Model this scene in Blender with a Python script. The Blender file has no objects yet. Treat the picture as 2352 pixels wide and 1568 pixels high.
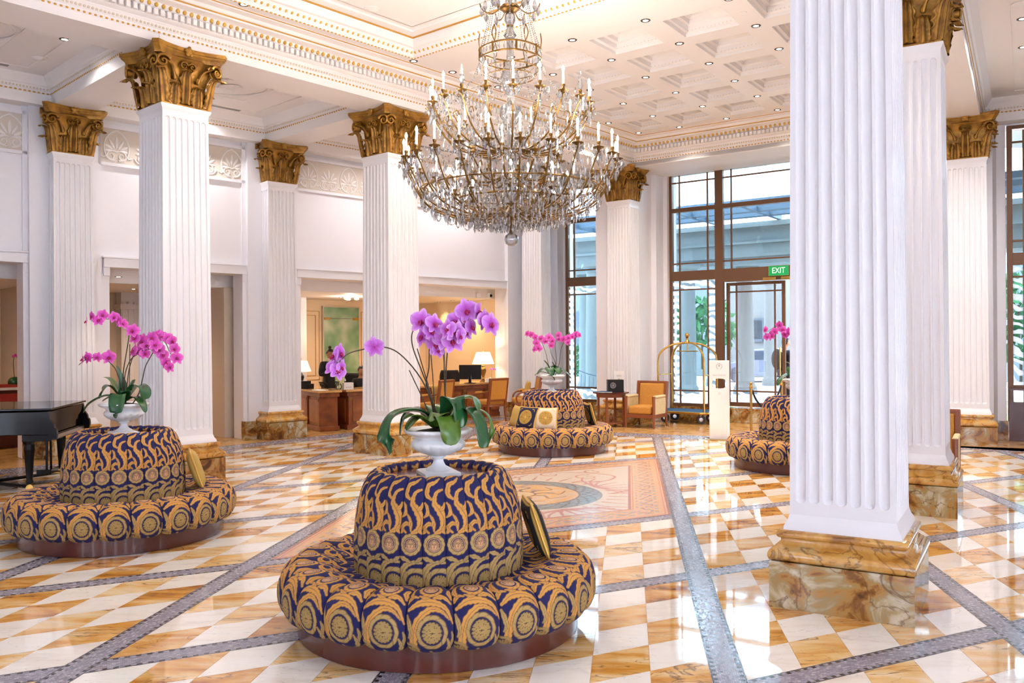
import bpy, math, random
import numpy as np
from mathutils import Vector, Matrix, Euler
from mathutils.geometry import tessellate_polygon
random.seed(7); np.random.seed(7)
R = math.radians; PI = math.pi; sin = math.sin; cos = math.cos
C = bpy.context.scene.collection
SC = bpy.context.scene
# ---------------------------------------------------------------- camera, sky, exposure
FPX = 1960.0; HC = 1.75; RL = 0.0064
cam = bpy.data.cameras.new('camera'); cam.sensor_width = 36.0; cam.lens = 36.0*FPX/2352
cam.clip_start = .05; cam.clip_end = 400
camo = bpy.data.objects.new('camera', cam); C.objects.link(camo)
cr, sr = math.cos(RL), math.sin(RL)
camo.matrix_world = Matrix(((cr, sr, 0, 0), (0, 0, -1, 0), (-sr, cr, 0, HC), (0, 0, 0, 1)))
SC.camera = camo
SC.view_settings.view_transform = 'Standard'; SC.view_settings.look = 'None'
SC.view_settings.gamma = 1.0; SC.view_settings.use_curve_mapping = False
SC.view_settings.exposure = EXPOSURE = 0.93
w = bpy.data.worlds.new('sky'); SC.world = w; w.use_nodes = True
bg = w.node_tree.nodes['Background']; bg.inputs[0].default_value = (.76, .845, 1.0, 1); bg.inputs[1].default_value = 5.0
try:
    SC.cycles.use_denoising = True; SC.cycles.max_bounces = 5; SC.cycles.diffuse_bounces = 3; SC.cycles.glossy_bounces = 2; SC.cycles.use_adaptive_sampling = True; SC.cycles.adaptive_threshold = .16; SC.cycles.adaptive_min_samples = 10
    SC.cycles.transmission_bounces = 2; SC.cycles.transparent_max_bounces = 8; SC.cycles.sample_clamp_indirect = 6
    SC.cycles.caustics_reflective = False; SC.cycles.caustics_refractive = False
except Exception: pass
def lamp(name, kind, loc, energy, color, size=.1, spot=None, rot=(0, 0, 0), blend=.6):
    l = bpy.data.lights.new(name, kind); l.energy = energy; l.color = color
    if kind == 'AREA': l.size = size
    elif kind != 'SUN': l.shadow_soft_size = size
    if spot: l.spot_size = spot; l.spot_blend = blend
    o = bpy.data.objects.new(name, l); C.objects.link(o); o.location = loc; o.rotation_euler = rot
    return o
WARM = (1.0, .86, .72); NEUT = (1.0, .93, .90); WARM2 = (1.0, .70, .42)

# ---------------------------------------------------------------- pixel helpers (a photo point at a known distance or height)
def lv(x, y):
    dx = x-1176; dy = y-784
    return dx-RL*dy, dy+RL*dx
def gz(x, y, z=0.0):
    dx, dy = lv(x, y); Y = (HC-z)*FPX/dy
    return Vector((dx/FPX*Y, Y, z))
def gy(x, y, Y):
    dx, dy = lv(x, y)
    return Vector((dx/FPX*Y, Y, HC-dy/FPX*Y))

# ---------------------------------------------------------------- materials
MATS = {}
def newmat(name):
    m = bpy.data.materials.new(name); m.use_nodes = True
    MATS[name] = m
    return m, m.node_tree.nodes, m.node_tree.links, m.node_tree.nodes['Principled BSDF']
def col4(c): return (c[0], c[1], c[2], 1)
def simple(name, c, rough=.5, metal=0.0, coat=0.0, emit=None, es=0.0, spec=.5, noise=0.0, nscale=8.0, bump=0.0, bscale=60.0, c2=None):
    m, N, L, P = newmat(name)
    P.inputs['Base Color'].default_value = col4(c); P.inputs['Roughness'].default_value = rough
    P.inputs['Metallic'].default_value = metal; P.inputs['Coat Weight'].default_value = coat
    P.inputs['Specular IOR Level'].default_value = spec
    if emit: P.inputs['Emission Color'].default_value = col4(emit); P.inputs['Emission Strength'].default_value = es
    tc = None
    if noise > 0 or c2:
        tc = N.new('ShaderNodeTexCoord'); nt = N.new('ShaderNodeTexNoise'); nt.inputs['Scale'].default_value = nscale; nt.inputs['Detail'].default_value = 5
        L.new(tc.outputs['Object'], nt.inputs['Vector'])
        mx = N.new('ShaderNodeMix'); mx.data_type = 'RGBA'
        cr_ = N.new('ShaderNodeValToRGB'); cr_.color_ramp.elements[0].position = .35; cr_.color_ramp.elements[1].position = .68
        L.new(nt.outputs[0], cr_.inputs[0])
        cc = c2 or tuple(x*(1-noise) for x in c)
        mx.inputs[6].default_value = col4(c); mx.inputs[7].default_value = col4(cc)
        L.new(cr_.outputs[0], mx.inputs[0]); L.new(mx.outputs[2], P.inputs['Base Color'])
    if bump > 0:
        if tc is None: tc = N.new('ShaderNodeTexCoord')
        nb = N.new('ShaderNodeTexNoise'); nb.inputs['Scale'].default_value = bscale; nb.inputs['Detail'].default_value = 3
        L.new(tc.outputs['Object'], nb.inputs['Vector'])
        bp = N.new('ShaderNodeBump'); bp.inputs['Strength'].default_value = bump; bp.inputs['Distance'].default_value = .01
        L.new(nb.outputs[0], bp.inputs['Height']); L.new(bp.outputs[0], P.inputs['Normal'])
    return m
def ramp(N, stops):
    r = N.new('ShaderNodeValToRGB'); e = r.color_ramp.elements
    while len(e) < len(stops): e.new(.5)
    for k, (p, c) in enumerate(stops): e[k].position = p; e[k].color = col4(c)
    return r
def mathn(N, L, op, a, b=None, c=None):
    n = N.new('ShaderNodeMath'); n.operation = op
    for k, x in enumerate((a, b, c)):
        if x is None: continue
        if isinstance(x, (int, float)): n.inputs[k].default_value = x
        else: L.new(x, n.inputs[k])
    return n.outputs[0]
def mixc(N, L, f, a, b):
    n = N.new('ShaderNodeMix'); n.data_type = 'RGBA'
    for i, x in ((0, f), (6, a), (7, b)):
        if isinstance(x, (int, float)): n.inputs[i].default_value = x
        elif isinstance(x, tuple): n.inputs[i].default_value = col4(x)
        else: L.new(x, n.inputs[i])
    return n.outputs[2]

simple('wall_paint', (.85, .84, .89), .55)
simple('column_paint', (.82, .81, .85), .30)
simple('ceiling_paint', (.88, .85, .85), .6)
simple('coffer_paint', (.84, .75, .68), .6)
simple('ornament_cream', (.80, .71, .58), .6, noise=.25, nscale=70, bump=.5, bscale=90)
simple('frieze_ground', (.68, .61, .54), .65)
simple('relief_white', (.82, .78, .76), .5)
simple('gold_line', (.62, .33, .06), .35, .5)
simple('gold_egg', (.70, .42, .09), .35, .45)
simple('room_cream', (.88, .70, .47), .6)
simple('room_beige', (.66, .55, .44), .65)
def capital_gold():
    m, N, L, P = newmat('capital_gold')
    tc = N.new('ShaderNodeTexCoord'); nt = N.new('ShaderNodeTexNoise'); nt.inputs['Scale'].default_value = 8; nt.inputs['Detail'].default_value = 5; L.new(tc.outputs['Object'], nt.inputs['Vector'])
    a = ramp(N, [(.32, (.22, .10, .018)), (.62, (.47, .235, .035))]); L.new(nt.outputs[0], a.inputs[0])
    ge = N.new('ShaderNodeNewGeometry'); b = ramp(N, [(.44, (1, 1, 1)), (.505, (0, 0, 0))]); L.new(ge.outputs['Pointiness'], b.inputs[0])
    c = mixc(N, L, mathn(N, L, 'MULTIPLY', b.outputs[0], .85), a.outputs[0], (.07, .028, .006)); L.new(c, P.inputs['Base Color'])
    P.inputs['Roughness'].default_value = .38; P.inputs['Metallic'].default_value = .5
    nb = N.new('ShaderNodeTexNoise'); nb.inputs['Scale'].default_value = 40; L.new(tc.outputs['Object'], nb.inputs['Vector']); bp = N.new('ShaderNodeBump'); bp.inputs['Strength'].default_value = .4; bp.inputs['Distance'].default_value = .008; L.new(nb.outputs[0], bp.inputs['Height']); L.new(bp.outputs[0], P.inputs['Normal'])

simple('mahogany', (.095, .014, .010), .22, coat=.3, noise=.3, nscale=3)
simple('walnut', (.30, .080, .020), .32, coat=.3, c2=(.15, .035, .010), nscale=5)
simple('walnut_light', (.40, .125, .030), .32, coat=.3, c2=(.22, .055, .014), nscale=4)
simple('chair_wood', (.24, .065, .02), .32, coat=.3)
simple('amber_fabric', (.62, .29, .05), .8, c2=(.50, .22, .035), nscale=60, bump=.2, bscale=300)
simple('cream_fabric', (.72, .62, .38), .8, c2=(.62, .50, .26), nscale=30)
simple('bronze_frame', (.17, .085, .045), .42, .35)
simple('brass', (.62, .38, .10), .18, .95)
simple('antique_brass', (.27, .145, .035), .34, .7, noise=.5, nscale=12)
simple('steel', (.62, .63, .66), .25, .9)
simple('black_lacquer', (.006, .006, .008), .08, coat=.0, spec=.2)
simple('black_plastic', (.006, .006, .007), .4, spec=.3)
simple('black_cloth', (.010, .010, .013), .8)
simple('dark_jacket', (.006, .008, .018), .8)
simple('navy_carpet', (.015, .09, .20), .9)
simple('rubber', (.06, .06, .075), .6)
simple('urn_white', (.80, .81, .83), .35, bump=.15, bscale=40)
simple('card_white', (.88, .86, .86), .45)
simple('paper', (.9, .9, .9), .6)
simple('grey_print', (.42, .42, .44), .6)
simple('shade', (.95, .86, .66), .6, emit=(1, .78, .45), es=1.1)
simple('shade_white', (.95, .92, .90), .6, emit=(1, .9, .8), es=.5)
simple('sconce_glass', (1, .9, .7), .5, emit=(1, .82, .55), es=7)
simple('lamp_disc', (1, 1, 1), .5, emit=(1, .93, .8), es=14)
simple('downlight_trim', (.10, .07, .05), .4, .5)
simple('bulb_glow', (1, .9, .7), .5, emit=(1, .85, .6), es=9)
simple('candle_tube', (.80, .80, .84), .25, emit=(.9, .9, 1), es=.15)
simple('exit_green', (.0, .30, .08), .4, emit=(0, .38, .10), es=.2)
simple('exit_white', (.9, .9, .9), .4, emit=(1, 1, 1), es=.35)
simple('vent_grey', (.30, .28, .28), .6)
simple('skin_tan', (.42, .20, .11), .5)
simple('skin_fair', (.60, .34, .24), .5)
simple('hair_black', (.010, .008, .008), .4)
simple('scarf', (.62, .35, .25), .7, c2=(.8, .8, .8), nscale=90)
simple('leaf_green', (.035, .12, .012), .28, coat=.15, c2=(.11, .20, .018), nscale=9)
simple('leaf_dark', (.008, .07, .028), .25, coat=.2, c2=(.02, .11, .02), nscale=7)
simple('stem_dark', (.05, .035, .02), .5)
simple('stem_green', (.07, .10, .03), .5)
simple('petal_lilac', (.60, .19, .66), .5, c2=(.64, .30, .76), nscale=14)
simple('petal_pink', (.74, .075, .46), .5, c2=(.82, .25, .58), nscale=20)
simple('petal_throat', (.42, .005, .10), .5)
simple('bud', (.07, .01, .02), .5)
simple('bark', (.05, .028, .012), .9, bump=1, bscale=60)
simple('sand_marble', (.72, .42, .15), .15, c2=(.55, .28, .08), nscale=4)
simple('green_door', (.50, .55, .10), .5)
simple('print_dark', (.09, .10, .03), .6)
simple('red_cloth', (.42, .03, .015), .6)
simple('yellow_panel', (.70, .42, .04), .5)
simple('asphalt', (.75, .75, .75), .8)
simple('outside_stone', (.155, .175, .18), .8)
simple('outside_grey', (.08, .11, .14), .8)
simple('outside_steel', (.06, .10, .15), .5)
simple('bush', (.02, .09, .035), .8, c2=(.05, .18, .06), nscale=6)
simple('car_paint', (.16, .18, .25), .3, coat=.3)
simple('car_glass', (.05, .07, .1), .1)
simple('mosaic_base', (.5, .45, .42), .2)
simple('grout', (.35, .27, .2), .6)
simple('rope_blue', (.01, .02, .05), .8)

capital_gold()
def glassy(name, tint, refl=.10, rough=.0, diffuse=0.0):
    m, N, L, P = newmat(name)
    out = N['Material Output']
    t = N.new('ShaderNodeBsdfTransparent'); t.inputs[0].default_value = col4(tint)
    g = N.new('ShaderNodeBsdfGlossy'); g.inputs['Roughness'].default_value = rough
    fr = N.new('ShaderNodeFresnel'); fr.inputs[0].default_value = 1.45
    f = mathn(N, L, 'ADD', fr.outputs[0], refl)
    mx = N.new('ShaderNodeMixShader'); L.new(f, mx.inputs[0]); L.new(t.outputs[0], mx.inputs[1]); L.new(g.outputs[0], mx.inputs[2])
    sh = mx.outputs[0]
    if diffuse > 0:
        d = N.new('ShaderNodeBsdfDiffuse'); d.inputs[0].default_value = (.9, .93, .97, 1)
        m2 = N.new('ShaderNodeMixShader'); m2.inputs[0].default_value = diffuse
        L.new(sh, m2.inputs[1]); L.new(d.outputs[0], m2.inputs[2]); sh = m2.outputs[0]
    L.new(sh, out.inputs[0])
    return m
glassy('window_glass', (.78, .90, .93), .0)
glassy('clear_glass', (.93, .95, .95), .04)
glassy('crystal', (.74, .75, .80), .38, .05, .09)
glassy('crystal_bright', (.80, .81, .85), .30, .04, .08)
def etched():
    m, N, L, P = newmat('etched_glass'); out = N['Material Output']
    tc = N.new('ShaderNodeTexCoord'); wv = N.new('ShaderNodeTexWave'); wv.inputs['Scale'].default_value = 4.0; wv.inputs['Distortion'].default_value = 6
    wv.inputs['Detail'].default_value = 1; wv.bands_direction = 'DIAGONAL'
    L.new(tc.outputs['Object'], wv.inputs['Vector'])
    t = N.new('ShaderNodeBsdfTransparent'); t.inputs[0].default_value = (.78, .87, .9, 1)
    d = N.new('ShaderNodeBsdfTranslucent'); d.inputs[0].default_value = (.9, .95, 1, 1)
    r = ramp(N, [(.45, (0, 0, 0)), (.6, (1, 1, 1))]); L.new(wv.outputs[0], r.inputs[0])
    f = mathn(N, L, 'MULTIPLY', r.outputs[0], .6)
    mx = N.new('ShaderNodeMixShader'); L.new(f, mx.inputs[0]); L.new(t.outputs[0], mx.inputs[1]); L.new(d.outputs[0], mx.inputs[2])
    L.new(mx.outputs[0], out.inputs[0])
etched()
def frosted():
    m, N, L, P = newmat('frosted_green')
    tc = N.new('ShaderNodeTexCoord'); nt = N.new('ShaderNodeTexNoise'); nt.inputs['Scale'].default_value = 1.6; nt.inputs['Detail'].default_value = 2
    L.new(tc.outputs['Object'], nt.inputs['Vector'])
    r = ramp(N, [(.3, (.05, .22, .09)), (.5, (.25, .42, .24)), (.72, (.62, .72, .55))]); L.new(nt.outputs[0], r.inputs[0])
    L.new(r.outputs[0], P.inputs['Base Color']); P.inputs['Roughness'].default_value = .22
frosted()

def seed_pos(N, L, k=37.0):
    """object random + per-piece attribute, added to the position so that every slab is cut from another place"""
    oi = N.new('ShaderNodeObjectInfo'); at = N.new('ShaderNodeAttribute'); at.attribute_name = 'rnd'
    s = mathn(N, L, 'ADD', oi.outputs['Random'], at.outputs['Fac'])
    ge = N.new('ShaderNodeNewGeometry')
    cb = N.new('ShaderNodeCombineXYZ')
    L.new(mathn(N, L, 'MULTIPLY', s, k), cb.inputs[0]); L.new(mathn(N, L, 'MULTIPLY', s, k*1.7), cb.inputs[1]); L.new(mathn(N, L, 'MULTIPLY', s, k*.6), cb.inputs[2])
    va = N.new('ShaderNodeVectorMath'); va.operation = 'ADD'; L.new(ge.outputs['Position'], va.inputs[0]); L.new(cb.outputs[0], va.inputs[1])
    return va.outputs[0], s
def marble_floor(name, stops, vein, vein_w, sc=2.4, streak=True, dark=None):
    m, N, L, P = newmat(name)
    pos, s = seed_pos(N, L)
    mp = N.new('ShaderNodeMapping'); mp.inputs['Rotation'].default_value = (0, 0, R(-28)); mp.inputs['Scale'].default_value = (1.0, 3.6, 1) if streak else (1, 1, 1)
    L.new(pos, mp.inputs[0])
    nt = N.new('ShaderNodeTexNoise'); nt.inputs['Scale'].default_value = sc; nt.inputs['Detail'].default_value = 6; nt.inputs['Roughness'].default_value = .6; nt.inputs['Distortion'].default_value = .5
    L.new(mp.outputs[0], nt.inputs['Vector'])
    # shift the ramp with the seed: some slabs pale, some deep
    sh = mathn(N, L, 'MULTIPLY', mathn(N, L, 'SUBTRACT', mathn(N, L, 'FRACT', mathn(N, L, 'MULTIPLY', s, 7.31)), .5), .22)
    f = mathn(N, L, 'ADD', nt.outputs[0], sh)
    r = ramp(N, stops); L.new(f, r.inputs[0])
    n2 = N.new('ShaderNodeTexNoise'); n2.inputs['Scale'].default_value = 1.5; n2.inputs['Detail'].default_value = 5; n2.inputs['Distortion'].default_value = 1.2
    L.new(mp.outputs[0], n2.inputs['Vector'])
    d = mathn(N, L, 'ABSOLUTE', mathn(N, L, 'SUBTRACT', n2.outputs[0], .5))
    v = ramp(N, [(0.0, (1, 1, 1)), (vein_w, (0, 0, 0))]); L.new(d, v.inputs[0])
    vf = mathn(N, L, 'MULTIPLY', v.outputs[0], .55)
    c = mixc(N, L, vf, r.outputs[0], vein)
    if dark:
        n3 = N.new('ShaderNodeTexNoise'); n3.inputs['Scale'].default_value = .9; n3.inputs['Detail'].default_value = 5; n3.inputs['Distortion'].default_value = 2.0
        L.new(mp.outputs[0], n3.inputs['Vector'])
        d3 = mathn(N, L, 'ABSOLUTE', mathn(N, L, 'SUBTRACT', n3.outputs[0], .42))
        v3 = ramp(N, [(0.0, (1, 1, 1)), (.012, (0, 0, 0))]); L.new(d3, v3.inputs[0])
        c = mixc(N, L, mathn(N, L, 'MULTIPLY', v3.outputs[0], .8), c, dark)
    L.new(c, P.inputs['Base Color'])
    P.inputs['Roughness'].default_value = .045; P.inputs['Specular IOR Level'].default_value = .62
    P.inputs['Coat Weight'].default_value = .25; P.inputs['Coat Roughness'].default_value = .02
    return m
marble_floor('marble_white', [(.30, (.84, .76, .67)), (.50, (.94, .88, .80)), (.70, (.96, .92, .86))], (.50, .46, .46), .006)
marble_floor('marble_sienna', [(.28, (.40, .14, .02)), (.41, (.68, .31, .05)), (.53, (.82, .49, .17)), (.70, (.90, .71, .44))], (.42, .20, .06), .008, sc=1.9, dark=(.10, .05, .035))
def marble_base(name, stops, dark=(.10, .035, .010), vw=.022):
    m, N, L, P = newmat(name)
    pos, s = seed_pos(N, L, 11)
    nt = N.new('ShaderNodeTexNoise'); nt.inputs['Scale'].default_value = 3.2; nt.inputs['Detail'].default_value = 5; nt.inputs['Distortion'].default_value = 1.4; nt.inputs['Roughness'].default_value = .58
    L.new(pos, nt.inputs['Vector'])
    r = ramp(N, stops); L.new(nt.outputs[0], r.inputs[0])
    n2 = N.new('ShaderNodeTexNoise'); n2.inputs['Scale'].default_value = 2.1; n2.inputs['Detail'].default_value = 5; n2.inputs['Distortion'].default_value = 2.2
    L.new(pos, n2.inputs['Vector'])
    d = mathn(N, L, 'ABSOLUTE', mathn(N, L, 'SUBTRACT', n2.outputs[0], .5))
    v = ramp(N, [(0.0, (1, 1, 1)), (.022, (0, 0, 0))]); L.new(d, v.inputs[0])
    c = mixc(N, L, mathn(N, L, 'MULTIPLY', v.outputs[0], .75), r.outputs[0], dark)
    L.new(c, P.inputs['Base Color']); P.inputs['Roughness'].default_value = .10; P.inputs['Coat Weight'].default_value = .3; P.inputs['Coat Roughness'].default_value = .04
marble_base('marble_column', [(.32, (.07, .022, .006)), (.43, (.24, .095, .02)), (.49, (.44, .22, .055)), (.545, (.36, .25, .10)), (.60, (.50, .40, .24)), (.70, (.64, .57, .44))])
marble_base('marble_moulding', [(.30, (.22, .08, .015)), (.42, (.52, .24, .045)), (.54, (.66, .36, .09)), (.66, (.58, .42, .20)), (.78, (.72, .58, .36))], (.16, .06, .015), .015)
def mosaic_band():
    m, N, L, P = newmat('mosaic_band')
    uv = N.new('ShaderNodeUVMap'); uv.uv_map = 'UVMap'
    sx = N.new('ShaderNodeSeparateXYZ'); L.new(uv.outputs[0], sx.inputs[0])
    u, v = sx.outputs[0], sx.outputs[1]           # metres along, -1..1 across
    br = N.new('ShaderNodeTexBrick'); br.inputs['Scale'].default_value = 1.0
    br.inputs['Brick Width'].default_value = .022; br.inputs['Row Height'].default_value = .0115; br.inputs['Mortar Size'].default_value = .0012
    br.inputs['Color1'].default_value = (.44, .42, .49, 1); br.inputs['Color2'].default_value = (.20, .19, .25, 1); br.inputs['Mortar'].default_value = (.22, .20, .24, 1); br.inputs['Bias'].default_value = -.1
    cb = N.new('ShaderNodeCombineXYZ'); L.new(u, cb.inputs[0]); L.new(mathn(N, L, 'MULTIPLY', v, .09), cb.inputs[1]); L.new(cb.outputs[0], br.inputs['Vector'])
    av = mathn(N, L, 'ABSOLUTE', v)
    tooth = mathn(N, L, 'GREATER_THAN', mathn(N, L, 'FRACT', mathn(N, L, 'MULTIPLY', u, 1/.058)), .52)
    zone = mathn(N, L, 'MULTIPLY', mathn(N, L, 'GREATER_THAN', av, .66), mathn(N, L, 'LESS_THAN', av, .88))
    line = mathn(N, L, 'MULTIPLY', mathn(N, L, 'GREATER_THAN', av, .90), mathn(N, L, 'LESS_THAN', av, .965))
    f = mathn(N, L, 'MAXIMUM', mathn(N, L, 'MULTIPLY', tooth, zone), line)
    c = mixc(N, L, mathn(N, L, 'MULTIPLY', f, .93), br.outputs[0], (.02, .02, .02))
    L.new(c, P.inputs['Base Color'])
    bp = N.new('ShaderNodeBump'); bp.inputs['Strength'].default_value = .35; bp.inputs['Distance'].default_value = .002
    nz = N.new('ShaderNodeTexWhiteNoise'); 
    sc = N.new('ShaderNodeVectorMath'); sc.operation = 'SNAP'; L.new(cb.outputs[0], sc.inputs[0]); sc.inputs[1].default_value = (.022, .0115, 1); L.new(sc.outputs[0], nz.inputs['Vector'])
    L.new(nz.outputs[0], bp.inputs['Height']); L.new(bp.outputs[0], P.inputs['Normal'])
    rr = ramp(N, [(0, (.08, .08, .08)), (1, (.30, .30, .30))]); L.new(nz.outputs[0], rr.inputs[0]); L.new(rr.outputs[0], P.inputs['Roughness'])
mosaic_band()
def vcol(name, rough, bump=.0, bscale=400, sheen=0.0, coat=0.0):
    m, N, L, P = newmat(name)
    a = N.new('ShaderNodeAttribute'); a.attribute_name = 'Col'; L.new(a.outputs['Color'], P.inputs['Base Color'])
    P.inputs['Roughness'].default_value = rough; P.inputs['Sheen Weight'].default_value = sheen; P.inputs['Coat Weight'].default_value = coat
    if bump:
        tc = N.new('ShaderNodeTexCoord'); nb = N.new('ShaderNodeTexNoise'); nb.inputs['Scale'].default_value = bscale
        L.new(tc.outputs['Object'], nb.inputs['Vector']); bp = N.new('ShaderNodeBump'); bp.inputs['Strength'].default_value = bump; bp.inputs['Distance'].default_value = .004
        L.new(nb.outputs[0], bp.inputs['Height']); L.new(bp.outputs[0], P.inputs['Normal'])
vcol('woven_fabric', .85, .3, 350, 0)
vcol('orchid_petal', .5)
vcol('mosaic_picture', .12, .12, 260, coat=.15)
M = MATS

# ---------------------------------------------------------------- mesh builder
class MB:
    def __init__(s): s.v = []; s.f = []; s.m = []; s.T = None
    def add(s, vs, fs, m=0, T=None):
        b = len(s.v)
        for p in vs:
            p = Vector(p)
            if T is not None: p = T @ p
            if s.T is not None: p = s.T @ p
            s.v.append((p[0], p[1], p[2]))
        for f in fs: s.f.append(tuple(b+i for i in f)); s.m.append(m)
        return s
    def box(s, x0, y0, z0, x1, y1, z1, m=0, T=None):
        return s.add([(x0, y0, z0), (x1, y0, z0), (x1, y1, z0), (x0, y1, z0), (x0, y0, z1), (x1, y0, z1), (x1, y1, z1), (x0, y1, z1)],
                     [(0, 3, 2, 1), (4, 5, 6, 7), (0, 1, 5, 4), (1, 2, 6, 5), (2, 3, 7, 6), (3, 0, 4, 7)], m, T)
    def prism(s, poly, z0, z1, m=0, T=None):
        n = len(poly); a = sum(poly[i][0]*poly[(i+1) % n][1]-poly[(i+1) % n][0]*poly[i][1] for i in range(n))
        if a < 0: poly = poly[::-1]
        vs = [(p[0], p[1], z0) for p in poly]+[(p[0], p[1], z1) for p in poly]
        fs = [(i, (i+1) % n, n+(i+1) % n, n+i) for i in range(n)]+[tuple(range(n-1, -1, -1)), tuple(range(n, 2*n))]
        return s.add(vs, fs, m, T)
    def lathe(s, prof, n=24, m=0, T=None, rf=None, a0=0, a1=2*PI, cap=True):
        full = abs(a1-a0-2*PI) < 1e-6; k = n if full else n+1; vs = []; fs = []
        for r, z in prof:
            for j in range(k):
                a = a0+(a1-a0)*j/n; rr = r*(rf(a, z) if rf else 1); vs.append((rr*cos(a), rr*sin(a), z))
        for i in range(len(prof)-1):
            for j in range(n):
                j2 = (j+1) % k
                fs.append((i*k+j, i*k+j2, (i+1)*k+j2, (i+1)*k+j))
        if cap and full:
            if prof[0][0] > 1e-5: fs.append(tuple(range(k-1, -1, -1)))
            if prof[-1][0] > 1e-5: fs.append(tuple((len(prof)-1)*k+j for j in range(k)))
        return s.add(vs, fs, m, T)
    def sqlathe(s, prof, hx, hy, m=0, T=None, cap=True):
        """rectangular mouldings: prof = (offset from the core rectangle, z)"""
        vs = []; fs = []
        for o, z in prof: vs += [(-hx-o, -hy-o, z), (hx+o, -hy-o, z), (hx+o, hy+o, z), (-hx-o, hy+o, z)]
        for i in range(len(prof)-1):
            for j in range(4): fs.append((4*i+j, 4*i+(j+1) % 4, 4*i+4+(j+1) % 4, 4*i+4+j))
        if cap: fs.append((3, 2, 1, 0)); b = 4*len(prof)-4; fs.append((b, b+1, b+2, b+3))
        return s.add(vs, fs, m, T)
    def tube(s, pts, r, n=8, m=0, T=None, cap=True):
        pts = [Vector(p) for p in pts]; K = len(pts)
        rs = r if isinstance(r, (list, tuple)) else [r]*K
        vs = []; fs = []; up = None
        for i, p in enumerate(pts):
            t = (pts[min(i+1, K-1)]-pts[max(i-1, 0)])
            t = t.normalized() if t.length > 1e-9 else Vector((0, 0, 1))
            if up is None: up = Vector((0, 0, 1)) if abs(t.z) < .9 else Vector((1, 0, 0))
            a = t.cross(up)
            if a.length < 1e-6: a = t.orthogonal()
            a.normalize(); b = a.cross(t).normalized(); up = b
            for j in range(n):
                an = 2*PI*j/n; vs.append(p+(a*cos(an)+b*sin(an))*rs[i])
        for i in range(K-1):
            for j in range(n): fs.append((i*n+j, (i+1)*n+j, (i+1)*n+(j+1) % n, i*n+(j+1) % n))
        if cap: fs.append(tuple(range(n))); fs.append(tuple((K-1)*n+n-1-j for j in range(n)))
        return s.add(vs, fs, m, T)
    def ball(s, c, r, nu=12, nv=8, m=0, T=None, fn=None):
        if not isinstance(r, (tuple, list)): r = (r, r, r)
        vs = [(0, 0, -1)]; fs = []
        for i in range(1, nv):
            ph = -PI/2+PI*i/nv
            for j in range(nu): vs.append((cos(ph)*cos(2*PI*j/nu), cos(ph)*sin(2*PI*j/nu), sin(ph)))
        vs.append((0, 0, 1))
        if fn: vs = [fn(Vector(p)) for p in vs]
        vs = [(c[0]+p[0]*r[0], c[1]+p[1]*r[1], c[2]+p[2]*r[2]) for p in vs]
        for j in range(nu): fs.append((0, 1+(j+1) % nu, 1+j))
        for i in range(nv-2):
            for j in range(nu): a = 1+i*nu; fs.append((a+j, a+(j+1) % nu, a+nu+(j+1) % nu, a+nu+j))
        b = 1+(nv-2)*nu
        for j in range(nu): fs.append((b+j, b+(j+1) % nu, len(vs)-1))
        return s.add(vs, fs, m, T)
    def drop(s, c, r, h, n=6, m=0, T=None):
        """faceted crystal drop hanging below c"""
        vs = [(c[0], c[1], c[2])]; fs = []
        for k, (rr, zz) in enumerate(((.45, -.25), (1, -.62))):
            for j in range(n): a = 2*PI*(j+.5*k)/n; vs.append((c[0]+r*rr*cos(a), c[1]+r*rr*sin(a), c[2]+h*zz))
        vs.append((c[0], c[1], c[2]-h))
        for j in range(n):
            j2 = (j+1) % n
            fs += [(0, 1+j, 1+j2), (1+j, 1+n+j, 1+j2), (1+j2, 1+n+j, 1+n+j2), (1+n+j, 2*n+1, 1+n+j2)]
        return s.add(vs, fs, m, T)
    def grid(s, P, nu, nv, m=0, T=None, closeu=False):
        vs = [P(i/(nu-1 if not closeu else nu), j/(nv-1)) for j in range(nv) for i in range(nu)]; fs = []
        for j in range(nv-1):
            for i in range(nu if closeu else nu-1): fs.append((j*nu+i, j*nu+(i+1) % nu, (j+1)*nu+(i+1) % nu, (j+1)*nu+i))
        return s.add(vs, fs, m, T)
    def mesh(s, name, smooth=None):
        me = bpy.data.meshes.new(name); me.from_pydata(s.v, [], s.f)
        if smooth is not None:
            me.polygons.foreach_set('use_smooth', [True]*len(s.f))
            if smooth < 180:
                try: me.set_sharp_from_angle(angle=R(smooth))
                except Exception: pass
        if any(s.m): me.polygons.foreach_set('material_index', s.m)
        me.update(); return me
    def build(s, name, mat, parent=None, smooth=None, loc=None, rot=None, bevel=0, solid=0, sub=0):
        me = s.mesh(name, smooth); return link(name, me, mat, parent, loc, rot, bevel, solid, sub)
def link(name, me, mat, parent=None, loc=None, rot=None, bevel=0, solid=0, sub=0):
    if not me.materials:
        for q in (mat if isinstance(mat, (list, tuple)) else [mat]): me.materials.append(M[q] if isinstance(q, str) else q)
    o = bpy.data.objects.new(name, me); C.objects.link(o)
    if parent: o.parent = parent
    if loc is not None: o.location = loc
    if rot is not None: o.rotation_euler = rot if isinstance(rot, (tuple, list, Euler)) else (0, 0, rot)
    if solid: q = o.modifiers.new('s', 'SOLIDIFY'); q.thickness = solid; q.offset = 0
    if sub: q = o.modifiers.new('d', 'SUBSURF'); q.levels = sub; q.render_levels = sub
    if bevel: q = o.modifiers.new('b', 'BEVEL'); q.width = bevel; q.segments = 2; q.limit_method = 'ANGLE'
    return o
def tag(o, label, cat, group=None, kind=None):
    o['label'] = label; o['category'] = cat
    if group: o['group'] = group
    if kind: o['kind'] = kind
    return o
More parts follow.
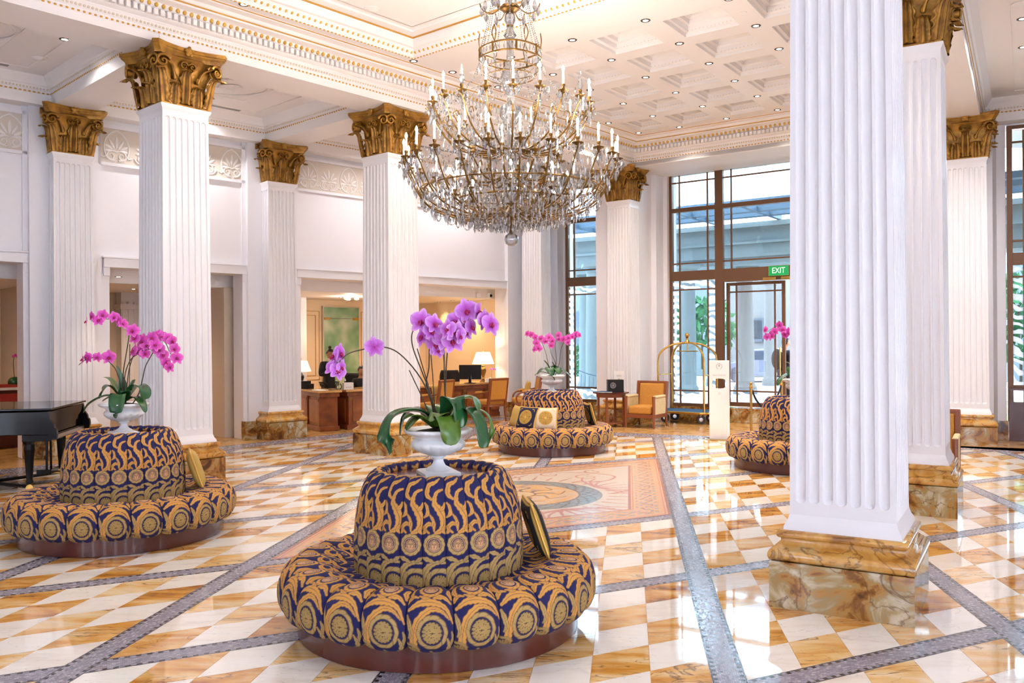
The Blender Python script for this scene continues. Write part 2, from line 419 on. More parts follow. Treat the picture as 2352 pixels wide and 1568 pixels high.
def thing(name, loc, rz, label, cat, group=None):
    o = bpy.data.objects.new(name, None); C.objects.link(o); o.location = loc; o.rotation_euler = (0, 0, rz); o.empty_display_size = .2
    return tag(o, label, cat, group)
def struct(o, label=None):
    o['kind'] = 'structure'
    if label: o['label'] = label
    return o
def rep(o, parent=None, loc=None, rot=None, scale=None):
    c = o.copy(); C.objects.link(c)
    if parent is not None: c.parent = parent
    if loc is not None: c.location = loc
    if rot is not None: c.rotation_euler = rot if isinstance(rot, (tuple, list, Euler)) else (0, 0, rot)
    if scale is not None: c.scale = scale if isinstance(scale, (tuple, list)) else (scale,)*3
    return c
def kids(o): return [x for x in o.children]
KID = {}
def dup(o, loc, rz, label, group=None, parent=None):
    """copy of a thing with its parts and their sub-parts"""
    c = o.copy(); C.objects.link(c); c.location = loc; c.rotation_euler = (0, 0, rz); c['label'] = label
    if group: c['group'] = group
    for ch in list(o.children):
        d = ch.copy(); C.objects.link(d); d.parent = c
        for g in list(ch.children):
            e = g.copy(); C.objects.link(e); e.parent = d
    return c
def TR(loc=(0, 0, 0), rz=0, rx=0, ry=0, sc=1):
    S = Matrix.Diagonal((sc, sc, sc, 1)) if isinstance(sc, (int, float)) else Matrix.Diagonal((*sc, 1))
    return Matrix.Translation(Vector(loc)) @ Matrix.Rotation(rz, 4, 'Z') @ Matrix.Rotation(ry, 4, 'Y') @ Matrix.Rotation(rx, 4, 'X') @ S
def bez(pts, n=8):
    """smooth line through points (Catmull-Rom)"""
    P = [Vector(p) for p in pts]; out = []
    for i in range(len(P)-1):
        p0 = P[max(i-1, 0)]; p1 = P[i]; p2 = P[i+1]; p3 = P[min(i+2, len(P)-1)]
        for k in range(n):
            t = k/n; out.append(.5*((2*p1)+(p2-p0)*t+(2*p0-5*p1+4*p2-p3)*t*t+(3*p1-p0-3*p2+p3)*t**3))
    out.append(P[-1]); return out
def text(name, s, size, mat, parent, loc, rot, align='CENTER', ext=.0005, sx=1.0):
    cu = bpy.data.curves.new(name, 'FONT'); cu.body = s; cu.size = size; cu.align_x = align; cu.align_y = 'CENTER'; cu.extrude = ext
    cu.materials.append(M[mat]); o = bpy.data.objects.new(name, cu); C.objects.link(o); o.location = loc; o.rotation_euler = rot; o.scale = (sx, 1, 1)
    dg = bpy.context.evaluated_depsgraph_get(); me = bpy.data.meshes.new_from_object(o.evaluated_get(dg)); me.name = name
    bpy.data.objects.remove(o); o = bpy.data.objects.new(name, me); C.objects.link(o); o.location = loc; o.rotation_euler = rot; o.scale = (sx, 1, 1)
    if not me.materials: me.materials.append(M[mat])
    if parent: o.parent = parent
    return o
def yv(yaw): return Vector((sin(R(yaw)), cos(R(yaw)), 0))     # unit vector of a heading
def rz(yaw): return R(90-yaw)                                  # rotation that lays local x along the heading
# frames: left wall, facade, right facade
LO = Vector((-4.41, 15.47, 0)); TL = Matrix.Translation(LO) @ Matrix.Rotation(rz(46), 4, 'Z')
FO = Vector((0, 21.706, 0)); TF = Matrix.Translation(FO) @ Matrix.Rotation(rz(126), 4, 'Z')
GO = Vector((8.4, 14.7, 0)); TG = Matrix.Translation(GO) @ Matrix.Rotation(rz(116), 4, 'Z')
def sweep(mb, path, prof, side=1, closed=False, m=0):
    """profile (offset, z) carried along a 2d path with mitred corners; offset towards side*left normal"""
    n = len(path); P = [Vector((p[0], p[1])) for p in path]; dirs = []
    for i in range(n):
        def nrm(a, b): d = (b-a).normalized(); return Vector((-d.y, d.x))*side
        if closed or 0 < i < n-1:
            n1 = nrm(P[i-1], P[i]); n2 = nrm(P[i], P[(i+1) % n]); b = (n1+n2).normalized(); dirs.append(b/max(.3, b.dot(n1)))
        elif i == 0: dirs.append(nrm(P[0], P[1]))
        else: dirs.append(nrm(P[-2], P[-1]))
    vs = []; k = len(prof)
    for i in range(n):
        for o, z in prof: q = P[i]+dirs[i]*o; vs.append((q.x, q.y, z))
    fs = []
    for i in range(n if closed else n-1):
        i2 = (i+1) % n
        for j in range(k-1): fs.append((i*k+j, i2*k+j, i2*k+j+1, i*k+j+1))
    mb.add(vs, fs, m)
def offpath(path, o, side=1, closed=False):
    mb = MB(); sweep(mb, path, [(o, 0)], side, closed) if False else None
    n = len(path); P = [Vector((p[0], p[1])) for p in path]; out = []
    for i in range(n):
        def nrm(a, b): d = (b-a).normalized(); return Vector((-d.y, d.x))*side
        if closed or 0 < i < n-1:
            n1 = nrm(P[i-1], P[i]); n2 = nrm(P[i], P[(i+1) % n]); b = (n1+n2).normalized(); d = b/max(.3, b.dot(n1))
        elif i == 0: d = nrm(P[0], P[1])
        else: d = nrm(P[-2], P[-1])
        out.append(P[i]+d*o)
    return out
def along(path, step, closed=False):
    """points and headings every step metres along a path"""
    out = []; n = len(path)
    for i in range(n if closed else n-1):
        a = Vector(path[i]); b = Vector(path[(i+1) % n]); d = b-a; L = d.length; k = max(1, int(L/step)); d.normalize()
        for j in range(k): out.append((a+d*(L*(j+.5)/k), math.atan2(d.y, d.x)))
    return out
# ================================================================ lights of the place
for k in range(8):
    a = 2*PI*k/8
    lamp('candle_light', 'POINT', (1.17*cos(a), 9.4+1.17*sin(a), 3.99), 13, WARM, .03); lamp('candle_light', 'POINT', (.88*cos(a+.3), 9.4+.88*sin(a+.3), 4.59), 9, WARM, .03)

# ================================================================ floor
T1, T2 = R(7.75), R(64.5)
N1 = Vector((cos(T1), -sin(T1))); N2 = Vector((cos(T2), -sin(T2)))
DET = N1.x*N2.y-N1.y*N2.x
def LP(o1, o2): return Vector(((o1*N2.y-o2*N1.y)/DET, (N1.x*o2-N2.x*o1)/DET))
def c1(i): return .507+1.737*i
def c2(j): return -5.167+1.8106*j
HB = .09
NL_ = Vector((.7505, -.6609)); NF_ = Vector((.588, .809)); NG_ = Vector((.407, .9135))
FIELD = [(NL_, -12.78, 1), (NF_, 15.33, -1), (NG_, 15.14, -1), (Vector((0, 1)), -2.0, 1), (Vector((1, 0)), 13.0, -1), (Vector((1, 0)), -14.0, 1)]
def clip(poly, planes):
    for n, c, s in planes:
        out = []; k = len(poly)
        for i in range(k):
            a = poly[i]; b = poly[(i+1) % k]; da = (n.dot(a)-c)*s; db = (n.dot(b)-c)*s
            if da >= 0: out.append(a)
            if da*db < 0: out.append(a+(b-a)*(da/(da-db)))
        poly = out
        if len(poly) < 3: return []
    return poly
def area(p): return abs(sum(p[i].x*p[(i+1) % len(p)].y-p[(i+1) % len(p)].x*p[i].y for i in range(len(p))))/2
fb = MB(); fb.box(-16, -4, -.15, 16, 24, -.003)
floor = struct(fb.build('floor', 'sand_marble'))
# wide border band round the field
def strip_obj(polys, name, n, c, hw, d, z, parent):
    mb = MB()
    for p in polys: mb.add([(q.x, q.y, z) for q in p], [tuple(range(len(p)))] if sum((p[k].x*p[(k+1) % len(p)].y-p[(k+1) % len(p)].x*p[k].y) for k in range(len(p))) > 0 else [tuple(range(len(p)-1, -1, -1))])
    me = mb.mesh(name); uv = me.uv_layers.new(name='UVMap')
    for lp in me.loops:
        q = Vector(me.vertices[lp.vertex_index].co[:2]); uv.data[lp.index].uv = (q.dot(d), (n.dot(q)-c)/hw)
    return link(name, me, 'mosaic_band', parent)
def quad_strip(n, c, hw, d, a, b):
    return [n*(c-hw)+d*a, n*(c-hw)+d*b, n*(c+hw)+d*b, n*(c+hw)+d*a]
for n, c, hw, lim in ((NL_, -13.06, .27, [(NF_, 15.86, -1)]), (NF_, 15.59, .26, [(NL_, -13.33, 1), (NG_, 15.70, -1)]), (NG_, 15.42, .28, [(NF_, 15.86, -1)])):
    d = Vector((-n.y, n.x)); d = d if abs(d.x) > abs(d.y) and d.x > 0 else (d if d.y > 0 else -d)
    pl = clip(quad_strip(n, c, hw, d, -30, 40), lim+FIELD[3:])
    if pl: strip_obj([pl], 'border_band', n, c, hw*1.3, d, -.0015, floor)
PANEL = ((-2, 0), (-3, -1))
for i in range(-8, 8):
    c = c1(i); base = quad_strip(N1, c, HB, Vector((sin(T1), cos(T1))), -30, 40); pls = []
    if i == -1:
        for lim in ([(N2, c2(-3)+HB, -1)], [(N2, c2(-1)-HB, 1)]): pls.append(clip(base, FIELD+lim))
    else: pls.append(clip(base, FIELD))
    pls = [p for p in pls if p and area(p) > .01]
    if pls: strip_obj(pls, 'mosaic_band', N1, c, HB, Vector((sin(T1), cos(T1))), 0.0002, floor)
for j in range(-9, 7):
    c = c2(j); base = quad_strip(N2, c, HB, Vector((sin(T2), cos(T2))), -30, 40); pls = []
    if j == -2:
        for lim in ([(N1, c1(-2)+HB, -1)], [(N1, c1(0)-HB, 1)]): pls.append(clip(base, FIELD+lim))
    else: pls.append(clip(base, FIELD))
    pls = [p for p in pls if p and area(p) > .01]
    if pls: strip_obj(pls, 'mosaic_band', N2, c, HB, Vector((sin(T2), cos(T2))), -.0003, floor)
tiles = []
J = .0012
for i in range(-9, 9):
    for j in range(-10, 8):
        if PANEL[0][0] <= i < PANEL[0][1] and PANEL[1][0] <= j < PANEL[1][1]: continue
        a0 = c1(i)+HB; a1 = c1(i+1)-HB; b0 = c2(j)+HB; b1 = c2(j+1)-HB
        for p in range(5):
            for q in range(5):
                A0 = a0+(a1-a0)*p/5+J; A1 = a0+(a1-a0)*(p+1)/5-J; B0 = b0+(b1-b0)*q/5+J; B1 = b0+(b1-b0)*(q+1)/5-J
                poly = [LP(A0, B0), LP(A1, B0), LP(A1, B1), LP(A0, B1)]
                cl = clip(poly, FIELD)
                if not cl or area(cl) < .002: continue
                white = ((i+j+p+q) % 2 == 0)
                ctr = sum(cl, Vector((0, 0)))/len(cl)
                full = abs(area(cl)-area(poly)) < 1e-6
                vis = ctr.y > 3.9 and abs(ctr.x/ctr.y) < .64
                tiles.append((0 if vis and full else 1, ctr.length, white, cl, ctr, full))
tiles.sort(key=lambda t: (t[0], t[1]))
P00 = LP(c1(0)+HB+J, c2(0)+HB+J); du = (c1(1)-c1(0)-2*HB)/5-2*J; dv = (c2(1)-c2(0)-2*HB)/5-2*J
tq = [LP(0, 0), LP(du, 0), LP(du, dv), LP(0, dv)]; tc_ = sum(tq, Vector((0, 0)))/4; tq = [p-tc_ for p in tq]
tmesh = {}
for wv_ in (True, False):
    mb = MB(); mb.prism([(p.x, p.y) for p in tq], -.012, 0); me = mb.mesh('tile'); me.materials.append(M['marble_white' if wv_ else 'marble_sienna']); tmesh[wv_] = me
mbs = MB(); rn = []
for k, (nv, dist, white, poly, ctr, full) in enumerate(tiles):
    if k < 300:
        o = bpy.data.objects.new('tile', tmesh[white]); C.objects.link(o); o.parent = floor; o.location = (ctr.x, ctr.y, 0)
    else:
        n0 = len(mbs.f); pp = [(p.x, p.y) for p in poly]
        a = sum(pp[t][0]*pp[(t+1) % len(pp)][1]-pp[(t+1) % len(pp)][0]*pp[t][1] for t in range(len(pp)))
        if a < 0: pp = pp[::-1]
        kk = len(pp); mbs.add([(x, y, 0) for x, y in pp]+[(x, y, -.012) for x, y in pp], [tuple(range(kk))]+[((t+1) % kk, t, kk+t, kk+(t+1) % kk) for t in range(kk)], 0 if white else 1)
        rn += [random.random()*3]*(len(mbs.f)-n0)
me = mbs.mesh('tile_field'); at = me.attributes.new('rnd', 'FLOAT', 'FACE'); at.data.foreach_set('value', rn)
o = link('tile_field', me, ['marble_white', 'marble_sienna'], floor); o['kind'] = 'stuff'

# ---- painted pictures (colour only): small numpy canvas
class Cv:
    def __init__(s, x, y, bg): s.x = x; s.y = y; s.c = np.empty(x.shape+(3,)); s.c[:] = bg
    def put(s, mask, col):
        if callable(col): col = col(s.x, s.y)
        mask = np.clip(mask, 0, 1)[..., None]; s.c = s.c*(1-mask)+np.asarray(col)*mask
    def disc(s, cx, cy, r, col, aa=.01, sx=1, sy=1):
        d = np.hypot((s.x-cx)/sx, (s.y-cy)/sy); s.put((r-d)/aa+.5, col)
    def ring(s, cx, cy, r0, r1, col, aa=.01, sx=1, sy=1, wob=0, nw=8):
        d = np.hypot((s.x-cx)/sx, (s.y-cy)/sy); a = np.arctan2(s.y-cy, s.x-cx)
        rr = r1+wob*np.cos(nw*a); s.put(np.minimum((rr-d), (d-r0))/aa+.5, col)
    def stroke(s, pts, w0, w1, col, edge=None, ew=.012, aa=.008, vein=None, ser=0, serk=5):
        P = [(p[0], p[1]) for p in (bez([(q[0], q[1], 0) for q in pts], 7) if len(pts) > 2 else [Vector((*q, 0)) for q in pts])]
        n = len(P)-1; best = np.full(s.x.shape, 1e9); rr = np.zeros(s.x.shape)
        for i in range(n):
            ax, ay = P[i][0], P[i][1]; bx, by = P[i+1][0], P[i+1][1]; dx, dy = bx-ax, by-ay; L2 = dx*dx+dy*dy+1e-12
            t = np.clip(((s.x-ax)*dx+(s.y-ay)*dy)/L2, 0, 1); d = np.hypot(s.x-ax-t*dx, s.y-ay-t*dy)
            f = (i+t)/n; wd = (w0+(w1-w0)*f) if not isinstance(w0, tuple) else np.interp(f, [0, .35, 1], w0)
            wd = wd*(1-ser*np.abs(np.sin(f*serk*PI)));
            e = d-wd; k = e < best; best = np.where(k, e, best); rr = np.where(k, d/np.maximum(wd, 1e-6), rr)
        if edge is not None: s.put((ew-best)/aa+.5, edge)
        s.put(-best/aa+.5, col)
        if vein is not None: s.put(((.16-rr)/.12)*(best < 0), vein)
def paint_mesh(me, cols, name='Col'):
    a = me.color_attributes.new(name, 'FLOAT_COLOR', 'POINT'); f = np.ones((len(me.vertices), 4), dtype=np.float32); f[:, :3] = cols.reshape(-1, 3)
    a.data.foreach_set('color', f.ravel())
# central mosaic panel
def mosaic_panel():
    n = 420; o1 = np.linspace(c1(-2)+HB, c1(0)-HB, n); o2 = np.linspace(c2(-3)+HB, c2(-1)-HB, n)
    O1, O2 = np.meshgrid(o1, o2)
    X = (O1*N2.y-O2*N1.y)/DET; Y = (N1.x*O2-N2.x*O1)/DET
    ctr = LP(c1(-1), c2(-2)); x = X-ctr.x; y = Y-ctr.y
    # rotate so that x runs along the rows
    ca, sa = cos(R(90-64.5)), sin(R(90-64.5)); xr = x*ca+y*sa; yr = -x*sa+y*ca
    b1 = (c1(0)-c1(-2))/2-HB; b2 = (c2(-1)-c2(-3))/2-HB
    e = np.minimum(b1-np.abs(O1-c1(-1)), b2-np.abs(O2-c2(-2)))       # distance from the edge
    cream = np.array((.68, .59, .51)); peach = np.array((.72, .42, .24)); rose = np.array((.46, .16, .13)); blue = np.array((.25, .29, .38)); slate = np.array((.13, .165, .20))
    cv = Cv(xr, yr, cream)
    def vine(r0, k, ph, w=.008, col=rose): pass
    for sx in (-1, 1):
        for sy in (-1, 1):
            for (cx, cy, r) in ((1.32, .72, .20), (.98, 1.10, .17), (1.60, 1.05, .15), (.45, 1.18, .13)):
                cx *= sx; cy *= sy
                pts = [(cx+r*(1-t/9)*cos(t*.9+sx), cy+r*(1-t/9)*sin(t*.9+sy)) for t in range(9)]
                cv.stroke(pts, .016, .008, (.55, .27, .22))
            for t in range(9):
                a = PI/2*(t+.5)/9*1.0; r0, r1 = 1.02, 1.02+.20+.1*(t % 2)
                px_, py_ = cos(a)*sx, sin(a)*sy
                cv.stroke([(r0*px_, r0*py_), (r1*px_*1.02, r1*py_)], .022, .004, (.56, .30, .26))
            cv.stroke([(.95*sx, .45*sy), (1.35*sx, .35*sy), (1.65*sx, .62*sy), (1.50*sx, .98*sy), (1.12*sx, 1.22*sy)], .02, .012, (.50, .22, .18))
    for a in (0, PI/2, PI, 3*PI/2):
        for k in range(-4, 5):
            q = a+k*.10; cv.stroke([(1.0*cos(a), 1.0*sin(a)), (1.18*cos(q), 1.18*sin(q)), (1.42*cos(a+k*.13), 1.42*sin(a+k*.13))], .020, .010, (.55, .28, .27))
    # medallion
    cv.disc(0, 0, .93, slate*1.25); th = np.arctan2(yr, xr); rd = np.hypot(xr, yr)
    net = np.abs(np.sin(th*13+rd*26))*np.abs(np.sin(th*13-rd*26)); cv.put((rd < .91)*(rd > .68)*(net > .30)*.8, np.array((.33, .40, .44)))
    cv.disc(0, 0, .68, slate); cv.disc(0, 0, .66, (.72, .44, .22))
    nz = np.sin(xr*9+3*np.sin(yr*7))*np.sin(yr*11+2*np.cos(xr*6)); cv.put((rd < .65)*(nz > .25)*.65, np.array((.62, .52, .42)))
    cv.put((rd < .65)*(nz < -.55)*.6, np.array((.36, .34, .40)))
    for k in range(9):
        a = k*.7; cv.stroke([(.12*cos(a), .1*sin(a)), (.30*cos(a+.5), .26*sin(a+.5)), (.45*cos(a+.2), .42*sin(a+.2)), (.56*cos(a+.6), .5*sin(a+.6))], .022, .008, (.30, .17, .12))
    cv.disc(0, 0, .17, (.70, .50, .32)); cv.ring(0, 0, .155, .175, (.25, .16, .12))
    # border of the panel
    border = (e < .40); cv.put(border*1.0, peach)
    for k0, k1, col in ((.40, .425, rose), (.375, .385, rose), (.0, .03, rose*.9), (.045, .06, (.62, .25, .2))): cv.put(((e >= k0) & (e < k1))*1.0, np.array(col))
    s_ = np.where((b1-np.abs(O1-c1(-1))) < (b2-np.abs(O2-c2(-2))), O2, O1)
    cv.put((np.abs(e-.22-.05*np.sin(s_*26)) < .010)*1.0, rose)
    dots = (np.sin(s_*44)*np.sin(e*60) > .35)*(e > .10)*(e < .35); cv.put(dots*.7, blue*1.1)
    cv.put((np.sin(s_*31+1)*np.sin(e*43+2) > .62)*(e > .10)*(e < .35)*.8, np.array((.40, .33, .16)))
    rngs = np.random.RandomState(3); tess = rngs.rand(*xr.shape)[..., None]; cv.c = cv.c*(.86+.22*tess)
    vs = np.stack([X, Y, np.zeros_like(X)], -1).reshape(-1, 3)
    idx = np.arange(n*n).reshape(n, n); q = np.stack([idx[:-1, :-1], idx[:-1, 1:], idx[1:, 1:], idx[1:, :-1]], -1).reshape(-1, 4)
    me = bpy.data.meshes.new('mosaic_panel'); me.from_pydata(vs.tolist(), [], q.tolist()); me.update()
    if me.polygons[0].normal.z < 0: me.flip_normals()
    paint_mesh(me, cv.c); o = link('mosaic_panel', me, 'mosaic_picture', floor)
mosaic_panel()

# ================================================================ columns
def flute_face(mb, hw0, hw1, z0, z1, nf, T, margin=.028, depth=.020, m=0):
    """one face of a fluted shaft, lying in the plane y=0 facing -y, centred on x=0"""
    us = []; K = 8
    zs = [z0]; f0 = z0+.075; f1 = z1-.055; pr = (2*(hw0-margin))/nf; fr = pr*.39
    zb = [f0+fr*(1-cos(PI/2*k/5)) for k in range(6)]; zt = [f1-fr*(1-cos(PI/2*k/5)) for k in range(5, -1, -1)]
    zs = [z0]+zb+[f0+(f1-f0)*t for t in (.33, .66)]+zt+[z1]
    un = [(-1, None)]
    cols = [(-hw0, -1, 0)]
    for k in range(nf):
        c = -hw0+margin+pr*(k+.5)
        for q in range(K+1): a = PI*q/K; cols.append((c-fr*cos(a), k, q/K))
    cols.append((hw0, -1, 0))
    vs = []
    for z in zs:
        t = (z-z0)/(z1-z0); sc = 1+(hw1/hw0-1)*t
        e = 1.0
        if z <= f0 or z >= f1: e = 0
        elif z < f0+fr: e = math.sqrt(max(0, 1-((f0+fr-z)/fr)**2))
        elif z > f1-fr: e = math.sqrt(max(0, 1-((z-f1+fr)/fr)**2))
        for x, k, q in cols:
            d = 0
            if k >= 0: cc = -hw0+margin+pr*(k+.5); d = depth*math.sin(PI*q)**.6*e if 0 < q < 1 else 0; x = cc+(x-cc)*max(e, .04)
            vs.append((x*sc, d+(hw0-hw1)*t, z))
    n = len(cols); fs = []
    for i in range(len(zs)-1):
        for j in range(n-1): fs.append((i*n+j, i*n+j+1, (i+1)*n+j+1, (i+1)*n+j))
    mb.add(vs, fs, m, T)
SHZ0, SHZ1, CAPZ0, CAPZ1 = .60, 4.60, 4.69, 5.40
def shaft_mesh(hx, hy, faces, nfx, nfy, ztop=0.0):
    mb = MB(); k = .93
    mb.sqlathe([(.035, .50), (.032, .525), (.012, .56), (0, .60)], hx, hy)
    for f in range(4):
        w_, d_ = (hx, hy) if f % 2 == 0 else (hy, hx)
        T = Matrix.Rotation(PI/2*f, 4, 'Z') @ Matrix.Translation((0, -d_, 0))
        if f in faces: flute_face(mb, w_, w_*k, SHZ0, SHZ1+ztop, nfx if f % 2 == 0 else nfy, T)
        else: mb.add([(-w_, 0, SHZ0), (w_, 0, SHZ0), (w_*k, d_-d_*k, SHZ1+ztop), (-w_*k, d_-d_*k, SHZ1+ztop)], [(0, 1, 2, 3)], 0, T)
    kx, ky = hx*k, hy*k
    mb.sqlathe([(0, SHZ1+ztop), (.004, SHZ1+.03+ztop), (.026, SHZ1+.065+ztop), (.028, CAPZ0+ztop)], kx, ky)
    return mb.mesh('shaft', 28)
def base_meshes(hx, hy):
    a = MB(); a.sqlathe([(.110, 0), (.110, .298), (.106, .302)], hx, hy); pl = a.mesh('plinth')
    b = MB(); b.sqlathe([(.095, .303), (.112, .315), (.119, .335), (.118, .355), (.108, .375), (.094, .384), (.088, .387), (.082, .395), (.066, .405), (.052, .420), (.046, .435), (.048, .448), (.060, .452), (.069, .462), (.071, .476), (.066, .492), (.052, .50)], hx, hy); bm = b.mesh('base_moulding', 50)
    pl.materials.append(M['marble_column']); bm.materials.append(M['marble_moulding'])
    return pl, bm
def acanthus(h, w_, curl, name):
    """one ribbed leaf: rises along z, leans and curls out along -y"""
    nu, nv = 13, 14; mb = MB()
    def P(u, v):
        x = (u-.5)*2; wd = w_*(.62+.55*math.sin(PI*min(1, v*1.02))**.8)*(1-.55*max(0, v-.72)/.28)
        lob = 1-.16*abs(math.sin(v*PI*4.5))*(abs(x)**3)
        rib = .010*math.cos(x*PI*3)*(.4+.6*v)*(1-abs(x)**4)
        ang = curl*max(0, v-.62)/.38
        zz = h*min(v, .62)+ (h*.30*math.sin(ang) if v > .62 else 0)
        yy = -.03*v-.015-(h*.30*(1-math.cos(ang)) if v > .62 else 0)
        return (x*wd*lob, yy-rib+.035*x*x*(1-v*.5), zz)
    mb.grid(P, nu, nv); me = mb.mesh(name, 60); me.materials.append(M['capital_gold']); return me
def acanthus(h, w_, curl, name, rad=.045, lean=.03):
    mb = MB(); nu, nv = 25, 26
    def surf(u, v, off):
        x = (u-.5)*2; t = min(1, v/.74); wd = w_*(.72+.33*math.sin(PI*min(1, .15+.8*v)))*(1-.60*max(0, (v-.74)/.26)**1.5)
        lob = 1-.34*abs(math.sin(v*PI*4.5))*abs(x)**2
        fan = .012*abs(math.cos((x*1.6+x*abs(x)*.4*0)*PI+v*x*2.5))**1.5*(1-.3*v); mid = .020*math.exp(-(x/.16)**2); dip = -.022*abs(math.sin(v*PI*5.5))**3*abs(x)**1.5
        zz = h*t; yy = -.014-lean*v-fan-mid-dip*.6+.030*x*x
        if v > .74: a = curl*(v-.74)/.26; yy -= rad*(1-cos(a)); zz += rad*sin(a)
        return (x*wd*lob, yy-off, zz)
    mb.grid(lambda u, v: surf(u, v, 0), nu, nv); mb.grid(lambda u, v: surf(1-u, v, -.016), nu, nv)
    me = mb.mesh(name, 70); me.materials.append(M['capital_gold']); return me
LEAF_LO = acanthus(.19, .120, 2.6, 'acanthus_leaf', .058); LEAF_HI = acanthus(.34, .100, 2.6, 'acanthus_leaf', .058, .05); LEAF_CO = acanthus(.31, .11, 2.6, 'acanthus_leaf', .070, .085)
STALKS = []
for sx in (-1, 1):
    m_ = MB()
    for q in (-.014, 0, .014): m_.tube(bez([(0, q, 0), (sx*.025, -.02+q, .08), (sx*.075, -.05+q, .15), (sx*.16, -.085+q, .195)], 6), [.020-.010*i/18 for i in range(19)], 6)
    m_.ball((0, -.005, .03), (.030, .028, .045), 8, 6); STALKS.append(m_.mesh('stalk', 60)); STALKS[-1].materials.append(M['capital_gold'])
def volute_mesh(r, turns, w_, name):
    mb = MB(); pts = []
    n = 34
    for k in range(n+1):
        t = k/n; a = PI*.1+turns*2*PI*t; rr = r*(1-.86*t); pts.append((rr*cos(a), 0, rr*sin(a)))
    stem = [(-r*1.5, 0, -r*3.0), (-r*1.1, 0, -r*1.9), (-r*.5, 0, -r*.9)]
    for y in (-w_, w_):
        P_ = [(x, y, z) for x, _, z in pts]; mb.tube(P_, [r*.21*(1-.55*k/n) for k in range(n+1)], 6)
    # web between the two edges
    vs = []; fs = []
    for k, p in enumerate(pts): vs += [(p[0], -w_*.75, p[2]), (p[0], w_*.75, p[2])]
    for k in range(n): fs.append((2*k, 2*k+1, 2*k+3, 2*k+2))
    mb.add(vs, fs); mb.ball((0, 0, 0), (r*.2, w_*1.25, r*.2), 8, 6)
    me = mb.mesh(name, 60); me.materials.append(M['capital_gold']); return me
VOL = volute_mesh(.088, 1.45, .040, 'volute'); HEL = volute_mesh(.050, 1.5, .022, 'helix')
def capital_parts(hx, hy):
    """core bell and abacus for a shaft top of half size hx, hy; z from 0 to .71"""
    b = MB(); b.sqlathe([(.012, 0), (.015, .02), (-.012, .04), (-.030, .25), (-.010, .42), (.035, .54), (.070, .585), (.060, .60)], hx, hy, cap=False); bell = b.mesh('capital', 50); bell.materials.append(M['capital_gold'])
    ab = MB()
    def outline(e):
        P = []; c = .175+e; d = .105+e; cut = .055
        for sx, sy, ax in ((1, -1, 0), (1, 1, 1), (-1, 1, 2), (-1, -1, 3)):
            pass
        X = hx+c; Y = hy+c
        def side(a, b2, inx, iny):
            out = []
            for k in range(9):
                t = k/8; s = 4*t*(1-t); out.append((a[0]+(b2[0]-a[0])*t+inx*s*.105, a[1]+(b2[1]-a[1])*t+iny*s*.105))
            return out
        P += side((-X+cut, -Y), (X-cut, -Y), 0, 1); P += side((X, -Y+cut), (X, Y-cut), -1, 0)
        P += side((X-cut, Y), (-X+cut, Y), 0, -1); P += side((-X, Y-cut), (-X, -Y+cut), 1, 0)
        return P
    lv_ = [(-.04, .575), (-.035, .60), (-.012, .635), (.0, .645), (.0, .66), (.012, .668), (.016, .70), (.012, .71)]
    rings = [outline(e) for e, z in lv_]; n = len(rings[0]); vs = []; fs = []
    for rg, (e, z) in zip(rings, lv_): vs += [(p[0], p[1], z) for p in rg]
    for i in range(len(lv_)-1):
        for j in range(n): fs.append((i*n+j, i*n+(j+1) % n, (i+1)*n+(j+1) % n, (i+1)*n+j))
    fs += [tuple(range(n-1, -1, -1)), tuple((len(lv_)-1)*n+j for j in range(n))]; ab.add(vs, fs)
    abm = ab.mesh('abacus', 40); abm.materials.append(M['capital_gold'])
    fl = MB(); fl.ball((0, 0, 0), (.05, .04, .06), 10, 6)
    for k in range(5): a = 2*PI*k/5+PI/2; fl.ball((.04*cos(a), -.02, .045*sin(a)), (.026, .02, .026), 6, 4)
    flm = fl.mesh('fleuron', 60); flm.materials.append(M['capital_gold'])
    return bell, abm, flm
COLN = [0]
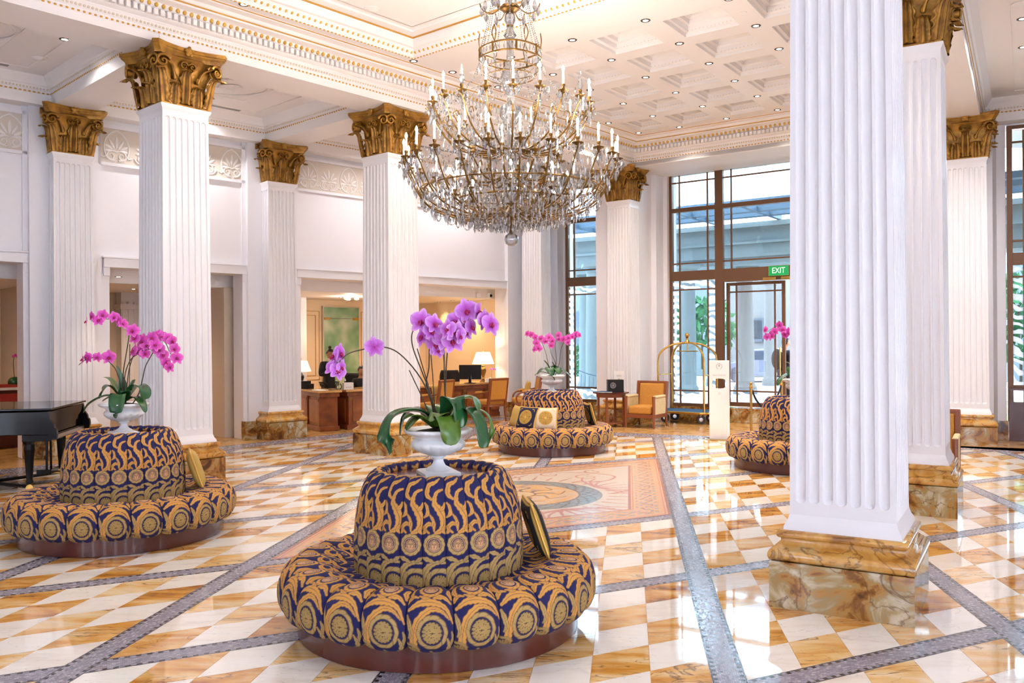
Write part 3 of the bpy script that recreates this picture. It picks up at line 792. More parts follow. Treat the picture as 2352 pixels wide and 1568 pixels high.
def column(loc, yaw, hx, hy, label, name='column', faces=(0, 1, 2, 3), nfx=7, nfy=7, back=True, meshes={}, ztop=0.0, cat='column', group=None):
    key = (round(hx, 3), round(hy, 3), faces, ztop)
    if key not in meshes:
        meshes[key] = (shaft_mesh(hx, hy, faces, nfx, nfy, ztop), base_meshes(hx, hy), capital_parts(hx*.93, hy*.93))
    sh, (pl, bm), (bell, abm, flm) = meshes[key]
    t = thing(name, loc, rz(yaw), label, cat, group)
    link('plinth', pl, 'marble_column', t); link('base_moulding', bm, 'marble_column', t); link('shaft', sh, 'column_paint', t)
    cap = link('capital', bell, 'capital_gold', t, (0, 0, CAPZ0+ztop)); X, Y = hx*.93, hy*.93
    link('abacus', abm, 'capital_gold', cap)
    for f in range(4):
        if f == 2 and not back: continue
        w_, d_ = (X, Y) if f % 2 == 0 else (Y, X); half = (f in (1, 3)) and not back
        Tf = Matrix.Rotation(PI/2*f, 4, 'Z')
        def put(me, nm, x, y, z, rz_=0, ry=0, sc=(1, 1, 1)):
            q = Tf @ Vector((x, -d_-y, z))
            if not back and q.y > .12: return
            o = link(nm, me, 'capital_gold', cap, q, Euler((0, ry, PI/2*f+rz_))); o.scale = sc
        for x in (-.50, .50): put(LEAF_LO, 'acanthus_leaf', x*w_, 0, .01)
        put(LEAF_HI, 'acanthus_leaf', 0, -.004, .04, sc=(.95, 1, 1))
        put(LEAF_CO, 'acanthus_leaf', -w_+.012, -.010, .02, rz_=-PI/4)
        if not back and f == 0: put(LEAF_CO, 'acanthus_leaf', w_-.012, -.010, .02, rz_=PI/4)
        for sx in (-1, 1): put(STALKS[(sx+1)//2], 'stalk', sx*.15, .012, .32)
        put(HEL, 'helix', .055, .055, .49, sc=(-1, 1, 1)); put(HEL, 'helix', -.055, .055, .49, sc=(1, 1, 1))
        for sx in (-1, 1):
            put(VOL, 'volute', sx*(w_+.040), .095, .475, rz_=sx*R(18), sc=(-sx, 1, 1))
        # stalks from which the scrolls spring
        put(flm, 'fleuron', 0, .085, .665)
    if cat == 'pilaster': t['kind'] = 'structure'
    return t
STK = {}
c_1 = Vector((-4.274, 10.83, 0)); c_2 = Vector((-1.935, 13.66, 0)); r_1 = Vector((2.275, 5.754, 0)); r_2 = Vector((4.161, 8.870, 0))
column(r_1, 121.0, .325, .325, 'big white fluted column on veined marble plinth nearest the camera, crossing the whole picture height', group=None)
column(r_2, 121.0, .325, .325, 'white fluted column half hidden directly behind the biggest column at right')
column(c_1, 131.0, .325, .325, 'white fluted column with gilt capital behind the left orchid ottoman, cream lit on one side')
column(c_2, 131.0, .325, .325, 'white fluted column with gilt capital between reception desks, left of the chandelier')
c_3 = Vector((2.40, 18.30, 0)); r_3 = Vector((7.66, 14.38, 0))
column(c_3, 126.0, .285, .23, 'fluted pilaster with gilt capital partly behind chandelier, beside the tall entrance window', 'pilaster', faces=(0, 3, 1), back=True, ztop=.03, cat='pilaster')
column(r_3, 118.0, .325, .325, 'cream fluted pilaster with gilt capital at far right beside the end window', 'pilaster', faces=(0, 3, 1), back=True, ztop=.03, cat='pilaster')
p_k = []
for k, lab in ((-2, 'fluted wall pilaster beyond the left picture edge beside the piano'), (-1, 'fluted wall pilaster with dark gilt capital at far left behind the piano'), (0, 'fluted wall pilaster with dark gilt capital left of the reception desk')):
    q = TL @ Vector((.30+3.57*k, .30, 0)); p_k.append(q)
    column(q, 46, .30, .30, lab, 'pilaster', faces=(0, 3, 1), nfx=7, nfy=6, back=False, cat='pilaster')
p_3 = gy(1232, 700, 19.75); p_3.z = 0
column(p_3, 126, .28, .20, 'tall fluted corner pilaster behind the far ottoman, its head hidden by the chandelier', 'pilaster', faces=(0, 3, 1), back=False, cat='pilaster')

# ================================================================ walls
def wall_obj(name, T, boxes, mat='wall_paint', label=None):
    mb = MB(); mb.T = T
    for b in boxes: mb.box(*b)
    return struct(mb.build(name, mat), label)
S0 = -13.0
wall_obj('wall_left', TL, [
    (S0, .4, 3.0, 7.9, .75, 5.9), (S0, .4, 0, -6.2, .75, 3.0), (-3.88, .4, 0, -2.62, .75, 3.0), (-.31, .4, 0, .88, .75, 3.0), (6.3, .4, 0, 7.9, .75, 3.0)])
for k in range(-2, 1):
    c = .30+3.57*k
    wall_obj('trim_1', TL, [(c-.55, .28, 0, c+.38, .41, 5.40), (c-.62, .36, .0, c+.52, .41, 5.40)])
wall_obj('trim_1', TL, [(6.3, .30, 0, 7.9, .41, 5.40)])
# marble skirting
mb = MB(); mb.T = TL
for a, b in ((-3.90, -2.62), (-.33, .90), (6.28, 7.9), (-7.5, -6.2)):
    mb.box(a, .24, 0, b, .42, .33)
struct(mb.build('baseboard_left', 'marble_column', bevel=.004))
# lintels over the three wall openings
for k, (a, b) in enumerate(((-6.2, -3.88), (-2.62, -.31), (.88, 6.3))):
    mb = MB(); mb.T = TL
    mb.box(a-.10, .33, 3.0, b+.10, .42, 3.15); mb.box(a-.12, .31, 3.15, b+.12, .42, 3.18); mb.box(a-.1, .35, 2.86, a+.0, .42, 3.0); mb.box(b, .35, 2.86, b+.1, .42, 3.0)
    mb.box(a-.14, .385, .0, a, .41, 2.9); mb.box(b, .385, 0, b+.14, .41, 2.9)
    struct(mb.build('trim_2', 'wall_paint', bevel=.006))
# frieze with anthemion reliefs
def anthemion(arch):
    mb = MB()
    for k in range(-3, 4):
        a = k*R(31); L = .20-.022*abs(k); 
        mb.ball((math.sin(a)*(.055+L*.5), 0, .17+math.cos(a)*(.03+L*.52)), (.026, .013, L*.5), 8, 6, T=None) if k == 0 else mb.add(*leafv(a, L))
    for sx in (-1, 1):
        pts = []
        for t in range(22):
            a = t/21*PI*2.6; r = .075*(1-.75*t/21); pts.append((sx*(.085+r*math.sin(a)*1.0-.0), 0, .10+r*math.cos(a)-.01))
        mb.tube(pts, [.014*(1-.4*t/21) for t in range(22)], 5)
        mb.tube([(0, 0, .15), (sx*.03, 0, .165), (sx*.06, 0, .17), (sx*.085, 0, .165)], .013, 5)
    if arch:
        for sx in (-1, 1):
            mb.tube(bez([(0, 0, .49), (sx*.10, 0, .435), (sx*.175, 0, .33), (sx*.195, 0, .21), (sx*.165, 0, .09), (sx*.10, 0, .03), (sx*.03, 0, .02)], 5), .015, 5)
            mb.tube(bez([(sx*.165, 0, .09), (sx*.20, 0, .06), (sx*.245, 0, .08)], 5), .013, 5)
    else:
        for sx in (-1, 1): mb.tube(bez([(sx*.02, 0, .02), (sx*.09, 0, .012), (sx*.16, 0, .03), (sx*.215, 0, .09)], 5), .014, 5)
    me = mb.mesh('anthemion', 60); me.materials.append(M['relief_white']); return me
def leafv(a, L):
    m_ = MB(); m_.ball((0, 0, 0), (.024, .013, L*.5), 8, 6); Rm = Matrix.Translation((math.sin(a)*(.055+L*.5)*1.0, 0, .17+math.cos(a)*(.03+L*.52))) @ Matrix.Rotation(a, 4, 'Y')
    return [Rm @ Vector(v) for v in m_.v], m_.f
AN = [anthemion(True), anthemion(False)]
for k in range(3):
    a = (-6.32, -2.75, .82)[k]; b = (-3.80, -.25, 6.35)[k]
    mb = MB(); mb.T = TL; mb.box(a, .385, 4.71, b, .41, 5.27); fr = struct(mb.build('trim_3', 'frieze_ground')); 
    mb = MB(); mb.T = TL; mb.box(a-.04, .36, 4.66, b+.04, .42, 4.71); mb.box(a-.04, .36, 5.27, b+.04, .42, 5.33); mb.box(a-.04, .36, 4.71, a, .42, 5.27); mb.box(b, .36, 4.71, b+.04, .42, 5.27)
    link('frame', mb.mesh('frame'), 'wall_paint', fr)
    n = int((b-a)/.45); st = (b-a)/n
    for q in range(n):
        pos = TL @ Vector((a+st*(q+.5), .383, 4.735)); o = bpy.data.objects.new('anthemion', AN[q % 2]); C.objects.link(o); o.parent = fr
        o.location = pos; o.rotation_euler = (0, 0, rz(46)); o.scale = (1, 1, 1.04)
# ================================================================ facade walls
wall_obj('wall_back', TF, [(-2.5, 0, 0, 1.65, .3, 5.9), (2.95, 0, 0, 4.41, .3, 5.9), (10.47, 0, 0, 10.80, .3, 5.9), (1.65, 0, 5.45, 10.47, .3, 5.9)])
struct(MB().build('trim_4', 'wall_paint')) if False else None
# piers that carry the beam in front of the windows
mb = MB(); mb.T = TF
mb.box(3.15, -1.15, 0, 4.18, 0, 5.42); mb.box(3.05, -.5, 0, 4.30, 0, 5.42); mb.box(2.95, -.15, 0, 4.40, 0, 5.42)
mb.box(10.1, -1.25, 0, 10.88, 0, 5.42)
mb.box(.2, -.55, 0, 1.35, 0, 5.42); mb.box(-.2, -.25, 0, 1.55, 0, 5.42)
struct(mb.build('wall_back', 'wall_paint'))
mb = MB(); mb.T = TF
mb.box(3.10, -1.2, 0, 4.23, 0, .33); mb.box(2.95, -.2, 0, 4.36, 0, .33); mb.box(10.05, -1.3, 0, 10.92, 0, .33); mb.box(.15, -.6, 0, 1.40, 0, .33); mb.box(-.2, -.3, 0, 1.6, 0, .33)
mb.box(1.6, -.06, 0, 3.1, .3, .30); mb.box(4.3, -.06, 0, 6.95, .3, .30); mb.box(9.5, -.06, 0, 10.6, .3, .30)
struct(mb.build('baseboard_back', 'marble_column', bevel=.004))
wall_obj('wall_right', TG, [(-1.2, .0, 0, .10, .5, 5.9), (-.6, -.25, 0, -.12, .1, 5.9), (.1, 0, 5.40, 6, .5, 5.9), (2.4, 0, 0, 4.4, .5, 5.9)])
mb = MB(); mb.T = TG; mb.box(-1.0, -.30, 0, -.10, 0, .33); mb.box(-.2, -.06, 0, .12, .1, .33); struct(mb.build('baseboard_right', 'marble_column'))
wall_obj('wall_right', Matrix.Translation((13.0, 13, 0)) @ Matrix.Rotation(rz(206), 4, 'Z'), [(-1, 0, 0, 12, .3, 5.9)])

# ================================================================ windows
FM = 'bronze_frame'
def window(name, T, s0, s1, z0, z1, verts, hors, panes, depth=.10, etch=True):
    """verts: (s, half, za, zb) ; hors: (z, half, sa, sb)"""
    mb = MB(); mb.T = T
    for s, h_, a, b in verts: mb.box(s-h_, -depth/2 if h_ > .03 else -.02, a, s+h_, depth/2 if h_ > .03 else .02, b)
    for z, h_, a, b in hors: mb.box(a, -depth/2+.004 if h_ > .03 else -.018, z-h_, b, depth/2-.004 if h_ > .03 else .018, z+h_)
    fr = struct(mb.build(name, FM, bevel=.003))
    for a, b, c, d, mt in panes:
        pb = MB(); pb.T = T; pb.box(a, -.004, c, b, .004, d); o = pb.build('pane', mt, fr)
    return fr
def light(T, s0, s1, z0, z1, top=None, bot=None, side=.18, left=True, right=True, etch=False):
    """muntins and panes of one light"""
    V = []; H = []; P = []
    xs = [s0]+([s0+side] if left else [])+([s1-side] if right else [])+[s1]
    zs = [z0]+([z0+bot] if bot else [])+([z1-top] if top else [])+[z1]
    for x in xs[1:-1]: V.append((x, .016, z0, z1))
    for z in zs[1:-1]: H.append((z, .016, s0, s1))
    for i in range(len(xs)-1):
        for j in range(len(zs)-1):
            edge = (i == 0 and left) or (i == len(xs)-2 and right) or (bot and j == 0) or (top and j == len(zs)-2)
            P.append((xs[i], xs[i+1], zs[j], zs[j+1], 'etched_glass' if (etch and edge) else 'window_glass'))
    return V, H, P
def bay(T, s0, s1, zs, rules, name):
    V = []; H = []; P = []
    for (a, b), kw in zip(zs, rules):
        v, h_, p = light(T, s0, s1, a, b, **kw); V += v; H += h_; P += p
    return V, H, P
ZL = [(.36, 3.07), (3.28, 4.59), (4.68, 5.42)]
RU = [dict(top=.20, bot=.28, etch=True), dict(bot=.17), dict(top=.17)]
RU2 = [dict(top=.20, bot=.28, side=.16, etch=True), dict(bot=.17, side=.16), dict(top=.17, side=.16)]
# left aisle window
V, H, P = bay(TF, 1.72, 2.9, ZL, RU2, '')
window('window_1', TF, 1.65, 2.95, .3, 5.45, V+[(1.685, .035, .3, 5.45), (2.925, .035, .3, 5.45)], H+[(.33, .035, 1.65, 2.95), (5.435, .03, 1.65, 2.95), (3.175, .105, 1.65, 2.95), (4.635, .045, 1.65, 2.95)], P)
# hall window with door
V, H, P = bay(TF, 4.45, 5.47, ZL, RU, '')
V2, H2, P2 = bay(TF, 9.41, 10.43, ZL, RU, '')
V3, H3, P3 = bay(TF, 5.65, 9.23, ZL[1:], RU[1:], '')
fr2 = window('window_2', TF, 4.4, 10.47, .3, 5.45, V+V2+V3+[(4.43, .035, .3, 5.45), (5.56, .09, .3, 5.45), (9.32, .09, 0, 5.45), (10.45, .03, .3, 5.45)],
       H+H2+H3+[(.33, .035, 4.4, 5.5), (.33, .035, 9.3, 10.47), (5.435, .025, 4.4, 10.47), (3.175, .105, 4.4, 10.47), (4.635, .045, 4.4, 10.47)], P+P2+P3)
fr2['label'] = 'tall bronze framed entrance window'
def sliding(s0, s1, nm):
    v, h_, p = light(TF, s0+.07, s1-.07, .42, 2.92, top=.14, bot=.24, side=.15, etch=False)
    p2 = []
    for (a, b, c, d, mt) in p: p2.append((a, b, c, d, 'etched_glass' if d < .7 else 'clear_glass'))
    T = TF @ Matrix.Translation((0, .09, 0))
    fr = window(nm, T, s0, s1, .33, 2.98, v+[(s0+.035, .035, .33, 2.98), (s1-.035, .035, .33, 2.98)], h_+[(.375, .045, s0, s1), (2.95, .032, s0, s1)], p2, .05)
    mb = MB(); mb.T = T; mb.tube([(s1-.10, -.07, 1.0), (s1-.10, -.07, 1.6)], .012, 8); mb.build('door_handle', 'brass', fr)
    return fr
sliding(5.68, 6.95, 'door_1'); sliding(7.98, 9.22, 'door_2')
mb = MB(); mb.T = TF; mb.box(5.66, -.10, 3.00, 9.22, .12, 3.07); struct(mb.build('trim_5', 'bronze_frame'))
mb = MB(); mb.T = TF; mb.box(6.55, -.13, 2.985, 6.83, -.10, 3.05); mb.box(6.93, -.13, 2.985, 7.6, -.10, 3.05); struct(mb.build('trim_6', 'brass'))
# right aisle window
V, H, P = bay(TG, .20, 2.3, [(.95, 3.0), (3.21, 5.30)], [dict(top=.2, side=.17, etch=True), dict(bot=.2, top=.2, side=.17)], '')
window('window_3', TG, .12, 2.4, 0, 5.38, V+[(.16, .04, .33, 5.38), (2.35, .04, 0, 5.38)], H+[(5.36, .03, .12, 2.4), (3.105, .105, .12, 2.4), (.92, .03, .12, 2.4)], P)
mb = MB(); mb.T = TG
mb.box(.13, -.08, 0, 2.4, .06, .62)
for k in range(12): mb.box(.15+k*.19, -.10, .62, .18+k*.19, .02, .90)
mb.box(.13, -.1, .86, 2.4, .04, .90); mb.box(.13, -.1, .62, 2.4, .04, .66)
struct(mb.build('trim_7', 'mahogany'))
# exit sign over the door
ex = thing('exit_sign', TF @ Vector((6.90, -.17, 3.17)), rz(126), 'small green EXIT sign above the glass entrance doors', 'sign')
mb = MB(); mb.box(-.205, -.012, -.10, .205, .012, .10); mb.build('panel', 'exit_green', ex)
mb = MB()
for a in ((-.212, -.015, -.107, .212, .015, -.10), (-.212, -.015, .10, .212, .015, .107), (-.212, -.015, -.107, -.205, .015, .107), (.205, -.015, -.107, .212, .015, .107)): mb.box(*a)
mb.build('frame', 'brass', ex)
text('lettering', 'EXIT', .165, 'exit_white', ex, (0, -.014, 0), (PI/2, 0, 0), sx=.82)

# ================================================================ ceilings, beams, cornices
CZ = 5.93                                                        # hall ceiling
bC = Vector((sin(R(41.64)), cos(R(41.64)))); K1 = Vector((2.55, 17.97)); A0 = K1-bC*24.5; rR = Vector((r_2.x-r_1.x, r_2.y-r_1.y)).normalized()
nR = Vector((rR.y, -rR.x)); K2 = Vector((7.22, 14.58)); R0 = K2-rR*20.5
HALL = [A0, K1, K2, R0]
CORN = [(0, 5.40), (0, 5.492), (.006, 5.50), (.016, 5.505), (.018, 5.518), (.008, 5.53), (.008, 5.545), (.028, 5.555), (.045, 5.60), (.060, 5.612), (.060, 5.625), (.10, 5.635), (.125, 5.655), (.125, 5.735), (.15, 5.745), (.165, 5.762), (.185, 5.80), (.215, 5.812), (.295, 5.815), (.295, 5.852), (.305, 5.856), (.318, 5.872), (.335, 5.895), (.43, 5.905), (.44, 5.915), (.46, CZ)]
mb = MB(); sweep(mb, HALL, CORN, side=-1); cor = struct(mb.build('trim_8', 'ceiling_paint', smooth=30))
def gline(path, o, z, w_=.012, h_=.012, name='gold_line', closed=False, side=-1):
    mb = MB(); sweep(mb, path, [(o-w_*.2, z-h_), (o+w_, z-h_), (o+w_, z+h_*.3), (o-w_*.2, z+h_*.3)], side, closed); return mb.build(name, 'gold_line', cor)
gline(HALL, .293, 5.850, .008, .012); gline(HALL, .440, 5.925, .012, .010)
def pieces(path, o, z, step, shape, mat, name, parent, side=-1, closed=False):
    pts = along(offpath(path, o, side, closed), step, closed); mb = MB()
    for p, a in pts:
        if p.y < 1.5: continue
        mb.add([TR((p.x, p.y, z), a) @ Vector(v) for v in shape.v], shape.f)
    o_ = mb.build(name, mat, parent, smooth=60); o_['kind'] = 'stuff'; return o_
egg = MB(); egg.ball((0, 0, 0), (.026, .024, .030), 8, 6)
bead = MB(); bead.ball((0, 0, 0), (.024, .012, .012), 6, 4)
dent = MB(); dent.box(-.024, -.03, -.034, .024, .02, .034)
orn = MB(); orn.ball((0, 0, 0), (.022, .012, .022), 6, 4)
pieces(HALL, .172, 5.775, .088, egg, 'gold_egg', 'egg_moulding', cor)
pieces(HALL, .012, 5.512, .062, bead, 'gold_line', 'bead_moulding', cor)
pieces(HALL, .150, 5.692, .082, dent, 'ceiling_paint', 'dentils', cor)
pieces(HALL, .032, 5.578, .046, orn, 'ornament_cream', 'leaf_moulding', cor)
# coffer grid through the photographed downlights
kz = (CZ-1.75)/4.25
gb = [Vector((-.91, 13.45)), Vector((.01, 12.75)), Vector((.88, 12.05)), Vector((1.80, 11.33)), Vector((2.73, 10.63)), Vector((3.66, 9.93)), Vector((4.58, 9.25))]
gs = [Vector((.705, .80)), Vector((.670, .85)), Vector((.652, .864)), Vector((.626, .888)), Vector((.600, .92)), Vector((.570, .94)), Vector((.545, .955))]
def GP(c, r): return (gb[c]+gs[c]*r)*kz
NRW = 5; NCL = 6
outer = offpath(HALL, .46, -1); outer = [outer[0], outer[1], outer[2], outer[3]]
gridout = [GP(0, r) for r in range(NRW)]+[GP(c, NRW) for c in range(NCL)]+[GP(NCL, r) for r in range(NRW, 0, -1)]+[GP(c, 0) for c in range(NCL, 0, -1)]
# sunk tray nearer the camera
tA = Vector((sin(R(-50.3)), cos(R(-50.3)))); tK = gz(950, 131, CZ).to_2d(); tray = [tK, tK-bC*9.0, tK-bC*9.0-tA*5.6, tK-tA*5.6]
def holed(name, outer_, holes, z, mat):
    polys = [[Vector((p[0], p[1], 0)) for p in outer_]]+[[Vector((p[0], p[1], 0)) for p in h_] for h_ in holes]
    tris = tessellate_polygon(polys); flat = [p for pl in polys for p in pl]
    me = bpy.data.meshes.new(name); me.from_pydata([(p.x, p.y, z) for p in flat], [], [tuple(t) for t in tris]); me.update()
    for pl in me.polygons:
        if pl.normal.z > 0: pl.flip()
    return link(name, me, mat)
# inner band where coffers stop short (margins between window cornice, tray and coffers)
ceil = struct(holed('ceiling', outer, [gridout, tray], CZ, 'ceiling_paint'))
IN = .155; 
for c in range(NCL):
    for r in range(NRW):
        q = [GP(c, r), GP(c, r+1), GP(c+1, r+1), GP(c+1, r)]; ct = sum(q, Vector((0, 0)))/4
        def ins(f): return [ct+(p-ct)*f for p in q]
        st = [(1.0, 0), (.70, 0), (.70, .045), (.63, .06), (.62, .13), (.55, .145), (.54, .20), (.43, .225), (.42, .27), (.0, .27)]
        mb = MB(); vs = []; fs = []
        for f, dz in st[:-1]: vs += [(p.x, p.y, CZ+dz) for p in ins(f)]
        for i in range(len(st)-2):
            for j in range(4): fs.append((4*i+j, 4*i+4+j, 4*i+4+(j+1) % 4, 4*i+(j+1) % 4))
        b = 4*(len(st)-2); fs.append((b, b+3, b+2, b+1)); mb.add(vs, fs)
        o = mb.build('coffer', 'coffer_paint' if False else 'ceiling_paint', ceil)
        mb = MB()
        for f, dz, hh in ((.655, .052, .018), (.583, .138, .014)):
            for a, b_ in zip(ins(f), ins(f)[1:]+ins(f)[:1]):
                L_ = (b_-a).length; k = max(3, int(L_/.055))
                for t in range(k):
                    p = a+(b_-a)*((t+.5)/k); mb.ball((p.x, p.y, CZ+dz+.02), (.02, .02, hh), 5, 3)
        o2 = mb.build('leaf_moulding', 'ornament_cream', o); o2['kind'] = 'stuff'
# tray
TRP = [(0, CZ), (-.01, CZ-.02), (.0, CZ-.03), (.012, CZ-.02), (.02, CZ), (.03, CZ+.01), (.05, CZ+.02), (.075, CZ+.055), (.09, CZ+.075), (.13, CZ+.085), (.15, CZ+.12), (.155, CZ+.21), (.30, CZ+.215), (.31, CZ+.24), (.40, CZ+.24)]
ts = -1 if (tray[1]-tray[0]).cross(tray[2]-tray[1]) < 0 else 1
mb = MB(); sweep(mb, tray, TRP, side=ts, closed=True); trm = struct(mb.build('trim_9', 'ceiling_paint', smooth=30))
pieces(tray, .048, CZ+.045, .088, egg, 'gold_egg', 'egg_moulding', trm, side=ts, closed=True)
pieces(tray, .0, CZ-.025, .062, bead, 'gold_line', 'bead_moulding', trm, side=ts, closed=True)
mb = MB(); sweep(mb, tray, [(.15, CZ+.19), (.165, CZ+.19), (.165, CZ+.212), (.15, CZ+.212)], ts, True); mb.build('gold_line', 'gold_line', trm)
tin = offpath(tray, .39, ts, True)
mb = MB(); mb.add([(p.x, p.y, CZ+.24) for p in tin], [tuple(range(4))]); me = mb.mesh('ceiling'); 
for pl in me.polygons:
    if pl.normal.z > 0: pl.flip()
struct(link('ceiling', me, 'ceiling_paint'))
# beams over the column rows (solid, from capital top to the slab)
def beam2(name, a, b, hw, z0=5.40, z1=6.3, mat='ceiling_paint', off=0):
    d = (b-a).normalized(); n = Vector((-d.y, d.x)); a = a+n*off; b = b+n*off
    mb = MB(); mb.prism([tuple(a+n*hw), tuple(b+n*hw), tuple(b-n*hw), tuple(a-n*hw)], z0, z1); return struct(mb.build(name, mat))
nC = Vector((-bC.y, bC.x))
beam2('ceiling_beam', A0+nC*.345, K1+bC*1.6+nC*.345, .34)
beam2('ceiling_beam', R0+nR*.36, K2+rR*1.5+nR*.36, .355)
wd = (K2-K1).normalized(); wn = Vector((-wd.y, wd.x))
mb = MB(); q = [K1, K2, K2+wn*1.62, K1+wn*1.62]; mb.prism([tuple(p) for p in q], 5.41, 6.3); struct(mb.build('ceiling_beam', 'ceiling_paint'))
# blocks over the capitals
for p, yw in ((c_1, 131), (c_2, 131), (r_1, 121), (r_2, 121)):
    mb = MB(); mb.sqlathe([(0, 5.40), (0, 5.49)], .365, .365, T=TR(p, rz(yw))); struct(mb.build('trim_10', 'ceiling_paint'))
# aisle ceilings
AZ = 5.80
mb = MB(); far = TL @ Vector((7.9, .4, 0)); near = TL @ Vector((S0, .4, 0))
mb.add([(near.x, near.y, AZ), (far.x, far.y, AZ), (K1.x+1, K1.y+1.5, AZ), (A0.x, A0.y, AZ)], [(0, 1, 2, 3)]); struct(mb.build('ceiling', 'ceiling_paint'))
mb = MB(); mb.add([(R0.x, R0.y, AZ), (K2.x+.8, K2.y+1.4, AZ), (14, 14, AZ), (14, -4, AZ)], [(0, 1, 2, 3)]); struct(mb.build('ceiling', 'ceiling_paint'))
mb = MB(); mb.T = TL; mb.box(S0, .12, 5.40, 7.9, .76, 6.0); struct(mb.build('ceiling_beam', 'ceiling_paint'))
ACORN = [(0, 5.56), (.008, 5.565), (.016, 5.575), (.008, 5.59), (.012, 5.60), (.035, 5.615), (.05, 5.66), (.075, 5.675), (.09, 5.71), (.13, 5.76), (.15, AZ)]
cc = [c_1.to_2d()-(c_2-c_1).to_2d(), c_1.to_2d(), c_2.to_2d(), c_3.to_2d()+Vector((.35, .45))]
pp = [Vector((p.x, p.y)) for p in p_k]+[(TL @ Vector((7.2, .3, 0))).to_2d()]
for k in range(4):
    if k < 3: beam2('ceiling_beam', pp[k], cc[k], .29, 5.40, 6.0)
def isect(a, d, b, e):
    t = ((b-a).x*e.y-(b-a).y*e.x)/(d.x*e.y-d.y*e.x); return a+d*t
for k in range(-1, 3):
    if k == -1: a1, b1 = pp[0]-(pp[1]-pp[0]), cc[0]-(cc[1]-cc[0])
    else: a1, b1 = pp[k], cc[k]
    a2, b2 = pp[k+1], cc[k+1]
    wl = yv(46).to_2d(); wl0 = (TL @ Vector((0, .12, 0))).to_2d(); cl0 = A0+nC*.685
    d1 = (b1-a1).normalized(); d2 = (b2-a2).normalized(); n1 = Vector((-d1.y, d1.x))*.29; n2_ = Vector((-d2.y, d2.x))*.29
    if n1.dot(wl) < 0: n1 = -n1
    if n2_.dot(wl) < 0: n2_ = -n2_
    bayp = [isect(wl0, wl, a1+n1, d1), isect(wl0, wl, a2-n2_, d2), isect(cl0, bC, a2-n2_, d2), isect(cl0, bC, a1+n1, d1)]
    sd = 1 if (bayp[1]-bayp[0]).cross(bayp[2]-bayp[1]) > 0 else -1
    mb = MB(); sweep(mb, bayp, ACORN, sd, True); tt = struct(mb.build('trim_11', 'ceiling_paint', smooth=30))
    pieces(bayp, .012, 5.575, .062, bead, 'gold_line', 'bead_moulding', tt, sd, True)
    pieces(bayp, .035, 5.635, .046, orn, 'ornament_cream', 'leaf_moulding', tt, sd, True)
    # raised flat panel border and a long air slot
    for o_, hh in ((.42, .012), (.95, .010)):
        ip = offpath(bayp, o_, sd, True); mb = MB(); sweep(mb, ip, [(0, AZ), (0, AZ-hh), (.03, AZ-hh), (.03, AZ)], sd, True); mb.build('panel_moulding', 'ceiling_paint', tt)
    q0 = bayp[0]+(bayp[1]-bayp[0])*.25; u = (bayp[1]-bayp[0]).normalized(); v_ = Vector((-u.y, u.x))*sd
    mb = MB(); L_ = (bayp[1]-bayp[0]).length; a = bayp[0]+v_*.30+u*L_*.22; b = bayp[0]+v_*.30+u*L_*.78
    mb.prism([tuple(a), tuple(b), tuple(b+v_*.09), tuple(a+v_*.09)], AZ-.008, AZ+.01)
    vt = mb.build('air_vent', 'vent_grey'); tag(vt, 'long dark air slot in the left aisle ceiling, bay %s' % ('beyond the left edge', 'above the piano', 'between the two left columns', 'above the reception')[k+1], 'vent')
    ctr = sum(bayp, Vector((0, 0)))/4
    mb = MB(); mb.lathe([(.52, 0), (.50, .018), (.47, .018), (.46, 0)], 32, T=TR((ctr.x, ctr.y, AZ-.014), 0, 0, 0, (1.25, .9, 1)), cap=False)
    for q in range(10):
        a = 2*PI*q/10; mb.ball((ctr.x+.12*cos(a), ctr.y+.12*sin(a), AZ-.01), (.10 if q % 2 else .07, .045, .012), 8, 4, T=None)
    mb.lathe([(.03, -.03), (.07, -.015), (.09, 0)], 16, T=TR((ctr.x, ctr.y, AZ)))
    mb.build('ceiling_rose', 'ceiling_paint', tt)
# right aisle bay moulding
ra = R0+nR*.72; rb = K2+nR*.72; gdir = yv(116).to_2d(); g0 = (TG @ Vector((0, -.27, 0))).to_2d(); pR = isect(ra, rR, g0, gdir)
bayR = [ra, pR, pR+gdir*4.2, ra+gdir*4.6]; sd = 1 if (bayR[1]-bayR[0]).cross(bayR[2]-bayR[1]) > 0 else -1
mb = MB(); sweep(mb, bayR, ACORN, sd, True); tt = struct(mb.build('trim_12', 'ceiling_paint', smooth=30))
pieces(bayR, .012, 5.575, .062, bead, 'gold_line', 'bead_moulding', tt, sd, True)
pieces(bayR, .035, 5.635, .046, orn, 'ornament_cream', 'leaf_moulding', tt, sd, True)
for o_ in (.45, 1.0):
    ip = offpath(bayR, o_, sd, True); mb = MB(); sweep(mb, ip, [(0, AZ), (0, AZ-.012), (.03, AZ-.012), (.03, AZ)], sd, True); mb.build('panel_moulding', 'ceiling_paint', tt)
mb = MB(); mb.T = TG; mb.box(-1.2, -.28, 5.42, 6, .5, 6.2); struct(mb.build('ceiling_beam', 'ceiling_paint'))
# unseen wall added behind the camera; its open bays limit the daylight
wall_obj('wall_added_front', Matrix.Translation((0, -5.2, 0)), [(-18, 0, 4.6, 14, .3, 6.3)]+[(x, 0, 0, x+2.0, .3, 4.6) for x in (-18, -15.4, -12.8, -10.2, -7.6, -5.0, -2.4, .2, 2.8, 5.4, 8.0, 10.6, 12.9)]+[(-18, 0, 0, -10, .3, 4.6)])
wall_obj('wall_added_side', Matrix.Translation((-13.9, -5.2, 0)), [(-.3, 0, 0, 0, 12.2, 6.3)])  # unseen wall added to shut out daylight from the left
# roof slab keeps daylight out of the ceiling void
mb = MB(); mb.box(-18, -6, 6.32, 16, 20.5, 6.5); struct(mb.build('roof', 'ceiling_paint'))

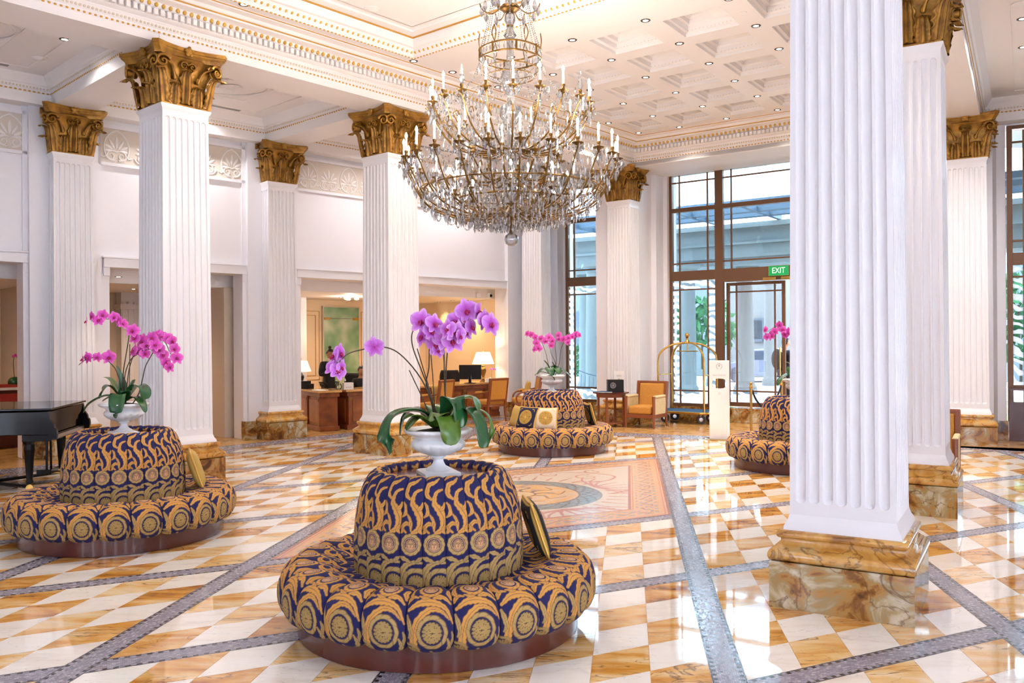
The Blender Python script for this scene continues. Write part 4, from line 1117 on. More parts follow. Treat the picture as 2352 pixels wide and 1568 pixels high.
# ---- downlights
dl0 = thing('downlight', (0, 0, 0), 0, 'x', 'ceiling light')
mb = MB(); mb.lathe([(.036, -.004), (.060, -.007), (.066, 0)], 20, cap=False); mb.build('trim_ring', 'downlight_trim', dl0, smooth=60)
mb = MB(); mb.lathe([(0, -.003), (.036, -.003)], 20, cap=False); mb.build('lens', 'lamp_disc', dl0)
dlu = [0]
def downlight(p, z, label, group, e=22, sc=1.0, col=WARM, cone=95):
    loc = (p[0], p[1], z-.001)
    if dlu[0] == 0: o = dl0; o.location = loc; o['label'] = label; o['group'] = group
    else: o = dup(dl0, loc, 0, label, group)
    dlu[0] += 1; o.scale = (sc,)*3
    if e: lamp('downlight_beam', 'SPOT', (p[0], p[1], z-.03), e, col, .05, R(cone), (0, 0, 0), .8)
ORD = ['first', 'second', 'third', 'fourth', 'fifth', 'sixth', 'seventh', 'eighth']
for c in range(NCL+1):
    for r in range(NRW+1):
        p = GP(c, r)
        downlight(p, CZ, 'coffered ceiling downlight, %s row from the windows, %s from the left in that row' % (ORD[NRW-r], ORD[c]), 'downlights of the coffered ceiling', (100 if r >= 4 else 56) if (c+r) % 2 == 0 else 0, cone=120 if r >= 4 else 95)
for (x, y), lb in (((950, 140), 'single downlight just left of the chandelier, below the sunk ceiling corner'), ((1040, 168), None), ((560, 10), 'single downlight at the top edge above the left column')):
    if lb: downlight(gz(x, y, CZ), CZ, lb, 'downlights of the hall ceiling border', 40)
for (x, y), lb in (((148, 90), 'downlight in aisle ceiling at upper left, the larger of two above the piano'), ((35, 169), 'downlight in aisle ceiling nearest the left picture edge'), ((797, 317), 'downlight in aisle ceiling just left of the middle column capital'), ((2348, 43), 'downlight in right aisle ceiling, upper of two at the picture edge'), ((2350, 108), 'downlight in right aisle ceiling, lower of two at the picture edge'), ((445, 238), 'added aisle ceiling downlight hidden behind the left column capital'), ((900, 300), 'added aisle ceiling downlight hidden behind the middle column capital'), ((1080, 352), 'added aisle ceiling downlight hidden behind the chandelier'), ((2110, 60), 'added right aisle downlight hidden behind the second right capital')):
    downlight(gz(x, y, AZ), AZ, lb, 'downlights of the aisles', 45 if x < 200 else (150 if x > 2000 else 95), 1.0, NEUT, 150)  # those hidden behind capitals and chandelier are added to brighten the aisles
for k, (x, Y) in enumerate(((-2.4, 5.2), (.6, 5.0), (-1.2, 2.2), (1.6, 1.6), (-3.4, 8.2), (2.4, 8.3))):
    downlight((x, Y), CZ if k in (4, 5) else CZ+.24, ('added hall downlight above the nearest ottoman, left of two', 'added hall downlight above the nearest ottoman, right of two', 'added hall downlight above the viewer, left of two', 'added hall downlight above the viewer, right of two', 'added hall downlight over the cornice side between the left columns', 'added hall downlight between the two right columns')[k], 'added downlights over the near hall', 85, 1.0, NEUT, 110)  # unseen lamps added to brighten the near floor
for x, y, lb in ((853, 20, 'round white smoke detector in the sunk ceiling panel'), (92, 132, 'round white smoke detector in the left aisle ceiling'), (2343, 8, 'round white speaker cover in the right aisle ceiling')):
    z = CZ+.24 if x == 853 else AZ; p = gz(x, y, z); t = thing('smoke_detector', p, 0, lb, 'smoke detector')
    mb = MB(); mb.lathe([(.10, 0), (.10, -.012), (.075, -.016), (.055, -.03), (.03, -.034), (0, -.034)], 24); mb.build('cover', 'card_white', t, smooth=40)
p = gz(1708, 29, CZ); t = thing('smoke_detector', p, 0, 'tiny white sprinkler cap between the coffers', 'smoke detector')
mb = MB(); mb.lathe([(.04, 0), (.04, -.006), (0, -.008)], 20); mb.build('cover', 'card_white', t)
# ================================================================ ottomans with tufted patterned upholstery
NAVY = np.array((.006, .006, .075)); GOLD = np.array((.62, .30, .06)); KHAKI = np.array((.38, .25, .085)); DK = np.array((.10, .045, .03)); ROSEG = np.array((.60, .34, .17))
def rosette(cv, cx, cy, r):
    cv.disc(cx, cy, r*1.02, DK*.6, .004); x, y = cv.x-cx, cv.y-cy; a = np.arctan2(y, x); d = np.hypot(x, y)
    for r0, r1, n, ph in ((.62, 1.0, 16, 0), (.30, .66, 11, .3), (0, .34, 6, .1)):
        e = np.abs(np.sin(a*n/2+ph)); rr = r*(r1-.10*(1-e)); cv.put(((d < rr) & (d >= r*r0*.9) & (e > .16))*1.0, lambda X, Y: KHAKI*(1.12-.25*(np.hypot(X-cx, Y-cy)/r)[..., None]))
def wreath(cv, cx, cy, r0, r1, col, n=10):
    cv.ring(cx, cy, r0-.003, r1+.003, DK, .004, wob=.0012, nw=n); cv.ring(cx, cy, r0, r1, col, .004, wob=.0012, nw=n)
    x, y = cv.x-cx, cv.y-cy; a = np.arctan2(y, x); d = np.hypot(x, y); cv.put(((d > r0) & (d < r1) & (np.abs(np.sin(a*n/2+(d-r0)*80)) < .13))*.75, DK)
def face(cv, cx, cy, s):
    cv.disc(cx, cy, s*1.0, ROSEG*.75, .003)
    x, y = cv.x-cx, cv.y-cy; a = np.arctan2(y, x); d = np.hypot(x, y); cv.put(((d < s*1.0) & (np.sin(a*15) > .3))*.8, DK)
    cv.disc(cx, cy-.12*s, s*.60, ROSEG*1.1, .003, sx=.82, sy=1.12)
    for q in (-1, 1): cv.disc(cx+q*s*.24, cy+.05*s, s*.11, DK*.5, .002, sx=1.2, sy=.7); cv.stroke([(cx+q*s*.12, cy+.24*s), (cx+q*s*.38, cy+.24*s)], .0016, .0012, DK)
    cv.stroke([(cx, cy+.05*s), (cx+.03*s, cy-.22*s)], .0018, .0024, DK); cv.disc(cx, cy-.46*s, s*.13, (.35, .10, .06), .002, sx=1.4, sy=.6)
    cv.stroke([(cx-.8*s, cy-.6*s), (cx, cy-.98*s), (cx+.8*s, cy-.6*s)], .0035, .0035, ROSEG)
def leafst(cv, pts, w0, w1=.003, col=GOLD):
    w0 *= 1.28; cv.stroke(pts, (w0*.35, w0, w1), w1, col, DK, .0022, .003, DK*2.2, ser=.22, serk=max(3, int(sum(math.dist(a, b) for a, b in zip(pts, pts[1:]))/.026)))
def seat_paint(x, y):
    cv = Cv(x, y, NAVY)
    g2 = GOLD*.92
    # big scroll round the rosette on the outer roll
    leafst(cv, [(-.045, .012), (-.072, .045), (-.085, .10), (-.062, .185), (0, .232), (.06, .225), (.10, .19)], .018)
    leafst(cv, [(-.11, .235), (-.05, .262), (.02, .262), (.085, .235), (.118, .17)], .017)
    leafst(cv, [(-.03, .02), (-.01, .006), (.012, .018), (.004, .036)], .011, .007, KHAKI*1.15)
    wreath(cv, .012, .132, .060, .078, KHAKI*1.1)
    cv.disc(.012, .132, .058, NAVY, .004); rosette(cv, .012, .132, .050)
    leafst(cv, [(-.118, .27), (-.10, .30), (-.065, .29)], .012, .004); leafst(cv, [(.02, .285), (.07, .292), (.11, .262)], .013, .005); leafst(cv, [(-.06, .30), (-.02, .285), (.01, .30)], .008, .003)
    leafst(cv, [(.085, .02), (.10, .06), (.09, .10)], .010, .004, KHAKI*1.1); leafst(cv, [(-.05, -.004), (0, -.002), (.06, .004)], .007, .004, KHAKI)
    rosette(cv, -.098, .018, .038); cv.stroke([(-.125, .066), (-.09, .070), (-.06, .050)], .007, .006, KHAKI, DK, .002)
    leafst(cv, [(-.118, .21), (-.105, .17), (-.098, .13), (-.108, .105)], .011, .004, KHAKI*1.2); cv.stroke([(-.10, .12), (-.085, .085), (-.078, .06)], .0022, .0015, KHAKI)
    leafst(cv, [(.075, .03), (.095, .012), (.12, .02)], .012, .006, KHAKI); leafst(cv, [(.11, .06), (.118, .10), (.112, .13)], .007, .003, KHAKI)
    # second medallion on the crest
    wreath(cv, .0, .362, .052, .070, GOLD, 12); cv.disc(0, .362, .050, NAVY, .004); cv.ring(0, .362, .035, .042, ROSEG, .003); face(cv, 0, .362, .032)
    leafst(cv, [(-.10, .30), (-.112, .36), (-.09, .42), (-.04, .455)], .014); leafst(cv, [(.115, .29), (.105, .34), (.115, .39)], .014, .005)
    leafst(cv, [(.04, .455), (.085, .44), (.108, .47), (.085, .51), (.05, .50)], .015, .006)
    leafst(cv, [(-.02, .47), (-.05, .53), (-.02, .585), (.04, .60), (.085, .57)], .017); leafst(cv, [(-.07, .50), (-.10, .55), (-.07, .62), (0, .66)], .014)
    leafst(cv, [(-.02, .44), (.02, .46), (.03, .50)], .012, .004); leafst(cv, [(-.11, .47), (-.09, .50), (-.105, .53)], .010, .004); leafst(cv, [(.06, .52), (.10, .54), (.115, .58)], .012, .005)
    cv.ring(.02, .54, .012, .022, GOLD, .003); leafst(cv, [(-.09, .66), (-.03, .70), (.05, .69), (.09, .64)], .015)
    return cv.c
def drum_paint(x, y):
    cv = Cv(x, y, NAVY)
    rosette(cv, .030, .055, .044); cv.ring(.030, .055, .048, .055, NAVY, .003); wreath(cv, .030, .055, .058, .082, KHAKI*1.1, 10)
    leafst(cv, [(-.065, .04), (-.058, .10), (-.03, .148), (.02, .170), (.066, .165)], .016, .006, KHAKI*1.15)
    leafst(cv, [(-.066, .195), (-.03, .185), (0, .170)], .011, .005, KHAKI*1.2); leafst(cv, [(.066, .195), (.045, .182), (.03, .172)], .009, .005, KHAKI)
    leafst(cv, [(-.05, .01), (-.03, .004), (-.01, .012)], .008)
    wreath(cv, 0, .268, .043, .060, KHAKI*1.25, 12); cv.disc(0, .268, .041, NAVY, .003); cv.ring(0, .268, .035, .039, ROSEG, .002); face(cv, 0, .268, .030)
    leafst(cv, [(-.03, .335), (-.055, .36), (-.03, .385), (.0, .37), (.0, .35)], .011, .005)
    leafst(cv, [(.01, .335), (.045, .355), (.058, .41), (.03, .46), (.0, .50), (.012, .555), (.05, .575)], .021, .006)
    leafst(cv, [(.0, .345), (-.005, .40), (-.03, .44)], .009, .004); leafst(cv, [(-.066, .33), (-.055, .345), (-.062, .37)], .008, .004); leafst(cv, [(.062, .33), (.05, .35), (.062, .375)], .008, .004)
    leafst(cv, [(-.062, .42), (-.04, .44), (-.045, .48), (-.06, .50)], .010, .005); leafst(cv, [(.035, .46), (.056, .475), (.062, .50)], .010, .004)
    leafst(cv, [(-.02, .52), (-.05, .55), (-.04, .60), (0, .615), (.03, .64)], .015, .006); leafst(cv, [(-.06, .64), (-.02, .66), (.03, .67), (.066, .66)], .012, .005)
    leafst(cv, [(-.03, .70), (.0, .72), (.04, .71)], .012, .006); leafst(cv, [(-.06, .77), (-.01, .76), (.05, .79)], .012, .006)
    return cv.c
def channel(name, prof, N, bulge, paint, nu, nv, width_at):
    """prof: list of (r, z) from the start; one of N wedges centred on angle -90 deg (towards -y)"""
    P = bez([(r, 0, z) for r, z in prof], 12); s = [0]
    for a, b in zip(P, P[1:]): s.append(s[-1]+(b-a).length)
    S = np.array(s); RR = np.array([p.x for p in P]); ZZ = np.array([p.z for p in P]); Lt = S[-1]
    vv = np.linspace(0, Lt, nv); r = np.interp(vv, S, RR); z = np.interp(vv, S, ZZ)
    dr = np.gradient(r, vv); dz = np.gradient(z, vv); nrm = np.hypot(dr, dz); nr = dz/nrm; nz = -dr/nrm
    u = np.sin(np.linspace(-PI/2, PI/2, nu)); U, V = np.meshgrid(u, vv)
    th = U*PI/N; hh = bulge*(np.sqrt(np.clip(1-np.abs(U)**2.6, 0, 1)))-bulge*.15
    env = np.clip(np.minimum(V/.02, (Lt-V)/.02), 0, 1)**.5; hh = hh*env
    Rr = r[:, None]+nr[:, None]*hh; Zz = z[:, None]+nz[:, None]*hh
    X = Rr*np.sin(th); Y = -Rr*np.cos(th)
    vs = np.stack([X, Y, Zz], -1).reshape(-1, 3); idx = np.arange(nu*nv).reshape(nv, nu)
    q = np.stack([idx[:-1, :-1], idx[:-1, 1:], idx[1:, 1:], idx[1:, :-1]], -1).reshape(-1, 4)
    me = bpy.data.meshes.new(name); me.from_pydata(vs.tolist(), [], q.tolist()); me.polygons.foreach_set('use_smooth', [True]*len(q)); me.update()
    paint_mesh(me, paint(U*width_at, V)); me.materials.append(M['woven_fabric']); return me
seat_me = channel('seat_channel', [(.885, .155), (.925, .175), (.950, .23), (.950, .30), (.925, .36), (.87, .395), (.78, .400), (.68, .375), (.60, .35), (.50, .34)], 24, .036, seat_paint, 72, 230, .125)
drum_me = channel('backrest_channel', [(.512, .33), (.515, .45), (.512, .58), (.500, .70), (.478, .80), (.450, .875), (.415, .93), (.375, .952), (.345, .935), (.335, .90)], 24, .017, drum_paint, 52, 220, .068)
def ottoman(loc, rot, label):
    t = thing('round_ottoman', loc, rot, label, 'ottoman', 'patterned round ottomans')
    mb = MB(); mb.lathe([(.855, 0), (.865, .004), (.865, .165), (.86, .17)], 96); mb.build('base', 'mahogany', t, smooth=35)
    mb = MB(); mb.lathe([(.9, .16), (.86, .30), (.49, .33), (.485, .70), (.44, .84), (.36, .90), (0, .90)], 48, cap=False); mb.build('core', 'black_cloth', t, smooth=40)
    mb = MB(); mb.lathe([(.372, .90), (.372, .918), (0, .918)], 64, cap=False); mb.build('tray_top', 'mahogany', t, smooth=30)
    for k in range(24):
        for me, nm in ((seat_me, 'seat_channel'), (drum_me, 'backrest_channel')):
            o = bpy.data.objects.new(nm, me); C.objects.link(o); o.parent = t; o.rotation_euler = (0, 0, 2*PI*k/24)
    return t
O1 = Vector((-.467, 5.36, 0)); O2 = Vector((-3.58, 7.86, 0)); O3 = Vector((.635, 13.72, 0)); O4 = Vector((3.94, 11.75, 0))
ottoman(O1, R(2), 'round navy and gold patterned ottoman nearest the camera, an orchid urn on its top')
ottoman(O2, R(20), 'round navy and gold patterned ottoman at left beside the black piano')
ottoman(O3, R(8), 'farthest round patterned ottoman, with cushions at its left, under the chandelier')
ottoman(O4, R(-5), 'round patterned ottoman at right, partly hidden behind the biggest column')

# ---- cushions
def cushion_mesh(style):
    n = 60; mb = MB(); vs = []; fs = []; g = np.linspace(-1, 1, n); X, Z = np.meshgrid(g, g)
    k = (1-X**4)*(1-Z**4); pin = 1-.10*(1-np.abs(X))*(np.abs(Z))**3*0; T = .065*np.clip(k, 0, 1)**.55
    xs = X*.21*(1-.06*(1-np.abs(Z)**2)*np.abs(X)**2); zs = Z*.21*(1-.06*(1-np.abs(X)**2)*np.abs(Z)**2)
    bgc = {'navy': (.008, .010, .045), 'cream': (.70, .60, .45), 'gold': (.52, .33, .08), 'black': (.010, .010, .016)}[style]
    cv = Cv(X, Z, np.array(bgc)); G2 = np.array((.62, .38, .07)) if style != 'gold' else np.array((.66, .45, .14)); D2 = np.array((.10, .05, .02))
    if style in ('navy', 'cream', 'black'):
        k9 = .84; X0, Z0 = X, Z; X, Z = X/k9, Z/k9; cv.x, cv.y = X, Z; r0 = .76; cv.disc(0, 0, r0, G2, .03)
        for r in (.70, .56, .44, .30, .16): cv.ring(0, 0, r-.022, r, D2 if style != 'cream' else (.35, .22, .08), .02)
        a = np.arctan2(Z, X); d = np.hypot(X, Z)
        for (q0, q1, nn) in ((.58, .68, 28), (.46, .54, 20), (.32, .42, 16), (.18, .28, 10)): cv.put(((d > q0) & (d < q1) & (np.sin(a*nn) > .2))*.8, D2)
        cv.disc(0, 0, .13, G2*1.1, .02)
        for sx in (-1, 1):
            for sz in (-1, 1): cv.stroke([(.62*sx, .9*sz), (.85*sx, .85*sz), (.9*sx, .62*sz)], .030, .02, G2)
        X, Z = X0, Z0; cv.x, cv.y = X, Z
    else:
        w_ = np.sin(X*16+np.sin(Z*9)*2)*np.sin(Z*16+np.cos(X*8)*2); cv.put((w_ > .2)*.7, G2*.75)
    e = np.maximum(np.abs(X), np.abs(Z)); cv.put(((e > .94))*1.0, np.array((.55, .34, .07)))
    for sgn in (-1, 1):
        b = len(vs); vs += [(float(xs[j, i]), float(sgn*T[j, i]), float(zs[j, i])) for j in range(n) for i in range(n)]
        for j in range(n-1):
            for i in range(n-1):
                f = (b+j*n+i, b+j*n+i+1, b+(j+1)*n+i+1, b+(j+1)*n+i); fs.append(f if sgn < 0 else f[::-1])
    me = bpy.data.meshes.new('cushion_cover'); me.from_pydata(vs, [], fs); me.polygons.foreach_set('use_smooth', [True]*len(fs)); me.update()
    paint_mesh(me, np.concatenate([cv.c.reshape(-1, 3)]*2)); me.materials.append(M['woven_fabric'])
    tr = MB(); pts = []
    for k2 in range(4):
        a = k2*PI/2; c0 = Vector((.205, .205, 0)); c0.rotate(Euler((0, 0, a))); c1_ = Vector((-.205, .205, 0)); c1_.rotate(Euler((0, 0, a))); mid = (c0+c1_)/2*.955
        pts += [(c0.x, 0, c0.y), ((c0*.6+mid*.4).x, 0, (c0*.6+mid*.4).y), (mid.x, 0, mid.y), ((c1_*.6+mid*.4).x, 0, (c1_*.6+mid*.4).y)]
    pts.append(pts[0]); pb = bez(pts, 6)
    tr.tube(pb, [.0085+.003*(i % 2) for i in range(len(pb))], 6, cap=False)
    return me, tr.mesh('braid', 60)
CM = {s: cushion_mesh(s) for s in ('navy', 'cream', 'gold', 'black')}
def cushion(style, oc, ang, lean, label, r=.655, spin=0, z=.592, sc=1.0):
    """leaning on the drum of the ottoman at oc, on its side that faces heading ang"""
    d = yv(ang); loc = Vector(oc)+d*r; loc.z = z
    me, br = CM[style]; t = thing('cushion', loc, 0, label, 'cushion')
    t.rotation_euler = Euler((-lean, 0, 0)).to_matrix().to_4x4().to_euler(); 
    Mx = Matrix.Rotation(math.atan2(d.y, d.x)+PI/2, 4, 'Z') @ Matrix.Rotation(-lean, 4, 'X') @ Matrix.Rotation(spin, 4, 'Y')
    t.rotation_euler = Mx.to_euler(); t.scale = (sc,)*3
    link('cover', me, 'woven_fabric', t); link('braid', br, 'brass' if False else 'gold_egg', t)
cushion('black', O1, 82, R(18), 'black and gold fringed cushion leaning on the right of the nearest ottoman', r=.615, z=.575, sc=.84)
cushion('gold', O2, 68, R(18), 'gold cushion leaning on the right of the left ottoman', r=.62, z=.57, sc=.86)
cushion('navy', O3, 218, R(24), 'navy cushion with gold medallion on the far ottoman', r=.66, z=.565, sc=.86)
cushion('cream', O3, 191, R(20), 'cream cushion with gold medallion beside the navy one', r=.63, z=.56, sc=.84)
cushion('gold', O3, 246, R(16), 'plain gold cushion behind the navy medallion cushion', r=.62, z=.56, sc=.84)
cushion('black', O3, 78, R(16), 'dark cushion with gold edge leaning on the far right of the farthest ottoman', r=.64, z=.565, sc=.88)

# ---- urns
def urn_parts():
    G = 16
    b = MB(); b.lathe([(.030, .118), (.055, .122), (.095, .134), (.140, .155), (.166, .180), (.172, .200), (.162, .218), (.150, .226), (.150, .234)], 128, rf=lambda a, z: 1+.055*abs(cos(a*G/2))**.8*math.sin(PI*min(1, max(0, (z-.12)/.10)))-.03, cap=False)
    r = MB(); r.lathe([(.150, .230), (.156, .238), (.160, .246), (.185, .256), (.205, .266), (.212, .276), (.210, .286), (.200, .290), (.188, .282), (.150, .262), (.10, .255)], 128, rf=lambda a, z: 1+.020*abs(cos(a*14))*(1 if z > .25 else 0), cap=False)
    st = MB(); st.lathe([(.078, .030), (.080, .038), (.068, .046), (.046, .058), (.034, .078), (.030, .095), (.036, .108), (.046, .112), (.046, .118), (.036, .122)], 40, cap=False)
    ft = MB(); ft.sqlathe([(.112, 0), (.114, .004), (.114, .022), (.098, .030), (.088, .032)], 0, 0)
    so = MB(); so.lathe([(.186, .262), (.12, .278), (0, .285)], 32, cap=False)
    return [('bowl', b.mesh('bowl', 60), 'urn_white'), ('rim', r.mesh('rim', 60), 'urn_white'), ('stem', st.mesh('stem', 60), 'urn_white'), ('foot', ft.mesh('foot'), 'urn_white'), ('potting_bark', so.mesh('potting_bark', 60), 'bark')]
UP = urn_parts()
def urn(o, rot, label, z=.918):
    t = thing('urn_planter', (o.x, o.y, z), rot, label, 'urn', 'white urns on the ottomans')
    for nm, me, mt in UP: link(nm, me, mt, t)
    t.scale = (1.0, 1.0, 1.0); return t
urn(O1, R(20), 'large white pedestal urn on the nearest ottoman'); urn(O2, R(38), 'white pedestal urn on the left ottoman beside the piano')
urn(O3, R(10), 'small white pedestal urn on the farthest ottoman'); urn(O4, R(10), 'white pedestal urn on the right ottoman, mostly behind the big column')

# ---- orchids
def petal_mesh(L, W, cup, name, mat):
    mb = MB()
    def P(u, v):
        x = (u-.5)*2; w_ = W*math.sin(PI*min(1, .10+v*.9))**.62 if v < .995 else 0
        return (x*w_, -.25*cup*x*x*w_-cup*v*v*L*.25, v*L)
    mb.grid(P, 7, 8); me = mb.mesh(name, 180); me.materials.append(M[mat]); return me
def flower_meshes(mat):
    return [petal_mesh(.056, .034, -.5, 'petal', mat), petal_mesh(.060, .020, .4, 'petal', mat), petal_mesh(.058, .017, .5, 'petal', mat)]
FMS = {'petal_lilac': flower_meshes('petal_lilac'), 'petal_pink': flower_meshes('petal_pink')}
lipm = MB(); lipm.ball((0, -.010, .0), (.0055, .009, .008), 8, 6); lipm.ball((0, -.016, -.012), (.006, .009, .010), 8, 6); lipm.ball((.009, -.011, -.006), (.005, .007, .007), 6, 5); lipm.ball((-.009, -.011, -.006), (.005, .007, .007), 6, 5)
LIP = lipm.mesh('lip', 60); LIP.materials.append(M['petal_throat'])
FL = {}
for mt in FMS:
    me_w, me_t, me_s = FMS[mt]; mb = MB()
    cc_ = []
    ca, cb_, cw = (((.46, .02, .42), (.60, .15, .70), (.80, .50, .88)) if mt == 'petal_lilac' else ((.50, .01, .34), (.74, .07, .50), (.84, .24, .66)))
    for me, a, y in ((me_w, R(72), -.004), (me_w, R(-72), -.004), (me_t, 0, .002), (me_s, R(146), .002), (me_s, R(-146), .002)):
        T = Matrix.Rotation(a, 4, 'Y') @ Matrix.Translation((0, y, .003))
        mb.add([T @ v.co for v in me.vertices], [tuple(p.vertices) for p in me.polygons])
        wmax = max(abs(v.co.x) for v in me.vertices)
        for v in me.vertices:
            t = v.co.z/.058; e = abs(v.co.x)/wmax; f = min(1, .95*t+.25*e*e)
            c_ = [ca[i]+(cb_[i]-ca[i])*min(1, f*2) if f < .5 else cb_[i]+(cw[i]-cb_[i])*((f-.5)*2)**1.6 for i in range(3)]
            if e < .14: c_ = [q*.82 for q in c_]
            cc_.append(c_)
    mb.add([v.co for v in LIP.vertices], [tuple(p.vertices) for p in LIP.polygons], 1); cc_ += [(.42, .005, .10)]*len(LIP.vertices)
    FL[mt] = mb.mesh('flower', 180); FL[mt].materials.append(M['orchid_petal']); FL[mt].materials.append(M['petal_throat']); paint_mesh(FL[mt], np.array(cc_))
def leaf_strip(pts, w_, fold=.25, tw=0):
    P = bez(pts, 7); n = len(P); vs = []; fs = []; K = 5
    for i, p in enumerate(P):
        t = i/(n-1); d = (P[min(i+1, n-1)]-P[max(i-1, 0)]).normalized(); sd = d.cross(Vector((0, 0, 1)))
        if sd.length < .05: sd = Vector((1, 0, 0)).cross(d)
        sd.normalize(); sd.rotate(Matrix.Rotation(tw*t, 3, d)); up = sd.cross(d).normalized()
        ww = w_*(math.sin(PI*min(1, .06+.94*t))**.45)*(.55+.45*min(1, t*3)) if t < 1 else .0005
        for k in range(K): x = (k/(K-1)-.5)*2; vs.append(p+sd*x*ww+up*(abs(x)*ww*fold))
    for i in range(n-1):
        for k in range(K-1): fs.append((i*K+k, i*K+k+1, (i+1)*K+k+1, (i+1)*K+k))
    return vs, fs
def orchid(o, stems, leaves, label, pmat, split, z0=1.19, fsz=1.0, jit=.0, stakes=(), seed=1):
    rnd = random.Random(seed); base = Vector((o.x, o.y, z0)); t = thing('orchid', base, 0, label, 'orchid', 'pink orchids in white urns')
    mb = MB(); mb.ball((0, 0, -.015), (.13, .13, .035), 14, 8); mb.build('moss', 'bark', t, smooth=60)
    for pts, w_, mt, fold in leaves:
        m_ = MB(); vs, fs = leaf_strip([Vector(p)*1.06 for p in pts], w_*1.28, fold); m_.add(vs, fs); m_.build('leaf', mt, t, smooth=180, solid=.003)
    for pts, flw, dep in stems:
        W = []
        for k, (x, y) in enumerate(pts):
            f = k/(len(pts)-1); Y = o.y+dep*f; W.append(gy(x, y, Y)-base)
        if W[0].z > .05: W = [Vector((W[0].x*.5, 0, -.01))]+W
        m_ = MB(); c = bez(W, 6); m_.tube(c, [.0052-.0022*i/len(c) for i in range(len(c))], 6); st = m_.build('stem', 'stem_dark', t, smooth=60)
        for (x, y, yawf, sz) in flw:
            # depth of the nearest stem point
            best = min(range(len(c)), key=lambda i: (gy(x, y, c[i].y+o.y)-base-c[i]).length); Yf = c[best].y+o.y-.02; p = gy(x, y, Yf)-base
            rot = Euler((R(rnd.uniform(-18, 8)), R(rnd.uniform(-25, 25)), R(yawf+rnd.uniform(-8, 8))))
            if split:
                fo = bpy.data.objects.new('flower', LIP); C.objects.link(fo); fo.parent = st; fo.location = p; fo.rotation_euler = rot; fo.scale = (sz*fsz,)*3
                # petals are fused to the bloom: one mesh, kept as the flower's own
                fo.data = FL[pmat]
            else:
                fo = bpy.data.objects.new('flower', FL[pmat]); C.objects.link(fo); fo.parent = st; fo.location = p; fo.rotation_euler = rot; fo.scale = (sz*fsz,)*3
    for a, b, dep in stakes:
        m_ = MB(); A_ = gy(a[0], a[1], o.y+dep)-base; B_ = gy(b[0], b[1], o.y+dep*.3)-base; m_.tube([A_, (A_+B_)/2+Vector((.004, 0, 0)), B_], .0035, 6); m_.build('stake', 'stem_dark', t, smooth=60)
    return t
L_ = 'leaf_green'; D_ = 'leaf_dark'
lv1 = [([(0, 0, .02), (-.10, -.05, .115), (-.24, -.10, .10), (-.29, -.13, -.02), (-.27, -.14, -.12)], .052, D_, .35),
       ([(0, .0, .02), (-.13, .04, .12), (-.20, .05, .08), (-.23, .05, -.03)], .045, D_, .3),
       ([(-.02, -.05, .02), (-.12, -.12, .10), (-.19, -.15, .08)], .050, L_, .2), ([(-.02, -.03, .02), (-.10, -.10, .085), (-.17, -.15, .02)], .045, L_, .25),
       ([(.0, -.06, .03), (.05, -.15, .10), (.085, -.20, .02), (.09, -.215, -.06)], .058, L_, .12),
       ([(.02, 0, .03), (.07, -.05, .16), (.10, -.10, .20), (.13, -.12, .12), (.14, -.13, .03)], .060, D_, .2),
       ([(.04, 0, .03), (.13, .0, .17), (.20, .01, .19), (.24, .0, .12)], .062, L_, .2), ([(.05, 0, .03), (.16, -.04, .13), (.23, -.08, .08), (.26, -.10, -.03), (.27, -.11, -.09)], .050, D_, .25),
       ([(.05, .02, .03), (.20, .02, .12), (.29, .01, .09), (.315, .0, -.02), (.29, -.01, -.10)], .018, L_, .3),
       ([(.0, .04, .03), (-.04, .10, .13), (-.07, .15, .14)], .045, L_, .2), ([(.0, 0, .03), (.02, -.10, .11), (-.03, -.17, .07)], .045, L_, .2), ([(0, .05, .02), (.10, .14, .12), (.16, .2, .08)], .045, L_, .2)]
st1 = [([(1000, 968), (985, 905), (955, 852), (912, 808), (872, 796), (830, 803), (800, 812), (783, 828), (770, 845)], [(768, 818, -60, 1.1), (781, 812, 75, 1.1), (763, 845, -20, .9), (776, 852, 30, 1.0), (784, 844, 60, .8), (860, 797, 170, 1.15)], -.25),
       ([(1003, 965), (985, 895), (968, 850), (949, 800), (946, 768), (957, 750), (975, 742), (998, 735)], [(968, 738, -8, 1.35), (998, 745, 35, 1.2), (970, 773, -50, 1.15), (991, 761, 30, 1.1), (983, 765, 60, .8)], -.12),
       ([(1008, 962), (980, 890), (985, 845), (986, 800), (987, 758), (1000, 762), (1012, 772)], [(1003, 790, -20, 1.3), (1019, 775, 5, 1.35), (1007, 806, 20, .8)], -.1),
       ([(1025, 962), (1021, 880), (1020, 812), (1018, 795), (1030, 785), (1044, 772)], [(1041, 783, -5, 1.35), (1029, 756, -30, 1.1), (1047, 764, 15, 1.2), (1056, 772, 60, .9)], -.15),
       ([(1022, 962), (1023, 880), (1027, 815), (1030, 798), (1040, 775), (1062, 748), (1080, 728), (1098, 714), (1112, 722), (1118, 742)], [(1072, 714, -5, 1.35), (1047, 738, -10, 1.15), (1068, 762, 40, 1.1), (1082, 751, 65, 1.1), (1098, 716, 80, 1.1), (1112, 735, 60, 1.2), (1127, 745, 35, 1.3), (1068, 738, 20, .8)], -.1)]
orchid(O1, st1, lv1, 'lilac orchid with broad arching leaves in the nearest urn', 'petal_lilac', True, stakes=(((1018, 800), (1024, 970), 0), ((985, 760), (1000, 965), 0), ((958, 800), (1004, 960), 0), ((940, 850), (992, 965), -.05)), fsz=1.0, seed=3)
